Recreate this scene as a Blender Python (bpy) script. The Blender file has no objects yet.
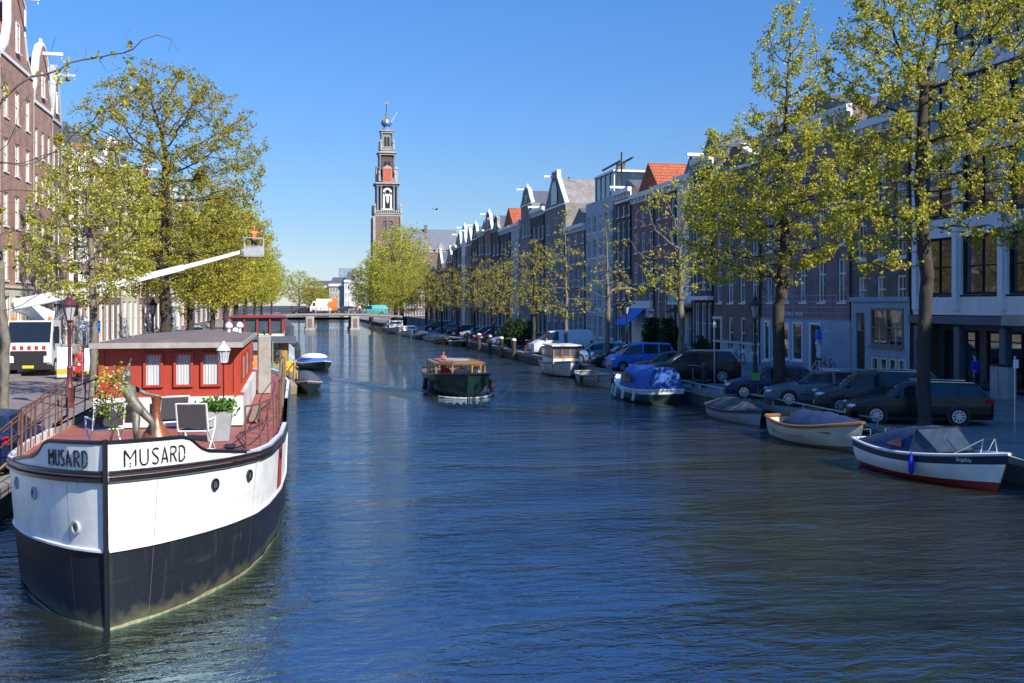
import bpy, math, random
import numpy as np
from mathutils import Vector, Matrix
R = math.radians
sc = bpy.context.scene
# ------------------------------------------------------------------ camera, sky, sun, exposure
EYE = 4.7                      # eye height over the water (z = 0); X runs across the canal, Y along it
FPX = 1000.0
cam_d = bpy.data.cameras.new('camera')
cam_d.sensor_width = 36
cam_d.lens = 36 * FPX / 1024
cam_d.shift_y = -36.5 / 1024
cam_d.clip_start = .1
cam_d.clip_end = 6000
cam = bpy.data.objects.new('camera', cam_d)
sc.collection.objects.link(cam)
cam.location = (0, 0, EYE)
cam.rotation_euler = (R(90), 0, -math.atan(.22))
sc.camera = cam
SUN_AZ, SUN_EL = 147.0, 37.0
w = bpy.data.worlds.new('World'); sc.world = w; w.use_nodes = True
nt = w.node_tree
sky = nt.nodes.new('ShaderNodeTexSky'); sky.sky_type = 'NISHITA'; sky.sun_disc = False
sky.sun_elevation = R(SUN_EL); sky.sun_rotation = R(SUN_AZ)
sky.air_density = 1.0; sky.dust_density = 0; sky.ozone_density = 6; sky.altitude = 0
bg = nt.nodes['Background']; bg.inputs[1].default_value = .125
hs = nt.nodes.new('ShaderNodeHueSaturation'); hs.inputs['Saturation'].default_value = 1.25; hs.inputs['Hue'].default_value = .505
nt.links.new(sky.outputs[0], hs.inputs['Color'])
wtc = nt.nodes.new('ShaderNodeTexCoord'); wsp = nt.nodes.new('ShaderNodeSeparateXYZ'); nt.links.new(wtc.outputs['Generated'], wsp.inputs[0])
wr = nt.nodes.new('ShaderNodeValToRGB'); we = wr.color_ramp.elements        # a clearer, deeper horizon than the model's
we[0].position = 0; we[0].color = (.40, .40, .52, 1); we[1].position = 1; we[1].color = (1.7, 1.5, 1.5, 1)
for p_, c_ in ((.03, (.42, .41, .48)), (.075, (.50, .46, .48)), (.124, (.64, .54, .52)), (.182, (.79, .62, .61)), (.28, (1.05, .75, .70)), (.42, (.95, .78, .78)), (.65, (1.5, 1.3, 1.3))):
    k_ = we.new(p_); k_.color = (*c_, 1)
nt.links.new(wsp.outputs[2], wr.inputs[0])
wm = nt.nodes.new('ShaderNodeVectorMath'); wm.operation = 'MULTIPLY'; nt.links.new(hs.outputs[0], wm.inputs[0]); nt.links.new(wr.outputs[0], wm.inputs[1])
nt.links.new(wm.outputs[0], bg.inputs[0])
sl = bpy.data.lights.new('sun', 'SUN'); sl.energy = 3.9; sl.angle = R(.5); sl.color = (1, .94, .85)
so = bpy.data.objects.new('sun', sl); sc.collection.objects.link(so)
sd = Vector((math.sin(R(SUN_AZ)) * math.cos(R(SUN_EL)), math.cos(R(SUN_AZ)) * math.cos(R(SUN_EL)), math.sin(R(SUN_EL))))
so.rotation_euler = sd.to_track_quat('Z', 'Y').to_euler()
so.location = (20, -20, 40)
vs = sc.view_settings
vs.view_transform = 'Standard'; vs.look = 'None'; vs.gamma = 1; vs.exposure = .95
vs.use_curve_mapping = False
sc.cycles.max_bounces = 6; sc.cycles.diffuse_bounces = 4; sc.cycles.glossy_bounces = 3
sc.cycles.transmission_bounces = 4; sc.cycles.transparent_max_bounces = 6
sc.cycles.caustics_reflective = False; sc.cycles.caustics_refractive = False

# ------------------------------------------------------------------ helpers
CA, SA = math.cos(math.atan(.22)), math.sin(math.atan(.22))
def uv(px, d):                      # a distance in front of the camera and a sight line -> across, along
    X = (px - 512) / FPX * d
    return CA * X + SA * d, -SA * X + CA * d
def depth(z, py): return (EYE - z) * FPX / (py - 305)
def on(px, py, z):                  # where a sight line meets the height z
    return uv(px, depth(z, py))
def face_u(px, v):                  # where a sight line meets a facade plane at v
    r = (px - 512) / FPX
    d = v / (CA * r + SA)
    return -SA * r * d + CA * d, d

def tag(o, label=None, cat=None, group=None, kind=None):
    if label: o['label'] = label
    if cat: o['category'] = cat
    if group: o['group'] = group
    if kind: o['kind'] = kind
    return o
def thing(name, label, cat, loc=(0, 0, 0), rz=0, group=None, scale=None):
    o = bpy.data.objects.new(name, None); sc.collection.objects.link(o)
    o.empty_display_size = .2
    o.location = loc; o.rotation_euler = (0, 0, rz)
    if scale: o.scale = scale if hasattr(scale, '__len__') else (scale,) * 3
    return tag(o, label, cat, group)
def link(o, parent=None):
    sc.collection.objects.link(o)
    if parent is not None: o.parent = parent
    return o
KIDS = {}
def copy_tree(o, parent=None):
    c = o.copy(); sc.collection.objects.link(c)
    if parent is not None: c.parent = parent
    for ch in list(o.children): copy_tree(ch, c)
    return c
def clone(o, label, loc, rz=None, scale=None, group=None):
    c = copy_tree(o); c.location = loc
    if rz is not None: c.rotation_euler = (0, 0, rz)
    if scale: c.scale = scale if hasattr(scale, '__len__') else (scale,) * 3
    c['label'] = label
    if group: c['group'] = group
    return c

class MB:
    def __init__(s): s.v = []; s.f = []; s.m = []; s.mi = 0; s.T = None
    def add(s, vs, fs):
        o = len(s.v)
        if s.T is not None: vs = [tuple(s.T @ Vector(p)) for p in vs]
        s.v += [tuple(p) for p in vs]; s.f += [tuple(i + o for i in f) for f in fs]; s.m += [s.mi] * len(fs)
        return s
    def box(s, x0, x1, y0, y1, z0, z1):
        return s.add([(x0, y0, z0), (x1, y0, z0), (x1, y1, z0), (x0, y1, z0), (x0, y0, z1), (x1, y0, z1), (x1, y1, z1), (x0, y1, z1)],
                     [(0, 3, 2, 1), (4, 5, 6, 7), (0, 1, 5, 4), (1, 2, 6, 5), (2, 3, 7, 6), (3, 0, 4, 7)])
    def bbox(s, x0, x1, y0, y1, z0, z1, b=.02):      # box with chamfered vertical edges and top
        P = [(x0 + b, y0), (x1 - b, y0), (x1, y0 + b), (x1, y1 - b), (x1 - b, y1), (x0 + b, y1), (x0, y1 - b), (x0, y0 + b)]
        cx, cy = (x0 + x1) / 2, (y0 + y1) / 2
        kx, ky = 1 - b / (abs(x1 - x0) / 2), 1 - b / (abs(y1 - y0) / 2)
        v = [(x, y, z0) for x, y in P] + [(x, y, z1 - b) for x, y in P] + [(cx + (x - cx) * kx, cy + (y - cy) * ky, z1) for x, y in P]
        f = [tuple(range(7, -1, -1)), tuple(range(16, 24))]
        for k in (0, 8):
            for i in range(8): f.append((k + i, k + (i + 1) % 8, k + 8 + (i + 1) % 8, k + 8 + i))
        return s.add(v, f)
    def prism(s, pts, a0, a1, axis='y'):             # outline extruded along an axis
        n = len(pts)
        def mk(p, a): return (p[0], a, p[1]) if axis == 'y' else (a, p[0], p[1]) if axis == 'x' else (p[0], p[1], a)
        v = [mk(p, a0) for p in pts] + [mk(p, a1) for p in pts]
        f = [tuple(range(n)), tuple(range(2 * n - 1, n - 1, -1))] + [(i, i + n, (i + 1) % n + n, (i + 1) % n) for i in range(n)]
        return s.add(v, f)
    def tube(s, pts, r, n=6, cap=True):
        pts = [Vector(p) for p in pts]
        rs = r if hasattr(r, '__len__') else [r] * len(pts)
        v = []; f = []
        up = Vector((0, 0, 1))
        for i, p in enumerate(pts):
            d = (pts[min(i + 1, len(pts) - 1)] - pts[max(i - 1, 0)]).normalized()
            a = d.cross(up)
            if a.length < .1: a = d.cross(Vector((1, 0, 0)))
            a.normalize(); b = d.cross(a)
            for k in range(n):
                t = 2 * math.pi * (k + .5) / n
                v.append(tuple(p + (a * math.cos(t) + b * math.sin(t)) * rs[i]))
        for i in range(len(pts) - 1):
            for k in range(n): f.append((i * n + k, i * n + (k + 1) % n, (i + 1) * n + (k + 1) % n, (i + 1) * n + k))
        if cap: f += [tuple(range(n - 1, -1, -1)), tuple((len(pts) - 1) * n + k for k in range(n))]
        return s.add(v, f)
    def lathe(s, prof, n=12, c=(0, 0, 0)):           # (radius, z) profile round a vertical axis
        v = []; f = []
        for r, z in prof:
            for k in range(n):
                t = 2 * math.pi * k / n
                v.append((c[0] + r * math.cos(t), c[1] + r * math.sin(t), c[2] + z))
        for i in range(len(prof) - 1):
            for k in range(n): f.append((i * n + k, i * n + (k + 1) % n, (i + 1) * n + (k + 1) % n, (i + 1) * n + k))
        f += [tuple(range(n - 1, -1, -1)), tuple((len(prof) - 1) * n + k for k in range(n))]
        return s.add(v, f)
    def disc(s, c, r, axis='y', t=.02, n=16, inner=0):
        v = []; f = []
        def q(a, b, h): return (c[0] + a, c[1] + h, c[2] + b) if axis == 'y' else (c[0] + h, c[1] + a, c[2] + b) if axis == 'x' else (c[0] + a, c[1] + b, c[2] + h)
        for h in (-t / 2, t / 2):
            for rr in ((r, inner) if inner else (r,)):
                for k in range(n):
                    a = 2 * math.pi * k / n; v.append(q(rr * math.cos(a), rr * math.sin(a), h))
        if inner:
            for k in range(n):
                j = (k + 1) % n
                f += [(k, j, n + j, n + k), (2 * n + k, 3 * n + k, 3 * n + j, 2 * n + j), (k, 2 * n + k, 2 * n + j, j), (n + k, n + j, 3 * n + j, 3 * n + k)]
        else:
            f += [tuple(range(n)), tuple(range(2 * n - 1, n - 1, -1))] + [(k, n + k, n + (k + 1) % n, (k + 1) % n) for k in range(n)]
        return s.add(v, f)
    def grid(s, rows, closed=False, flip=False):     # rows of points
        n = len(rows[0]); v = [p for r in rows for p in r]; f = []
        for i in range(len(rows) - 1):
            for k in range(n if closed else n - 1):
                a = (i * n + k, i * n + (k + 1) % n, (i + 1) * n + (k + 1) % n, (i + 1) * n + k)
                f.append(a[::-1] if flip else a)
        return s.add(v, f)
    def poly(s, pts): return s.add(pts, [tuple(range(len(pts)))])
    def ball(s, c, r, n=10, m=7):
        rr = r if hasattr(r, '__len__') else (r, r, r)
        rows = []
        for i in range(m + 1):
            t = math.pi * i / m
            rows.append([(c[0] + rr[0] * math.sin(t) * math.cos(2 * math.pi * k / n), c[1] + rr[1] * math.sin(t) * math.sin(2 * math.pi * k / n), c[2] + rr[2] * math.cos(t)) for k in range(n)])
        return s.grid(rows, closed=True)
    def mesh(s, name, mats, smooth=False):
        me = bpy.data.meshes.new(name); me.from_pydata(s.v, [], s.f); 
        for m in (mats if isinstance(mats, (list, tuple)) else [mats]): me.materials.append(m)
        if any(s.m): me.polygons.foreach_set('material_index', s.m)
        if smooth:
            me.polygons.foreach_set('use_smooth', [True] * len(s.f))
            try: me.set_sharp_from_angle(angle=R(smooth if smooth is not True else 40))
            except Exception: pass
        me.validate(); me.update()
        return me
    def build(s, name, mats, parent=None, smooth=False, loc=None, label=None):
        o = bpy.data.objects.new(name, s.mesh(name, mats, smooth))
        if loc is not None: o.location = loc
        if label: o['label'] = label
        return link(o, parent)

# ------------------------------------------------------------------ materials (all procedural)
def lin(c): return tuple(((x / 12.92) if x <= .04045 else ((x + .055) / 1.055) ** 2.4) for x in c)
def mat(name, col, rough=.7, var=.18, scale=3.0, bump=.0, metal=0, spec=None, dirt=0, ior=None, coat=0, stretch=None):
    m = bpy.data.materials.new(name); m.use_nodes = True
    t = m.node_tree; b = t.nodes['Principled BSDF']; L = t.links.new
    b.inputs['Roughness'].default_value = rough; b.inputs['Metallic'].default_value = metal
    if spec is not None: b.inputs['Specular IOR Level'].default_value = spec
    if ior: b.inputs['IOR'].default_value = ior
    if coat: b.inputs['Coat Weight'].default_value = coat; b.inputs['Coat Roughness'].default_value = .06
    tc = t.nodes.new('ShaderNodeTexCoord'); src = tc.outputs['Object']
    if stretch:
        mp = t.nodes.new('ShaderNodeMapping'); mp.inputs['Scale'].default_value = stretch; L(src, mp.inputs[0]); src = mp.outputs[0]
    n = t.nodes.new('ShaderNodeTexNoise'); n.inputs['Scale'].default_value = scale; n.inputs['Detail'].default_value = 6
    n.inputs['Roughness'].default_value = .65
    L(src, n.inputs['Vector'])
    r = t.nodes.new('ShaderNodeMapRange'); r.inputs[1].default_value = .3; r.inputs[2].default_value = .7
    r.inputs[3].default_value = 1 - var; r.inputs[4].default_value = 1 + var
    L(n.outputs[0], r.inputs[0])
    mx = t.nodes.new('ShaderNodeVectorMath'); mx.operation = 'SCALE'; mx.inputs[0].default_value = col
    L(r.outputs[0], mx.inputs['Scale']); out = mx.outputs[0]
    if dirt:
        n2 = t.nodes.new('ShaderNodeTexNoise'); n2.inputs['Scale'].default_value = scale * .35; n2.inputs['Detail'].default_value = 8
        mp2 = t.nodes.new('ShaderNodeMapping'); mp2.inputs['Scale'].default_value = (1, 1, .25); L(tc.outputs['Object'], mp2.inputs[0]); L(mp2.outputs[0], n2.inputs['Vector'])
        r2 = t.nodes.new('ShaderNodeMapRange'); r2.inputs[1].default_value = .5; r2.inputs[2].default_value = .75; r2.inputs[4].default_value = dirt
        L(n2.outputs[0], r2.inputs[0])
        mm = t.nodes.new('ShaderNodeMixRGB'); mm.inputs[2].default_value = (.09, .075, .055, 1)
        L(r2.outputs[0], mm.inputs[0]); L(out, mm.inputs[1]); out = mm.outputs[0]
    L(out, b.inputs['Base Color'])
    if bump:
        bn = t.nodes.new('ShaderNodeBump'); bn.inputs['Strength'].default_value = bump; bn.inputs['Distance'].default_value = .02
        L(n.outputs[0], bn.inputs['Height']); L(bn.outputs[0], b.inputs['Normal'])
    return m
def brick(name, c1, c2, mortar, bw=.22, rh=.07, ms=.008, flat=False, var=.35, rough=.85):
    m = bpy.data.materials.new(name); m.use_nodes = True
    t = m.node_tree; b = t.nodes['Principled BSDF']; L = t.links.new; b.inputs['Roughness'].default_value = rough
    tc = t.nodes.new('ShaderNodeTexCoord')
    if flat: vec = tc.outputs['Object']
    else:
        sp = t.nodes.new('ShaderNodeSeparateXYZ'); L(tc.outputs['Object'], sp.inputs[0])
        ad = t.nodes.new('ShaderNodeMath'); ad.operation = 'ADD'; L(sp.outputs[0], ad.inputs[0]); L(sp.outputs[1], ad.inputs[1])
        cb = t.nodes.new('ShaderNodeCombineXYZ'); L(ad.outputs[0], cb.inputs[0]); L(sp.outputs[2], cb.inputs[1]); vec = cb.outputs[0]
    bt = t.nodes.new('ShaderNodeTexBrick'); bt.inputs['Scale'].default_value = 1
    bt.inputs['Brick Width'].default_value = bw; bt.inputs['Row Height'].default_value = rh; bt.inputs['Mortar Size'].default_value = ms
    bt.inputs['Color1'].default_value = (*c1, 1); bt.inputs['Color2'].default_value = (*c2, 1); bt.inputs['Mortar'].default_value = (*mortar, 1)
    L(vec, bt.inputs['Vector'])
    n = t.nodes.new('ShaderNodeTexNoise'); n.inputs['Scale'].default_value = .9; n.inputs['Detail'].default_value = 8; n.inputs['Roughness'].default_value = .7
    L(tc.outputs['Object'], n.inputs['Vector'])
    r = t.nodes.new('ShaderNodeMapRange'); r.inputs[1].default_value = .3; r.inputs[2].default_value = .7; r.inputs[3].default_value = 1 - var; r.inputs[4].default_value = 1 + var
    L(n.outputs[0], r.inputs[0])
    mx = t.nodes.new('ShaderNodeVectorMath'); mx.operation = 'SCALE'; L(bt.outputs[0], mx.inputs[0]); L(r.outputs[0], mx.inputs['Scale']); L(mx.outputs[0], b.inputs['Base Color'])
    bn = t.nodes.new('ShaderNodeBump'); bn.inputs['Strength'].default_value = .4; bn.inputs['Distance'].default_value = .01; bn.invert = True
    L(bt.outputs['Fac'], bn.inputs['Height']); L(bn.outputs[0], b.inputs['Normal'])
    return m
M = {}
M['white'] = mat('white_paint', (.74, .73, .70), .5, .06, 2, dirt=.15)
M['hullwhite'] = mat('white_hull_paint', (.76, .76, .73), .4, .06, 1.6, .12, dirt=.42)
M['hullblack'] = mat('black_hull_paint', (.016, .019, .026), .42, .5, 3.5, .25, dirt=.62)
M['algae'] = mat('waterline_scum', (.30, .30, .17), .9, .5, 9, .5)
M['black'] = mat('black_paint', (.012, .012, .014), .35, .2, 4)
M['dark'] = mat('dark_rubber', (.016, .016, .017), .85, .3, 8)
M['red'] = mat('red_paint', (.42, .03, .02), .4, .12, 3)
M['redorange'] = mat('orange_red_boards', (.37, .045, .018), .5, .16, 2.2, .1, dirt=.12, stretch=(6, 6, 1))
M['deck'] = mat('rusty_red_deck', (.30, .085, .06), .7, .25, 2.5, .2, dirt=.3)
M['rust'] = mat('rusty_pipe', (.14, .062, .04), .75, .4, 9, .3)
M['roofbrown'] = mat('brown_bitumen_roof', (.17, .125, .105), .9, .2, 2, .3, dirt=.2)
M['greytrim'] = mat('grey_weathered_trim', (.32, .30, .26), .8, .2, 4, .2)
M['wood'] = mat('varnished_wood', (.24, .11, .04), .45, .3, 3, .1, stretch=(1, 8, 8))
M['woodpale'] = mat('weathered_wood', (.22, .17, .12), .85, .3, 3, .3, stretch=(8, 8, 1))
M['post'] = mat('wet_mooring_timber', (.055, .045, .035), .8, .4, 5, .5, stretch=(6, 6, 1))
M['copper'] = mat('copper_brown_glaze', (.30, .10, .045), .35, .35, 5, .1, metal=.35)
M['bronze'] = mat('green_bronze', (.17, .17, .13), .55, .35, 8, .3, metal=.45)
M['metal'] = mat('galvanised_steel', (.45, .46, .47), .4, .15, 6, metal=.8)
M['chrome'] = mat('bright_rail_steel', (.7, .7, .7), .18, .05, 6, metal=1)
M['alloy'] = mat('alloy_wheel', (.62, .63, .65), .28, .08, 8, metal=.75)
M['greybox'] = mat('grey_zinc', (.36, .38, .38), .55, .18, 4, dirt=.2)
M['sling'] = mat('charcoal_sling_fabric', (.06, .06, .065), .85, .12, 40)
M['curtain'] = mat('white_net_curtain', (.50, .51, .50), .9, .3, 2, stretch=(14, 14, .4))
M['bluecover'] = mat('blue_tarpaulin', (.02, .10, .38), .65, .35, 5, .9)
M['brightblue'] = mat('bright_blue_canvas', (.02, .15, .62), .6, .15, 3, .2)
M['navy'] = mat('navy_canvas', (.008, .028, .085), .75, .35, 5, .9)
M['navypaint'] = mat('navy_paint', (.015, .018, .045), .3, .1, 3)
M['greycover'] = mat('grey_boat_cover', (.07, .075, .085), .8, .35, 5, .9)
M['cream'] = mat('cream_paint', (.62, .57, .45), .45, .08, 2, dirt=.2)
M['yellow'] = mat('yellow_paint', (.62, .38, .03), .45, .12, 3)
M['plate'] = mat('yellow_plate', (.75, .5, .02), .5, .05, 3)
M['orange'] = mat('orange_boards', (.50, .20, .06), .6, .2, 3)
M['orangepaint'] = mat('orange_paint', (.75, .17, .03), .5, .08, 3)
M['teal'] = mat('teal_canvas', (.06, .36, .32), .6, .15, 3)
M['green'] = mat('dark_green_paint', (.008, .026, .022), .35, .2, 3)
M['lime'] = mat('bright_green_plastic', (.03, .30, .06), .5, .2, 5)
M['pink'] = mat('pink_red_cloth', (.55, .06, .07), .8, .1, 6)
M['asphalt'] = mat('asphalt', (.055, .054, .055), .9, .25, 1.2, .3)
M['stone'] = mat('grey_quay_stone', (.23, .22, .20), .85, .25, 1.6, .4, dirt=.3)
M['quaywall'] = brick('quay_wall_brick', (.10, .07, .05), (.07, .055, .045), (.09, .09, .08), var=.5)
M['paving_light'] = brick('pale_clinker_paving', (.24, .20, .18), (.19, .155, .14), (.14, .12, .11), .2, .1, .008, flat=True, var=.25)
M['paving'] = brick('clinker_paving', (.27, .22, .20), (.21, .18, .165), (.16, .15, .14), .2, .1, .008, flat=True, var=.3)
M['pavement'] = brick('grey_pavement_tiles', (.21, .20, .19), (.18, .17, .165), (.1, .1, .09), .3, .3, .01, flat=True, var=.2)
M['b_red'] = brick('red_brown_brick', (.33, .145, .11), (.25, .115, .09), (.20, .17, .145))
M['b_warm'] = brick('warm_red_brick', (.36, .17, .115), (.29, .13, .09), (.36, .3, .25))
M['b_brown'] = brick('brown_brick', (.24, .155, .125), (.18, .12, .10), (.12, .10, .09))
M['b_dark'] = brick('dark_brick', (.12, .085, .075), (.09, .066, .06), (.06, .055, .05))
M['b_purple'] = brick('purple_brown_brick', (.31, .195, .205), (.25, .16, .17), (.12, .105, .105))
M['b_grey'] = brick('grey_brown_brick', (.28, .25, .22), (.23, .2, .18), (.16, .15, .14))
M['b_tower'] = brick('pale_church_brick', (.20, .12, .095), (.15, .095, .08), (.2, .17, .15), 1.2, .4, .04)
M['stonepale'] = mat('pale_sandstone', (.38, .36, .32), .85, .2, 1.5, .2, dirt=.35)
M['greystone'] = mat('blue_grey_render', (.44, .47, .50), .8, .1, 1.4, dirt=.15)
M['lightrender'] = mat('light_grey_concrete_panel', (.78, .79, .80), .7, .07, 1.2, dirt=.12)
M['bluegrey'] = mat('blue_grey_paint', (.25, .34, .45), .55, .1, 2)
M['slate'] = mat('slate_roof', (.10, .105, .115), .6, .25, 4, .3)
M['churchslate'] = mat('church_slate_roof', (.15, .16, .18), .7, .12, .8, .2)
M['tile'] = brick('orange_roof_tiles', (.48, .12, .045), (.38, .09, .035), (.16, .045, .02), .25, .3, .03, var=.25)
M['shopfront'] = mat('dark_blue_grey_paint', (.07, .10, .15), .5, .1, 2)
M['lead'] = mat('weathered_lead', (.20, .215, .23), .55, .25, 2)
M['bluecrown'] = mat('imperial_blue_lead', (.10, .2, .36), .5, .2, 2)
M['gold'] = mat('gold_leaf', (.75, .5, .12), .3, .1, 3, metal=.8)
M['clockred'] = mat('clock_face_red', (.5, .07, .04), .6, .1, 3)
M['bark'] = mat('elm_bark', (.05, .04, .032), .95, .4, 6, .8, stretch=(3, 3, .7))
M['barkpale'] = mat('pale_bark', (.17, .145, .11), .95, .35, 6, .6, stretch=(3, 3, .7))
M['lampred'] = mat('dark_red_cast_iron', (.11, .022, .025), .45, .2, 6)
M['iron'] = mat('dark_green_cast_iron', (.02, .028, .027), .45, .2, 6)
M['skin'] = mat('skin', (.48, .27, .19), .6, .06, 8)
M['hairdark'] = mat('dark_hair', (.03, .02, .015), .7, .2, 20)
M['clothblue'] = mat('royal_blue_cloth', (.01, .03, .45), .85, .1, 8)
M['clothpale'] = mat('pale_blue_workwear', (.58, .66, .82), .85, .1, 8)
M['clothdark'] = mat('dark_cloth', (.03, .032, .04), .85, .15, 8)
M['clothwhite'] = mat('white_cloth', (.7, .7, .7), .85, .06, 8)
M['shoe'] = mat('dark_shoe_leather', (.025, .02, .018), .5, .1, 8)
M['lampglass'] = mat('milky_lantern_glass', (.42, .45, .46), .15, .06, 3)
M['headlamp'] = mat('headlamp_lens', (.72, .75, .8), .08, .05, 6, ior=1.8)
M['taillamp'] = mat('red_tail_lens', (.40, .01, .012), .12, .1, 6)
M['sign_blue'] = mat('sign_blue', (.01, .12, .55), .5, .05, 3)
def hull_mat(name, base, streak, rough, s0=.60, amt=.55, low=None):
    m = mat(name, base, rough, .12, 2.5, .15); t = m.node_tree; b = t.nodes['Principled BSDF']; L = t.links.new
    src = b.inputs['Base Color'].links[0].from_socket; tc = next(n for n in t.nodes if n.type == 'TEX_COORD')
    def layer(src, scale, vec, lo, hi, col, a, det=6):
        mp = t.nodes.new('ShaderNodeMapping'); mp.inputs['Scale'].default_value = vec; L(tc.outputs['Object'], mp.inputs[0])
        n = t.nodes.new('ShaderNodeTexNoise'); n.inputs['Scale'].default_value = scale; n.inputs['Detail'].default_value = det; n.inputs['Roughness'].default_value = .7; L(mp.outputs[0], n.inputs['Vector'])
        r = t.nodes.new('ShaderNodeMapRange'); r.inputs[1].default_value = lo; r.inputs[2].default_value = hi; r.inputs[4].default_value = a; L(n.outputs[0], r.inputs[0])
        x = t.nodes.new('ShaderNodeMixRGB'); x.inputs[2].default_value = (*col, 1); L(r.outputs[0], x.inputs[0]); L(src, x.inputs[1]); return x.outputs[0]
    src = layer(src, 1, (7, 7, .5), s0, s0 + .16, streak, amt)
    src = layer(src, 1, (14, 14, 1.2), .62, .7, (.16, .09, .05), amt * .8)
    src = layer(src, 1, (.6, .6, 5), .56, .72, tuple(c * .5 + .06 for c in streak), amt * .5)
    if low:
        sp = t.nodes.new('ShaderNodeSeparateXYZ'); L(tc.outputs['Object'], sp.inputs[0])
        n = t.nodes.new('ShaderNodeTexNoise'); n.inputs['Scale'].default_value = 4; n.inputs['Detail'].default_value = 8; L(tc.outputs['Object'], n.inputs['Vector'])
        ad = t.nodes.new('ShaderNodeMath'); ad.operation = 'MULTIPLY_ADD'; ad.inputs[1].default_value = .5; L(n.outputs[0], ad.inputs[0]); L(sp.outputs[2], ad.inputs[2])
        r = t.nodes.new('ShaderNodeMapRange'); r.inputs[1].default_value = .52; r.inputs[2].default_value = .30; L(ad.outputs[0], r.inputs[0])
        x = t.nodes.new('ShaderNodeMixRGB'); x.inputs[2].default_value = (*low, 1); L(r.outputs[0], x.inputs[0]); L(src, x.inputs[1]); src = x.outputs[0]
    L(src, b.inputs['Base Color']); return m
M['bargewhite'] = hull_mat('barge_white_steel', (.78, .78, .74), (.50, .46, .38), .4, .56, .55)
M['bargeblack'] = hull_mat('barge_black_steel', (.014, .017, .024), (.05, .05, .045), .45, .56, .45, low=(.10, .10, .06))
M['bargeblack'].node_tree.nodes['Principled BSDF'].inputs['Specular IOR Level'].default_value = .22
def glass(name, col, curt=.0, seed=0):
    m = bpy.data.materials.new(name); m.use_nodes = True
    t = m.node_tree; b = t.nodes['Principled BSDF']; L = t.links.new
    b.inputs['Roughness'].default_value = .03; b.inputs['IOR'].default_value = 1.9
    tc = t.nodes.new('ShaderNodeTexCoord')
    mp = t.nodes.new('ShaderNodeMapping'); mp.inputs['Scale'].default_value = (2.5, 2.5, .5); mp.inputs['Location'].default_value = (seed, 0, seed)
    gm = t.nodes.new('ShaderNodeNewGeometry')
    L(gm.outputs['Position'], mp.inputs[0])
    n = t.nodes.new('ShaderNodeTexNoise'); n.inputs['Scale'].default_value = .8; n.inputs['Detail'].default_value = 4; L(mp.outputs[0], n.inputs['Vector'])
    r = t.nodes.new('ShaderNodeValToRGB'); r.color_ramp.elements[0].position = .5; r.color_ramp.elements[0].color = (*col, 1)
    r.color_ramp.elements[1].position = .62; r.color_ramp.elements[1].color = (*(tuple(c + curt * (.9, .95, 1)[i] for i, c in enumerate(col))), 1)
    L(n.outputs[0], r.inputs[0]); L(r.outputs[0], b.inputs['Base Color'])
    n3 = t.nodes.new('ShaderNodeTexNoise'); n3.inputs['Scale'].default_value = .5; L(gm.outputs['Position'], n3.inputs['Vector'])
    bn = t.nodes.new('ShaderNodeBump'); bn.inputs['Strength'].default_value = .12; bn.inputs['Distance'].default_value = .05; L(n3.outputs[0], bn.inputs['Height']); L(bn.outputs[0], b.inputs['Normal'])
    return m
M['glass'] = glass('window_glass', (.022, .028, .034), .36)
M['glassdark'] = glass('dark_window_glass', (.012, .015, .02), .03, 3)
M['carglass'] = mat('car_glass', (.014, .02, .028), .05, .1, 2, ior=1.45)
M['screenglass'] = mat('clear_plastic_screen', (.035, .055, .085), .06, .3, 5)
M['cabinglass'] = mat('cabin_glass', (.06, .08, .10), .06, .3, 2, ior=1.6)
def paint(name, col, rough=.34): return mat(name, col, rough, .04, 2, coat=.15, ior=1.4)
def leafmat(name, c1, c2, c3, trans=.42):
    m = bpy.data.materials.new(name); m.use_nodes = True
    t = m.node_tree; b = t.nodes['Principled BSDF']; L = t.links.new
    b.inputs['Roughness'].default_value = .6; b.inputs['Specular IOR Level'].default_value = .25
    g = t.nodes.new('ShaderNodeNewGeometry')
    r = t.nodes.new('ShaderNodeValToRGB'); e = r.color_ramp.elements
    e[0].color = (*c1, 1); e[1].color = (*c3, 1); k = e.new(.5); k.color = (*c2, 1)
    L(g.outputs['Random Per Island'], r.inputs[0]); L(r.outputs[0], b.inputs['Base Color'])
    tr = t.nodes.new('ShaderNodeBsdfTranslucent'); L(r.outputs[0], tr.inputs[0])
    ms = t.nodes.new('ShaderNodeMixShader'); ms.inputs[0].default_value = trans
    L(b.outputs[0], ms.inputs[1]); L(tr.outputs[0], ms.inputs[2]); L(ms.outputs[0], t.nodes['Material Output'].inputs[0])
    return m
M['leaf'] = leafmat('spring_elm_leaf', (.27, .28, .025), (.50, .47, .05), (.74, .68, .13))
M['leaf2'] = leafmat('olive_spring_leaf', (.24, .22, .03), (.42, .37, .05), (.58, .49, .09))
M['leafdark'] = leafmat('dark_shrub_leaf', (.02, .045, .012), (.04, .08, .02), (.07, .11, .03))
M['leafgreen'] = leafmat('fresh_green_leaf', (.06, .14, .02), (.10, .22, .03), (.2, .32, .05))
M['leafyellow'] = leafmat('young_yellow_green_leaf', (.22, .30, .04), (.34, .40, .06), (.45, .45, .1), .08)
M['blossom'] = leafmat('pink_blossom', (.62, .48, .48), (.72, .6, .58), (.8, .72, .68), .05)
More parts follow.
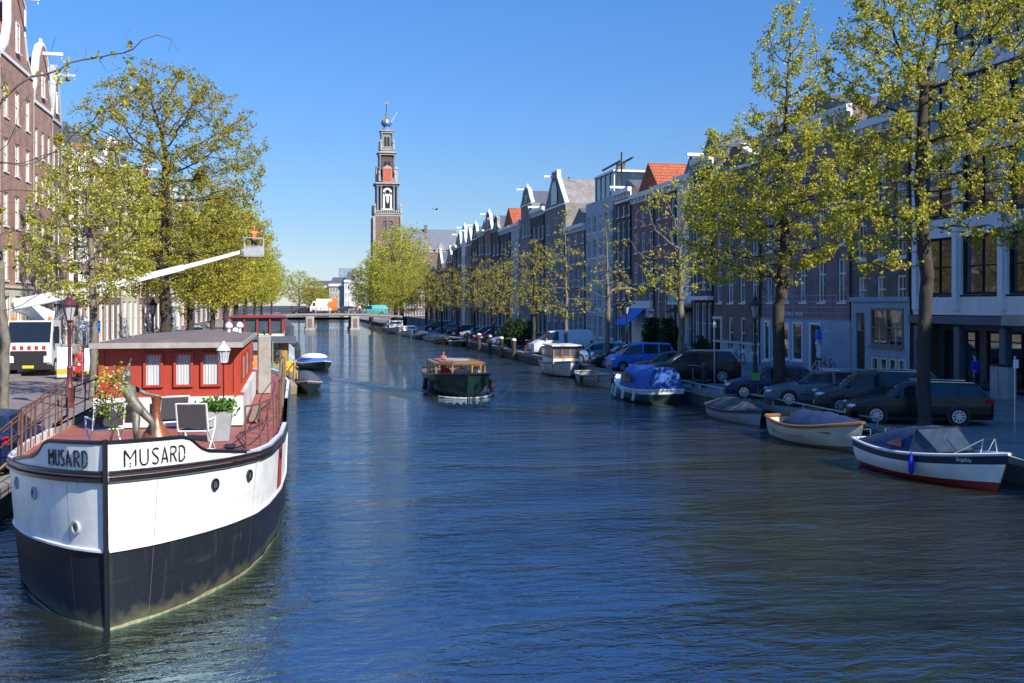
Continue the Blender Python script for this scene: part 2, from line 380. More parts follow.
# ------------------------------------------------------------------ the setting: water, ground, streets, quays
SZ = .65                       # street level over the water
QL, QR = -6.2, 18.7            # quay edges
FL, FR = -17.6, 30.5           # facade planes
def water_mat():
    m = bpy.data.materials.new('canal_water'); m.use_nodes = True
    t = m.node_tree; b = t.nodes['Principled BSDF']; L = t.links.new
    b.inputs['Roughness'].default_value = .015; b.inputs['IOR'].default_value = 2.7; b.inputs['Specular Tint'].default_value = (.52, .80, 1, 1)
    b.inputs['Specular IOR Level'].default_value = 1.0
    tc = t.nodes.new('ShaderNodeTexCoord')
    nb = t.nodes.new('ShaderNodeTexNoise'); nb.inputs['Scale'].default_value = .12; nb.inputs['Detail'].default_value = 5; L(tc.outputs['Object'], nb.inputs['Vector'])
    cr = t.nodes.new('ShaderNodeValToRGB'); e = cr.color_ramp.elements
    e[0].position = .3; e[0].color = (.009, .013, .010, 1); e[1].position = .75; e[1].color = (.040, .033, .010, 1)
    L(nb.outputs[0], cr.inputs[0]); L(cr.outputs[0], b.inputs['Base Color'])
    def noise(scale, sx, sy, det, rot=0, rough=.5, dist=0):
        mp = t.nodes.new('ShaderNodeMapping'); mp.inputs['Scale'].default_value = (sx, sy, 1); mp.inputs['Rotation'].default_value = (0, 0, rot)
        L(tc.outputs['Object'], mp.inputs[0])
        n = t.nodes.new('ShaderNodeTexNoise'); n.inputs['Scale'].default_value = scale; n.inputs['Detail'].default_value = det
        n.inputs['Roughness'].default_value = rough; n.inputs['Distortion'].default_value = dist
        L(mp.outputs[0], n.inputs['Vector']); return n.outputs[0]
    a = noise(2.0, .8, 1.9, 4, R(12), .58, .8)
    c = noise(5.5, .9, 1.7, 3, R(-20), .6, .3)
    big = noise(.11, .7, 1.5, 4, R(20), .6, .6)
    s1 = t.nodes.new('ShaderNodeMath'); s1.operation = 'MULTIPLY'; s1.inputs[1].default_value = .3; L(c, s1.inputs[0])
    ad = t.nodes.new('ShaderNodeMath'); ad.operation = 'ADD'; L(a, ad.inputs[0]); L(s1.outputs[0], ad.inputs[1])
    sw = noise(.62, .7, 1.4, 2, R(-25), .5, .5); s2 = t.nodes.new('ShaderNodeMath'); s2.operation = 'MULTIPLY_ADD'; s2.inputs[1].default_value = 1.5; L(sw, s2.inputs[0]); L(ad.outputs[0], s2.inputs[2])
    mr = t.nodes.new('ShaderNodeMapRange'); mr.inputs[1].default_value = .35; mr.inputs[2].default_value = .65; mr.inputs[3].default_value = .4; mr.inputs[4].default_value = 1.6
    L(big, mr.inputs[0])
    ml = t.nodes.new('ShaderNodeMath'); ml.operation = 'MULTIPLY'; L(s2.outputs[0], ml.inputs[0]); L(mr.outputs[0], ml.inputs[1])
    bn = t.nodes.new('ShaderNodeBump'); bn.inputs['Strength'].default_value = 1; bn.inputs['Distance'].default_value = .052
    L(ml.outputs[0], bn.inputs['Height']); L(bn.outputs[0], b.inputs['Normal'])
    return m
def structure(name, mb, m, **k):
    o = mb.build(name, m, **k); o['kind'] = 'structure'; return o
mb = MB(); mb.poly([(QL - .5, -120, 0), (QR + 3, -120, 0), (QR + 3, 1500, 0), (QL - .5, 1500, 0)])
structure('water', mb, water_mat())
mb = MB()                      # the ground beyond the streets, to the horizon, on both banks
for x0, x1, y0, y1 in ((-2500, QL - .4, -400, 5000), (QR + .4, 2500, -400, 5000), (QL - .4, QR + .4, 330, 5000)):
    mb.poly([(x0, y0, SZ - .02), (x1, y0, SZ - .02), (x1, y1, SZ - .02), (x0, y1, SZ - .02)])
structure('ground', mb, M['asphalt'])
def edge(u):                   # the right quay line bends a little
    return QR + (0 if u < 60 else (u - 60) * .012 if u < 130 else .84)
ys = [-60, 20, 60, 90, 130, 200, 600]
mb = MB()
for a, b in zip(ys, ys[1:]):
    mb.add([(edge(a) + .45, a, SZ), (28, a, SZ), (28, b, SZ), (edge(b) + .45, b, SZ)], [(0, 1, 2, 3)])
structure('road_right_bank', mb, M['paving'])
mb = MB(); mb.box(28, FR + .5, -60, 600, SZ - .3, SZ + .13); structure('pavement_right_bank', mb, M['pavement'])
mb = MB(); mb.box(27.85, 28 - .003, -60, 600, SZ - .3, SZ + .135); structure('kerb_right_bank', mb, M['stone'])
mb = MB(); mb.poly([(QL - .45, -60, SZ), (-15.2, -60, SZ), (-15.2, 600, SZ), (QL - .45, 600, SZ)][::-1]); structure('road_left_bank', mb, M['paving_light'])
mb = MB(); mb.box(FL - .5, -15.2, -60, 600, SZ - .3, SZ + .13); structure('pavement_left_bank', mb, M['pavement'])
mb = MB(); mb.box(-15.2 + .003, -15.05, -60, 600, SZ - .3, SZ + .135); structure('kerb_left_bank', mb, M['stone'])
# quay walls with a stone cap
mb = MB(); mb.mi = 0
for a, b in zip(ys, ys[1:]):
    for lo, hi, off, mi in ((-.6, SZ - .18, .03, 0), (SZ - .18, SZ + .05, 0, 1)):
        mb.mi = mi
        x0, x1 = edge(a) + off, edge(b) + off
        mb.add([(x0, a, lo), (x1, b, lo), (x1, b, hi), (x0, a, hi), (x0 + .46 - off, a, hi), (x1 + .46 - off, b, hi), (x0 + .46 - off, a, lo), (x1 + .46 - off, b, lo)],
               [(0, 3, 2, 1), (3, 4, 5, 2), (4, 6, 7, 5)])
structure('quay_right_bank', mb, [M['quaywall'], M['stone']])
mb = MB(); mb.box(QL - .46, QL - .03, -60, 600, -.6, SZ - .18); mb.mi = 1; mb.box(QL - .46, QL, -60, 600, SZ - .18, SZ + .05)
structure('quay_left_bank', mb, [M['quaywall'], M['stone']])
# ------------------------------------------------------------------ canal houses
WC = {}
def window(parent, x, z, w, h, style='sash', fm='white', gm='glass', y=.10, name='window', arched=False):
    """frame with glazing bars (one mesh) and its pane (a sub-part); x is the centre, z the bottom"""
    key = (round(w, 2), round(h, 2), style, fm, gm)
    if key not in WC:
        w, h = key[0], key[1]
        f = MB(); t = .11
        f.box(-w / 2, -w / 2 + t, -.03, .05, 0, h); f.box(w / 2 - t, w / 2, -.03, .05, 0, h)
        f.box(-w / 2 + t, w / 2 - t, -.03, .05, 0, t); f.box(-w / 2 + t, w / 2 - t, -.03, .05, h - t, h)
        f.box(-w / 2 - .06, w / 2 + .06, -.17, -.033, -.10, -.005)      # sill
        if style == 'sash':
            f.box(-w / 2 + t, w / 2 - t, -.01, .045, h * .52, h * .52 + .07)
            if w > .8: f.box(-.02, .02, 0, .04, t, h - t)
        elif style == 'cross':
            f.box(-w / 2 + t, w / 2 - t, -.01, .045, h * .64, h * .64 + .08); f.box(-.035, .035, -.01, .04, t, h - t)
        elif style == 'grid':
            for k in (1, 2, 3): f.box(-w / 2 + t, w / 2 - t, 0, .04, h * k / 4 - .02, h * k / 4 + .02)
            for k in (-1, 1): f.box(k * w / 6 - .018, k * w / 6 + .018, 0, .042, t, h - t)
        elif style == 'shop':
            f.box(-w / 2 + t, w / 2 - t, -.01, .045, h * .78, h * .78 + .06)
        elif style == 'wide':
            f.box(-w / 2 + t, w / 2 - t, -.01, .045, h * .47, h * .47 + .07)
            f.box(-.03, .03, -.01, .04, t, h - t)
        p = MB(); p.box(-w / 2 + t, w / 2 - t, .047, .06, t, h - t)
        WC[key] = (f.mesh(name, M[fm]), p.mesh('pane', M[gm]))
    fr = bpy.data.objects.new(name, WC[key][0]); fr.location = (x, y, z); link(fr, parent)
    pn = bpy.data.objects.new('pane', WC[key][1]); link(pn, fr)
    return fr
def wall_holes(mb, x0, x1, z0, z1, rects, dep=.22, y=0):
    xs = sorted({x0, x1} | {max(x0, min(x1, v)) for r in rects for v in (r[0], r[1])})
    zs = sorted({z0, z1} | {max(z0, min(z1, v)) for r in rects for v in (r[2], r[3])})
    for a, b in zip(xs, xs[1:]):
        for c, d in zip(zs, zs[1:]):
            if b - a < 1e-4 or d - c < 1e-4: continue
            mx, mz = (a + b) / 2, (c + d) / 2
            if any(r[0] < mx < r[1] and r[2] < mz < r[3] for r in rects): continue
            mb.add([(a, y, c), (b, y, c), (b, y, d), (a, y, d)], [(0, 1, 2, 3)])
    for a, b, c, d in rects:
        mb.add([(a, y, c), (a, y + dep, c), (a, y + dep, d), (a, y, d)], [(0, 1, 2, 3)])
        mb.add([(b, y, c), (b, y, d), (b, y + dep, d), (b, y + dep, c)], [(0, 1, 2, 3)])
        mb.add([(a, y, c), (b, y, c), (b, y + dep, c), (a, y + dep, c)], [(0, 1, 2, 3)])
        mb.add([(a, y, d), (a, y + dep, d), (b, y + dep, d), (b, y, d)], [(0, 1, 2, 3)])
        mb.add([(a, y + dep, c), (b, y + dep, c), (b, y + dep, d), (a, y + dep, d)], [(0, 1, 2, 3)])
def gable_outline(kind, w, z, h):
    n = w * .5
    if kind == 'neck': half = [(n, z), (n, z + .15), (n * .86, z + .25), (n * .62, z + h * .18), (n * .50, z + h * .38), (n * .46, z + h * .45), (n * .46, z + h * .8), (n * .5, z + h * .82), (n * .25, z + h * .94), (0, z + h)]
    elif kind == 'bell': half = [(n, z), (n * .96, z + h * .12), (n * .78, z + h * .28), (n * .62, z + h * .5), (n * .52, z + h * .72), (n * .36, z + h * .86), (n * .2, z + h * .95), (0, z + h)]
    elif kind == 'step':
        half = [(n, z)]
        for k in range(1, 5): half += [(n * (1 - (k - 1) * .22), z + h * k / 5), (n * (1 - k * .22), z + h * k / 5)]
        half += [(n * .12, z + h), (0, z + h)]
    elif kind == 'spout': half = [(n, z), (n * .25, z + h * .82), (n * .25, z + h), (0, z + h)]
    else: half = [(n, z), (0, z + h)]
    return half + [(-x, zz) for x, zz in half[-2::-1]]
def house(name, label, side, px0, px1, ytop, wall, rows, top='cornice', gh=2.2, roofm='slate', rh=1.8, depth_=11,
          trim='white', base=None, baseh=3.3, door=None, hoist=False, group=None, fm='white', gm='glass', style='sash', back=0, chimney=True, v=None, parapet=None, win_w=None, ridge='deep'):
    V = (FR if side > 0 else FL) + back if v is None else v
    ua, da = face_u(px0, V); ub, db = face_u(px1, V)
    u0, u1 = min(ua, ub), max(ua, ub)
    wd = u1 - u0 - .02; zc = (u0 + u1) / 2; d = (da + db) / 2
    H = EYE + (305 - ytop) * d / FPX - SZ - .13
    o = thing(name, label, 'house', (V, zc, SZ + .13), R(-90 if side > 0 else 90), group)
    hw = wd / 2
    rects = []; wins = []
    for (zf, hf, n, wf) in rows:      # fractions of the facade height
        z0 = zf * H; hh = hf * H
        ww = wd / n * wf
        for k in range(n):
            x = -hw + wd * (k + .5) / n
            rects.append((x - ww / 2, x + ww / 2, z0, z0 + hh)); wins.append((x, z0, ww, hh))
    if door:
        dx = door * hw; rects.append((dx - .55, dx + .55, .01, 2.75))
        clean = []
        for r_, w_ in zip(rects[:-1], wins):
            if r_[1] > dx - .6 and r_[0] < dx + .6 and r_[2] < 2.9: continue
            clean.append((r_, w_))
        wins = [c[1] for c in clean]; rects = [c[0] for c in clean] + [rects[-1]]
    mb = MB(); mb.mi = 0
    wall_holes(mb, -hw, hw, 0, H, rects)
    mb.add([(-hw, 0, 0), (-hw, 0, H), (-hw, depth_, H), (-hw, depth_, 0)], [(0, 3, 2, 1)])
    mb.add([(hw, 0, 0), (hw, 0, H), (hw, depth_, H), (hw, depth_, 0)], [(0, 1, 2, 3)])
    mb.add([(-hw, depth_, 0), (hw, depth_, 0), (hw, depth_, H), (-hw, depth_, H)], [(0, 3, 2, 1)])
    mb.add([(-hw, 0, H), (hw, 0, H), (hw, depth_, H), (-hw, depth_, H)], [(0, 1, 2, 3)])
    if top not in ('cornice', 'flat', 'hip', 'side'):
        ol = gable_outline(top, wd, H, gh); mb.prism(ol, .004, .32)
        gw = min(.9, wd * .17)
    mb.build('wall', M[wall], o)
    for (x, z, ww, hh) in wins: window(o, x, z, ww, hh, style, fm, gm)
    if top in ('cornice', 'hip', 'side'):
        c = MB(); ch = min(1.0, H * .055)
        c.box(-hw, hw, -.12, -.003, H - ch, H - ch * .45); c.box(-hw, hw, -.38, -.003, H - ch * .45 + .002, H + .06)
        nb_ = max(3, int(wd / .9))
        for k in range(nb_):
            x = -hw + wd * (k + .5) / nb_; c.box(x - .07, x + .07, -.33, -.123, H - ch * .85, H - ch * .45)
        c.build('cornice', M[trim], o)
    elif top != 'flat':
        c = MB(); last = None
        for (xa, za), (xb, zb) in zip(ol, ol[1:]):
            if abs(xa - xb) + abs(za - zb) < .05: continue
            dx_, dz_ = xb - xa, zb - za; ln = math.hypot(dx_, dz_); nx, nz = -dz_ / ln * .1, dx_ / ln * .1
            c.prism([(xa - nx, za - nz), (xb - nx, zb - nz), (xb + nx, zb + nz), (xa + nx, za + nz)], -.08, .40)
        c.box(-hw, hw, -.10, -.004, H - .12, H + .10)
        c.build('gable_coping', M[trim], o)
        if gh > 1.6: window(o, 0, H + gh * .16, min(.9, wd * .2), gh * .38, style, fm, gm, y=-.02, name='attic_window')
        if top in ('neck', 'bell'):
            c = MB(); c.lathe([(.18, 0), (.2, .1), (.12, .2), (.15, .32), (.03, .45)], 8, (0, .18, H + gh)); c.build('finial', M[trim], o)
    # roof
    if top == 'flat': rf = None
    else:
        r = MB()
        if top == 'hip':
            e = .15; rr = rh
            r.add([(-hw + e, .35, H + .02), (hw - e, .35, H + .02), (hw - e, depth_ - .1, H + .02), (-hw + e, depth_ - .1, H + .02), (-hw * .35, 2.4, H + rr), (hw * .35, 2.4, H + rr), (hw * .35, depth_ - 2, H + rr), (-hw * .35, depth_ - 2, H + rr)],
                  [(0, 1, 5, 4), (1, 2, 6, 5), (2, 3, 7, 6), (3, 0, 4, 7), (4, 5, 6, 7)])
        elif top == 'side':
            r.prism([(.3, H + .02), (depth_ * .5, H + rh), (depth_ - .1, H + .02)], -hw + .02, hw - .02, 'x')
        else:
            rr = (gh * .8 if top != 'cornice' else rh)
            r.prism([(-hw + .05, H + .012), (hw - .05, H + .012), (0, H + rr)], .45, depth_ - .1)
        rf = r.build('roof', M[roofm], o)
        if chimney:
            c = MB(); cx = hw * .62; zt = H + max(rh, gh if top not in ('cornice', 'hip', 'side') else 0) + .7
            c.box(cx - .35, cx + .35, depth_ * .45, depth_ * .45 + .9, H, zt); c.box(cx - .42, cx + .42, depth_ * .45 - .07, depth_ * .45 + .97, zt + .002, zt + .15)
            for k in (-.18, .18): c.lathe([(.1, 0), (.08, .4)], 8, (cx + k, depth_ * .45 + .45, zt + .15))
            c.build('chimney', M['b_brown' if wall != 'b_brown' else 'b_red'], rf)
    c = MB(); c.tube([(hw - .12, -.07, 0), (hw - .12, -.07, H - .6)], .05, 5); c.build('drainpipe', M['dark' if side > 0 else 'greytrim'], o)
    if hoist:
        c = MB(); hz = H + (gh * .86 if top not in ('cornice', 'hip', 'side', 'flat') else .25)
        c.box(-.09, .09, -1.35, .6, hz - .12, hz + .1); c.tube([(0, -1.25, hz - .12), (0, -1.25, hz - .35)], .03, 5)
        c.build('hoist_beam', M[trim], o)
    if base:
        c = MB(); xs = [-hw] + sorted([v for r_ in rects if r_[2] < baseh - .4 for v in (r_[0], r_[1])]) + [hw]
        c2 = [r_ for r_ in rects if r_[2] < baseh]
        hb = baseh
        rc = [(r_[0] - .003, r_[1] + .003, max(r_[2], 0), min(r_[3], hb)) for r_ in c2]
        wall_holes(c, -hw, hw, 0, hb, rc, dep=.05, y=-.05)
        c.v = c.v; c.box(-hw, hw, -.14, -.053, hb + .002, hb + .18)
        # drop the closing panels behind the openings
        keep = [i for i, f in enumerate(c.f) if not (all(abs(c.v[k][1]) < 1e-6 for k in f))]
        c.f = [c.f[i] for i in keep]; c.m = [c.m[i] for i in keep]
        c.build('plinth', M[base], o)
    if door:
        c = MB(); c.box(dx - .5, dx + .5, .08, .13, .02, 2.1); c.box(dx - .36, dx + .36, .055, .078, .3, .9); c.box(dx - .36, dx + .36, .055, .078, 1.05, 1.9)
        dr = c.build('door', M['green'], o)
        c = MB(); c.ball((dx + .38, .04, 1.05), .035, 6, 4); c.build('handle', M['gold'], dr)
        c = MB(); c.box(dx - .55, dx + .55, .09, .12, 2.15, 2.72); c.build('transom_light', M['glass'], o)
        c = MB(); c.box(dx - .68, dx - .553, -.09, .1, 0, 2.9); c.box(dx + .553, dx + .68, -.09, .1, 0, 2.9); c.box(dx - .8, dx + .8, -.14, .1, 2.902, 3.08); c.build('door_frame', M[trim], o)
    return o, hw, H
def shift_rows(n, ground=(.03, .15, 3, .5), w=.5, z0=.24, z1=.93, k=3, hf=None):
    rows = [ground] if ground else []
    st = (z1 - z0) / n
    for i in range(n): rows.append((z0 + i * st, (hf or .66) * st * (1 - .03 * i), k, w))
    return rows

# ---- right bank, from the near end to the bridge (all in shade)
# the office block of pale panels with a dark colonnade at street level
def office():
    u1, _ = face_u(913, FR); u0 = -14.0
    o = thing('office_building', 'pale concrete office block with tall reflecting windows over a dark shop colonnade', 'building', (FR, u1, SZ + .13), R(-90))
    L_ = u1 - u0            # local x runs from 0 (far end) to L_
    bay = 3.1; n = int(L_ / bay); H0 = 3.45; fl = 3.75
    H = H0 + 3 * fl + .9
    rects = []
    for k in range(n):
        for f in range(3):
            x0 = .35 + k * bay; rects.append((x0 + .22, x0 + bay - .22, H0 + .95 + f * fl, H0 + .95 + f * fl + 2.75))
    mb = MB(); wall_holes(mb, 0, L_, H0, H, rects, .3)
    mb.add([(0, 0, H0), (0, 0, H), (0, 14, H), (0, 14, H0)], [(0, 3, 2, 1)]); mb.add([(0, 0, H), (L_, 0, H), (L_, 14, H), (0, 14, H)], [(0, 1, 2, 3)])
    mb.add([(0, 1.6, 0), (0, 1.6, H0), (0, 14, H0), (0, 14, 0)], [(0, 3, 2, 1)]); mb.add([(L_, 0, 0), (L_, 0, H), (L_, 14, H), (L_, 14, 0)], [(0, 1, 2, 3)])
    mb.add([(0, 14, 0), (L_, 14, 0), (L_, 14, H), (0, 14, H)], [(0, 3, 2, 1)])
    mb.add([(0, 0, H0), (L_, 0, H0), (L_, 1.6, H0), (0, 1.6, H0)], [(0, 3, 2, 1)])
    mb.build('wall', M['lightrender'], o)
    c = MB()
    for k in range(n + 1):
        x = .35 + k * bay; c.box(x - .16, x + .16, -.2, -.003, H0 + .25, H - .05)
        if k < n:
            for f in range(3): c.box(x + bay / 2 - .015, x + bay / 2 + .015, -.02, -.003, H0 + .3 + f * fl, H0 + .9 + f * fl)
    c.build('pilasters', M['lightrender'], o)
    for k in range(n):
        for f in range(3):
            x = .35 + (k + .5) * bay
            window(o, x, H0 + .95 + f * fl, bay - .44, 2.75, 'wide', 'dark', 'glassdark', y=.16)
    c = MB(); c.box(-.02, L_, -.28, -.004, H0 - .42, H0 - .05)
    c.build('fascia', M['shopfront'], o)
    s = MB(); s.box(.1, L_, 1.4, 1.6, 0, H0 - .01); s.build('shop_wall', M['shopfront'], o)
    for k in range(n + 1):
        x = .35 + k * bay; c = MB(); c.bbox(x - .2, x + .2, -.1, .3, 0, H0 - .52, .04); c.build('column', M['shopfront'], o)
    for k in range(min(n, 10)):
        x = .35 + (k + .5) * bay
        window(o, x, .35, bay - .7, H0 - 1.1, 'shop', 'dark', 'glassdark', y=1.3, name='shop_window')
    # glazed setback storeys
    c = MB(); c.box(.6, L_ - .2, 1.6, 13, H, H + 3.1); c.build('attic_storey', M['bluegrey'], o)
    for k in range(n):
        x = .9 + (k + .5) * bay
        if x < L_ - 2: window(o, x, H + .2, bay - .5, 2.5, 'wide', 'dark', 'glass', y=1.5)
    c = MB(); c.box(.3, L_, 1.0, 13.4, H + 3.102, H + 3.4); c.build('roof_slab', M['lead'], o)
    c = MB(); c.box(7, 11, 4, 8, H + 3.4, H + 6.4); c.build('rooftop_plant_room', M['greystone'], o)
    for x, zt in ((4.5, 5), (6.2, 6), (12.5, 5)):
        c = MB(); c.tube([(x, 3, H + 3.4), (x, 3, H + 3.4 + zt)], .07, 6); c.build('mast', M['metal'], o)
    c = MB(); c.box(2 * bay + .6, 2 * bay + 2.6, -.32, -.285, H0 - .42, H0 + .05); c.build('shop_sign', M['stonepale'], o)
office()
o, hw, H = house('town_house', 'dark brick house with a blue grey painted ground storey beside the office block', 1, 853, 912, 118, 'b_brown',
    [(.28, .115, 3, .45), (.46, .14, 3, .48), (.65, .12, 3, .46), (.82, .09, 3, .42)], top='cornice', base=None)
c = MB(); gx = hw
wall_holes(c, -hw, hw, 0, 4.1, [(-hw + 1.9, hw - .5, 1.75, 3.75), (-hw + .5, -hw + 1.35, .02, 3.5), (-hw + 1.9, hw - .6, .25, 1.2)], .1, y=-.12)
c.box(-hw, hw, -.25, -.123, 4.102, 4.35); c.build('painted_shopfront', M['bluegrey'], o)
window(o, .68, 1.75, 2 * hw - 2.5, 2.0, 'wide', 'woodpale', 'glass', y=-.1, name='shop_window')
for k in range(4): window(o, -hw + 2.3 + k * .82, .27, .7, .9, 'plain', 'cream', 'glass', y=-.1, name='basement_window')
c = MB(); c.box(-hw + .55, -hw + 1.3, -.06, -.03, .05, 2.5); d_ = c.build('door', M['black'], o)
c = MB(); c.ball((-hw + 1.2, -.09, 1.1), .04, 6, 4); c.build('handle', M['gold'], d_)
c = MB(); c.box(-hw + .55, -hw + 1.3, -.06, -.03, 2.55, 3.45); c.build('transom_light', M['glass'], o)
# the purple-brown shop
o, hw, H = house('shop_house', 'purple brown brick house with a pale lettered sign over its shopfront', 1, 762, 852.6, 122, 'b_purple',
    [(.27, .165, 5, .40), (.49, .15, 5, .38), (.70, .12, 5, .36)], top='cornice', trim='white', gh=2.8, style='cross')
c = MB()
HP = 3.05
holes = [(-hw + .5, -hw + 1.3, .3, 2.9), (-hw + 1.9, -hw + 3.9, .5, 2.85), (-hw + 4.3, -hw + 5.6, .5, 2.85), (-hw + 6.6, -hw + 7.7, .02, 2.75)]
wall_holes(c, -hw, hw, 0, HP, holes, .1, y=-.12); c.build('painted_shopfront', M['bluegrey'], o)
for a, b, lo, hi in holes[:3]: window(o, (a + b) / 2, lo, b - a, hi - lo, 'plain', 'white', 'glassdark', y=-.1, name='shop_window')
c = MB(); c.box(-hw + 6.7, -hw + 7.6, -.06, -.03, .04, 2.65); d_ = c.build('door', mat('maroon_door_paint', (.05, .015, .018), .4), o)
c = MB(); c.ball((-hw + 7.5, -.09, 1.1), .04, 6, 4); c.build('handle', M['gold'], d_)
c = MB(); wa = -hw + 6.6
for x0_, x1_ in ((wa - .08, wa + .06), (wa + 1.04, wa + 1.18)): c.box(x0_, x1_, -.2, -.123, 0, 2.75)
c.box(wa - .08, wa + 1.18, -.2, -.123, 2.752, 2.88); c.build('door_frame', M['white'], o)
c = MB()
for r_ in range(5): c.box(-hw, hw, -.02 - .0, -.003, 3.1 + r_ * .34, 3.1 + r_ * .34 + .03)
for k in range(6): c.box(-hw + .8 + k * 1.7, -hw + .83 + k * 1.7, -.02, -.003, 3.1, 4.5)
c.build('stone_courses', M['greystone'], o)
def letters(txt, size, m, parent, name, loc, rot, ext=.01, spacing=1.0):
    cu = bpy.data.curves.new(name, 'FONT'); cu.body = txt; cu.size = size; cu.extrude = ext; cu.space_character = spacing; cu.align_x = 'CENTER'
    tmp = bpy.data.objects.new(name, cu); sc.collection.objects.link(tmp)
    bpy.context.view_layer.update()
    me = bpy.data.meshes.new_from_object(tmp.evaluated_get(bpy.context.evaluated_depsgraph_get()))
    bpy.data.objects.remove(tmp); me.name = name; me.materials.clear(); me.materials.append(M[m])
    q = bpy.data.objects.new(name, me); q.location = loc; q.rotation_euler = rot; return link(q, parent)
letters('CAVALL HAIR', .42, 'white', o, 'sign_lettering', (-hw + 4.1, -.03, 3.22), (R(90), 0, 0), spacing=1.1)
# brick houses further along
house('town_house', 'brown brick house with paired white sash windows left of the lettered shopfront', 1, 714, 761.6, 168, 'b_brown',
    [(.055, .17, 4, .42), (.30, .17, 4, .46), (.54, .14, 4, .44), (.76, .11, 4, .42)], top='spout', gh=1.5, base='greystone', baseh=1.2, door=-.8)
o, hw, H = house('town_house', 'dark brick house with a wide glazed bay under a white moulding behind the off-roader', 1, 694, 713.6, 158, 'b_dark',
    [(.05, .22, 3, .72), (.34, .17, 3, .62), (.57, .14, 3, .6), (.78, .1, 3, .55)], top='cornice', trim='white', hoist=True)
c = MB(); c.box(-hw, hw, -.5, -.004, H * .285, H * .285 + .3); c.build('bay_moulding', M['white'], o)
o, hw, H = house('town_house', 'narrow white stone house with a balcony and dark canopy over its door', 1, 677, 693.6, 176, 'white',
    [(.04, .2, 2, .5), (.34, .24, 2, .55), (.63, .12, 2, .5), (.81, .09, 2, .5)], top='cornice', trim='white')
c = MB(); c.box(-hw + .1, hw - .1, -.9, -.004, H * .28, H * .28 + .15)
for k in range(11): x = -hw + .2 + k * (2 * hw - .4) / 10; c.box(x - .03, x + .03, -.85, -.79, H * .28 + .152, H * .28 + .8)
c.box(-hw + .1, hw - .1, -.9, -.76, H * .28 + .802, H * .28 + .9); c.build('balcony', M['white'], o)
c = MB(); c.prism([(-1.2, H * .235), (-.06, H * .265), (-.06, H * .235)], -hw + .1, hw - .1, 'x'); c.build('awning', M['clothdark'], o)
house('town_house', 'dark red brick house with a white rendered base behind the blue van', 1, 655.5, 676.6, 184, 'b_red',
    [(.05, .10, 3, .4), (.19, .2, 3, .5), (.43, .16, 3, .5), (.64, .13, 3, .5), (.80, .10, 3, .48)], top='cornice', base='stonepale', baseh=2.2, trim='white', hoist=False, rh=.15, chimney=False)
o, hw, H = house('town_house', 'brick house under a tall orange tiled roof with a blue awning at its door', 1, 632, 655, 193, 'b_red',
    [(.22, .14, 3, .55), (.42, .14, 3, .5), (.62, .13, 3, .5), (.79, .10, 3, .45)], top='cornice', roofm='tile', rh=2.7, depth_=13, chimney=False, base='white', baseh=3.4, hoist=False)
c = MB(); aw = [(-1.9, 2.2), (-.16, 3.7), (-.16, 3.6), (-1.86, 2.1)]; c.prism(aw, -hw + .5, hw * .35, 'x')
c.build('awning', M['brightblue'], o, label='bright blue sloping awning')
c = MB(); c.box(-hw + .3, hw - .3, -.3, -.055, 3.62, 4.3); c.build('shop_fascia', M['white'], o)
o, hw, H = house('town_house', 'narrow dark brick house with a deep white cornice right of the grey modern front', 1, 615.5, 631.6, 190, 'b_dark',
    [(.03, .2, 2, .7), (.3, .15, 3, .55), (.5, .14, 3, .5), (.68, .12, 3, .5), (.83, .07, 3, .45)], top='cornice', trim='white', hoist=True, roofm='slate', rh=1.0)
c = MB(); c.box(-hw, hw, -.16, -.004, H * .92, H * .92 + .25); c.build('frieze', M['white'], o)
o, hw, H = house('apartment_building', 'grey modern flat fronted building with glazed roof boxes', 1, 586, 615, 200, 'greystone',
    [(.04, .16, 5, .7), (.24, .14, 5, .6), (.42, .14, 5, .6), (.60, .14, 5, .6), (.78, .13, 5, .6)], top='flat', depth_=14, trim='white', style='wide')
c = MB(); c.box(-hw + 1, hw - 2.5, .8, 7, H, H + 2.6); c.build('roof_box', M['glassdark'], o)
c = MB(); c.box(-hw + .8, hw - 2.3, .6, 7.2, H + 2.602, H + 2.8); c.build('roof_slab', M['white'], o)
for k in range(5): x = -hw + 1 + k * (2 * hw - 3.5) / 4; c = MB(); c.box(x - .07, x + .07, .7, .8, H, H + 2.6); c.build('roof_post', M['white'], o)
c = MB(); c.tube([(hw - 1, 1, H), (hw - 1, 1, H + 4.3)], .08, 6); c.tube([(hw - 4.5, .2, H + 2.95), (hw + 1.2, .2, H + 3.15)], .12, 6); c.tube([(hw - 3.6, 1.4, H + 3.3), (hw + 1.2, 1.4, H + 3.5)], .12, 6); c.build('hoisting_frame', M['iron'], o)
house('town_house', 'low grey brick house between the grey modern front and the tall arched gable house', 1, 566, 585.6, 226, 'b_grey',
    [(.04, .17, 4, .55), (.27, .15, 4, .5), (.47, .15, 4, .5), (.67, .14, 4, .5), (.84, .08, 3, .4)], top='cornice', roofm='slate', rh=2.0, style='cross')
o, hw, H = house('warehouse_house', 'tall grey gabled house with a white arched gable window above the bare trees', 1, 545, 565.6, 207, 'b_grey',
    [(.04, .17, 3, .55), (.27, .14, 3, .5), (.45, .13, 3, .5), (.62, .12, 3, .5), (.8, .12, 3, .45)], top='spout', gh=4.2, trim='white', roofm='b_grey', hoist=True, rh=3.6, depth_=15)
c = MB(); c.prism([(-1.3, H + .3), (1.3, H + .3), (1.3, H + 2), (.9, H + 2.7), (0, H + 3.1), (-.9, H + 2.7), (-1.3, H + 2)], -.12, -.1); c.build('arched_window', M['glassdark'], o)
house('town_house', 'dark brown house with a flat white cornice left of the tall gabled house', 1, 532, 544.6, 209, 'b_dark', shift_rows(4, w=.5), top='cornice', trim='white', rh=.8, hoist=True)
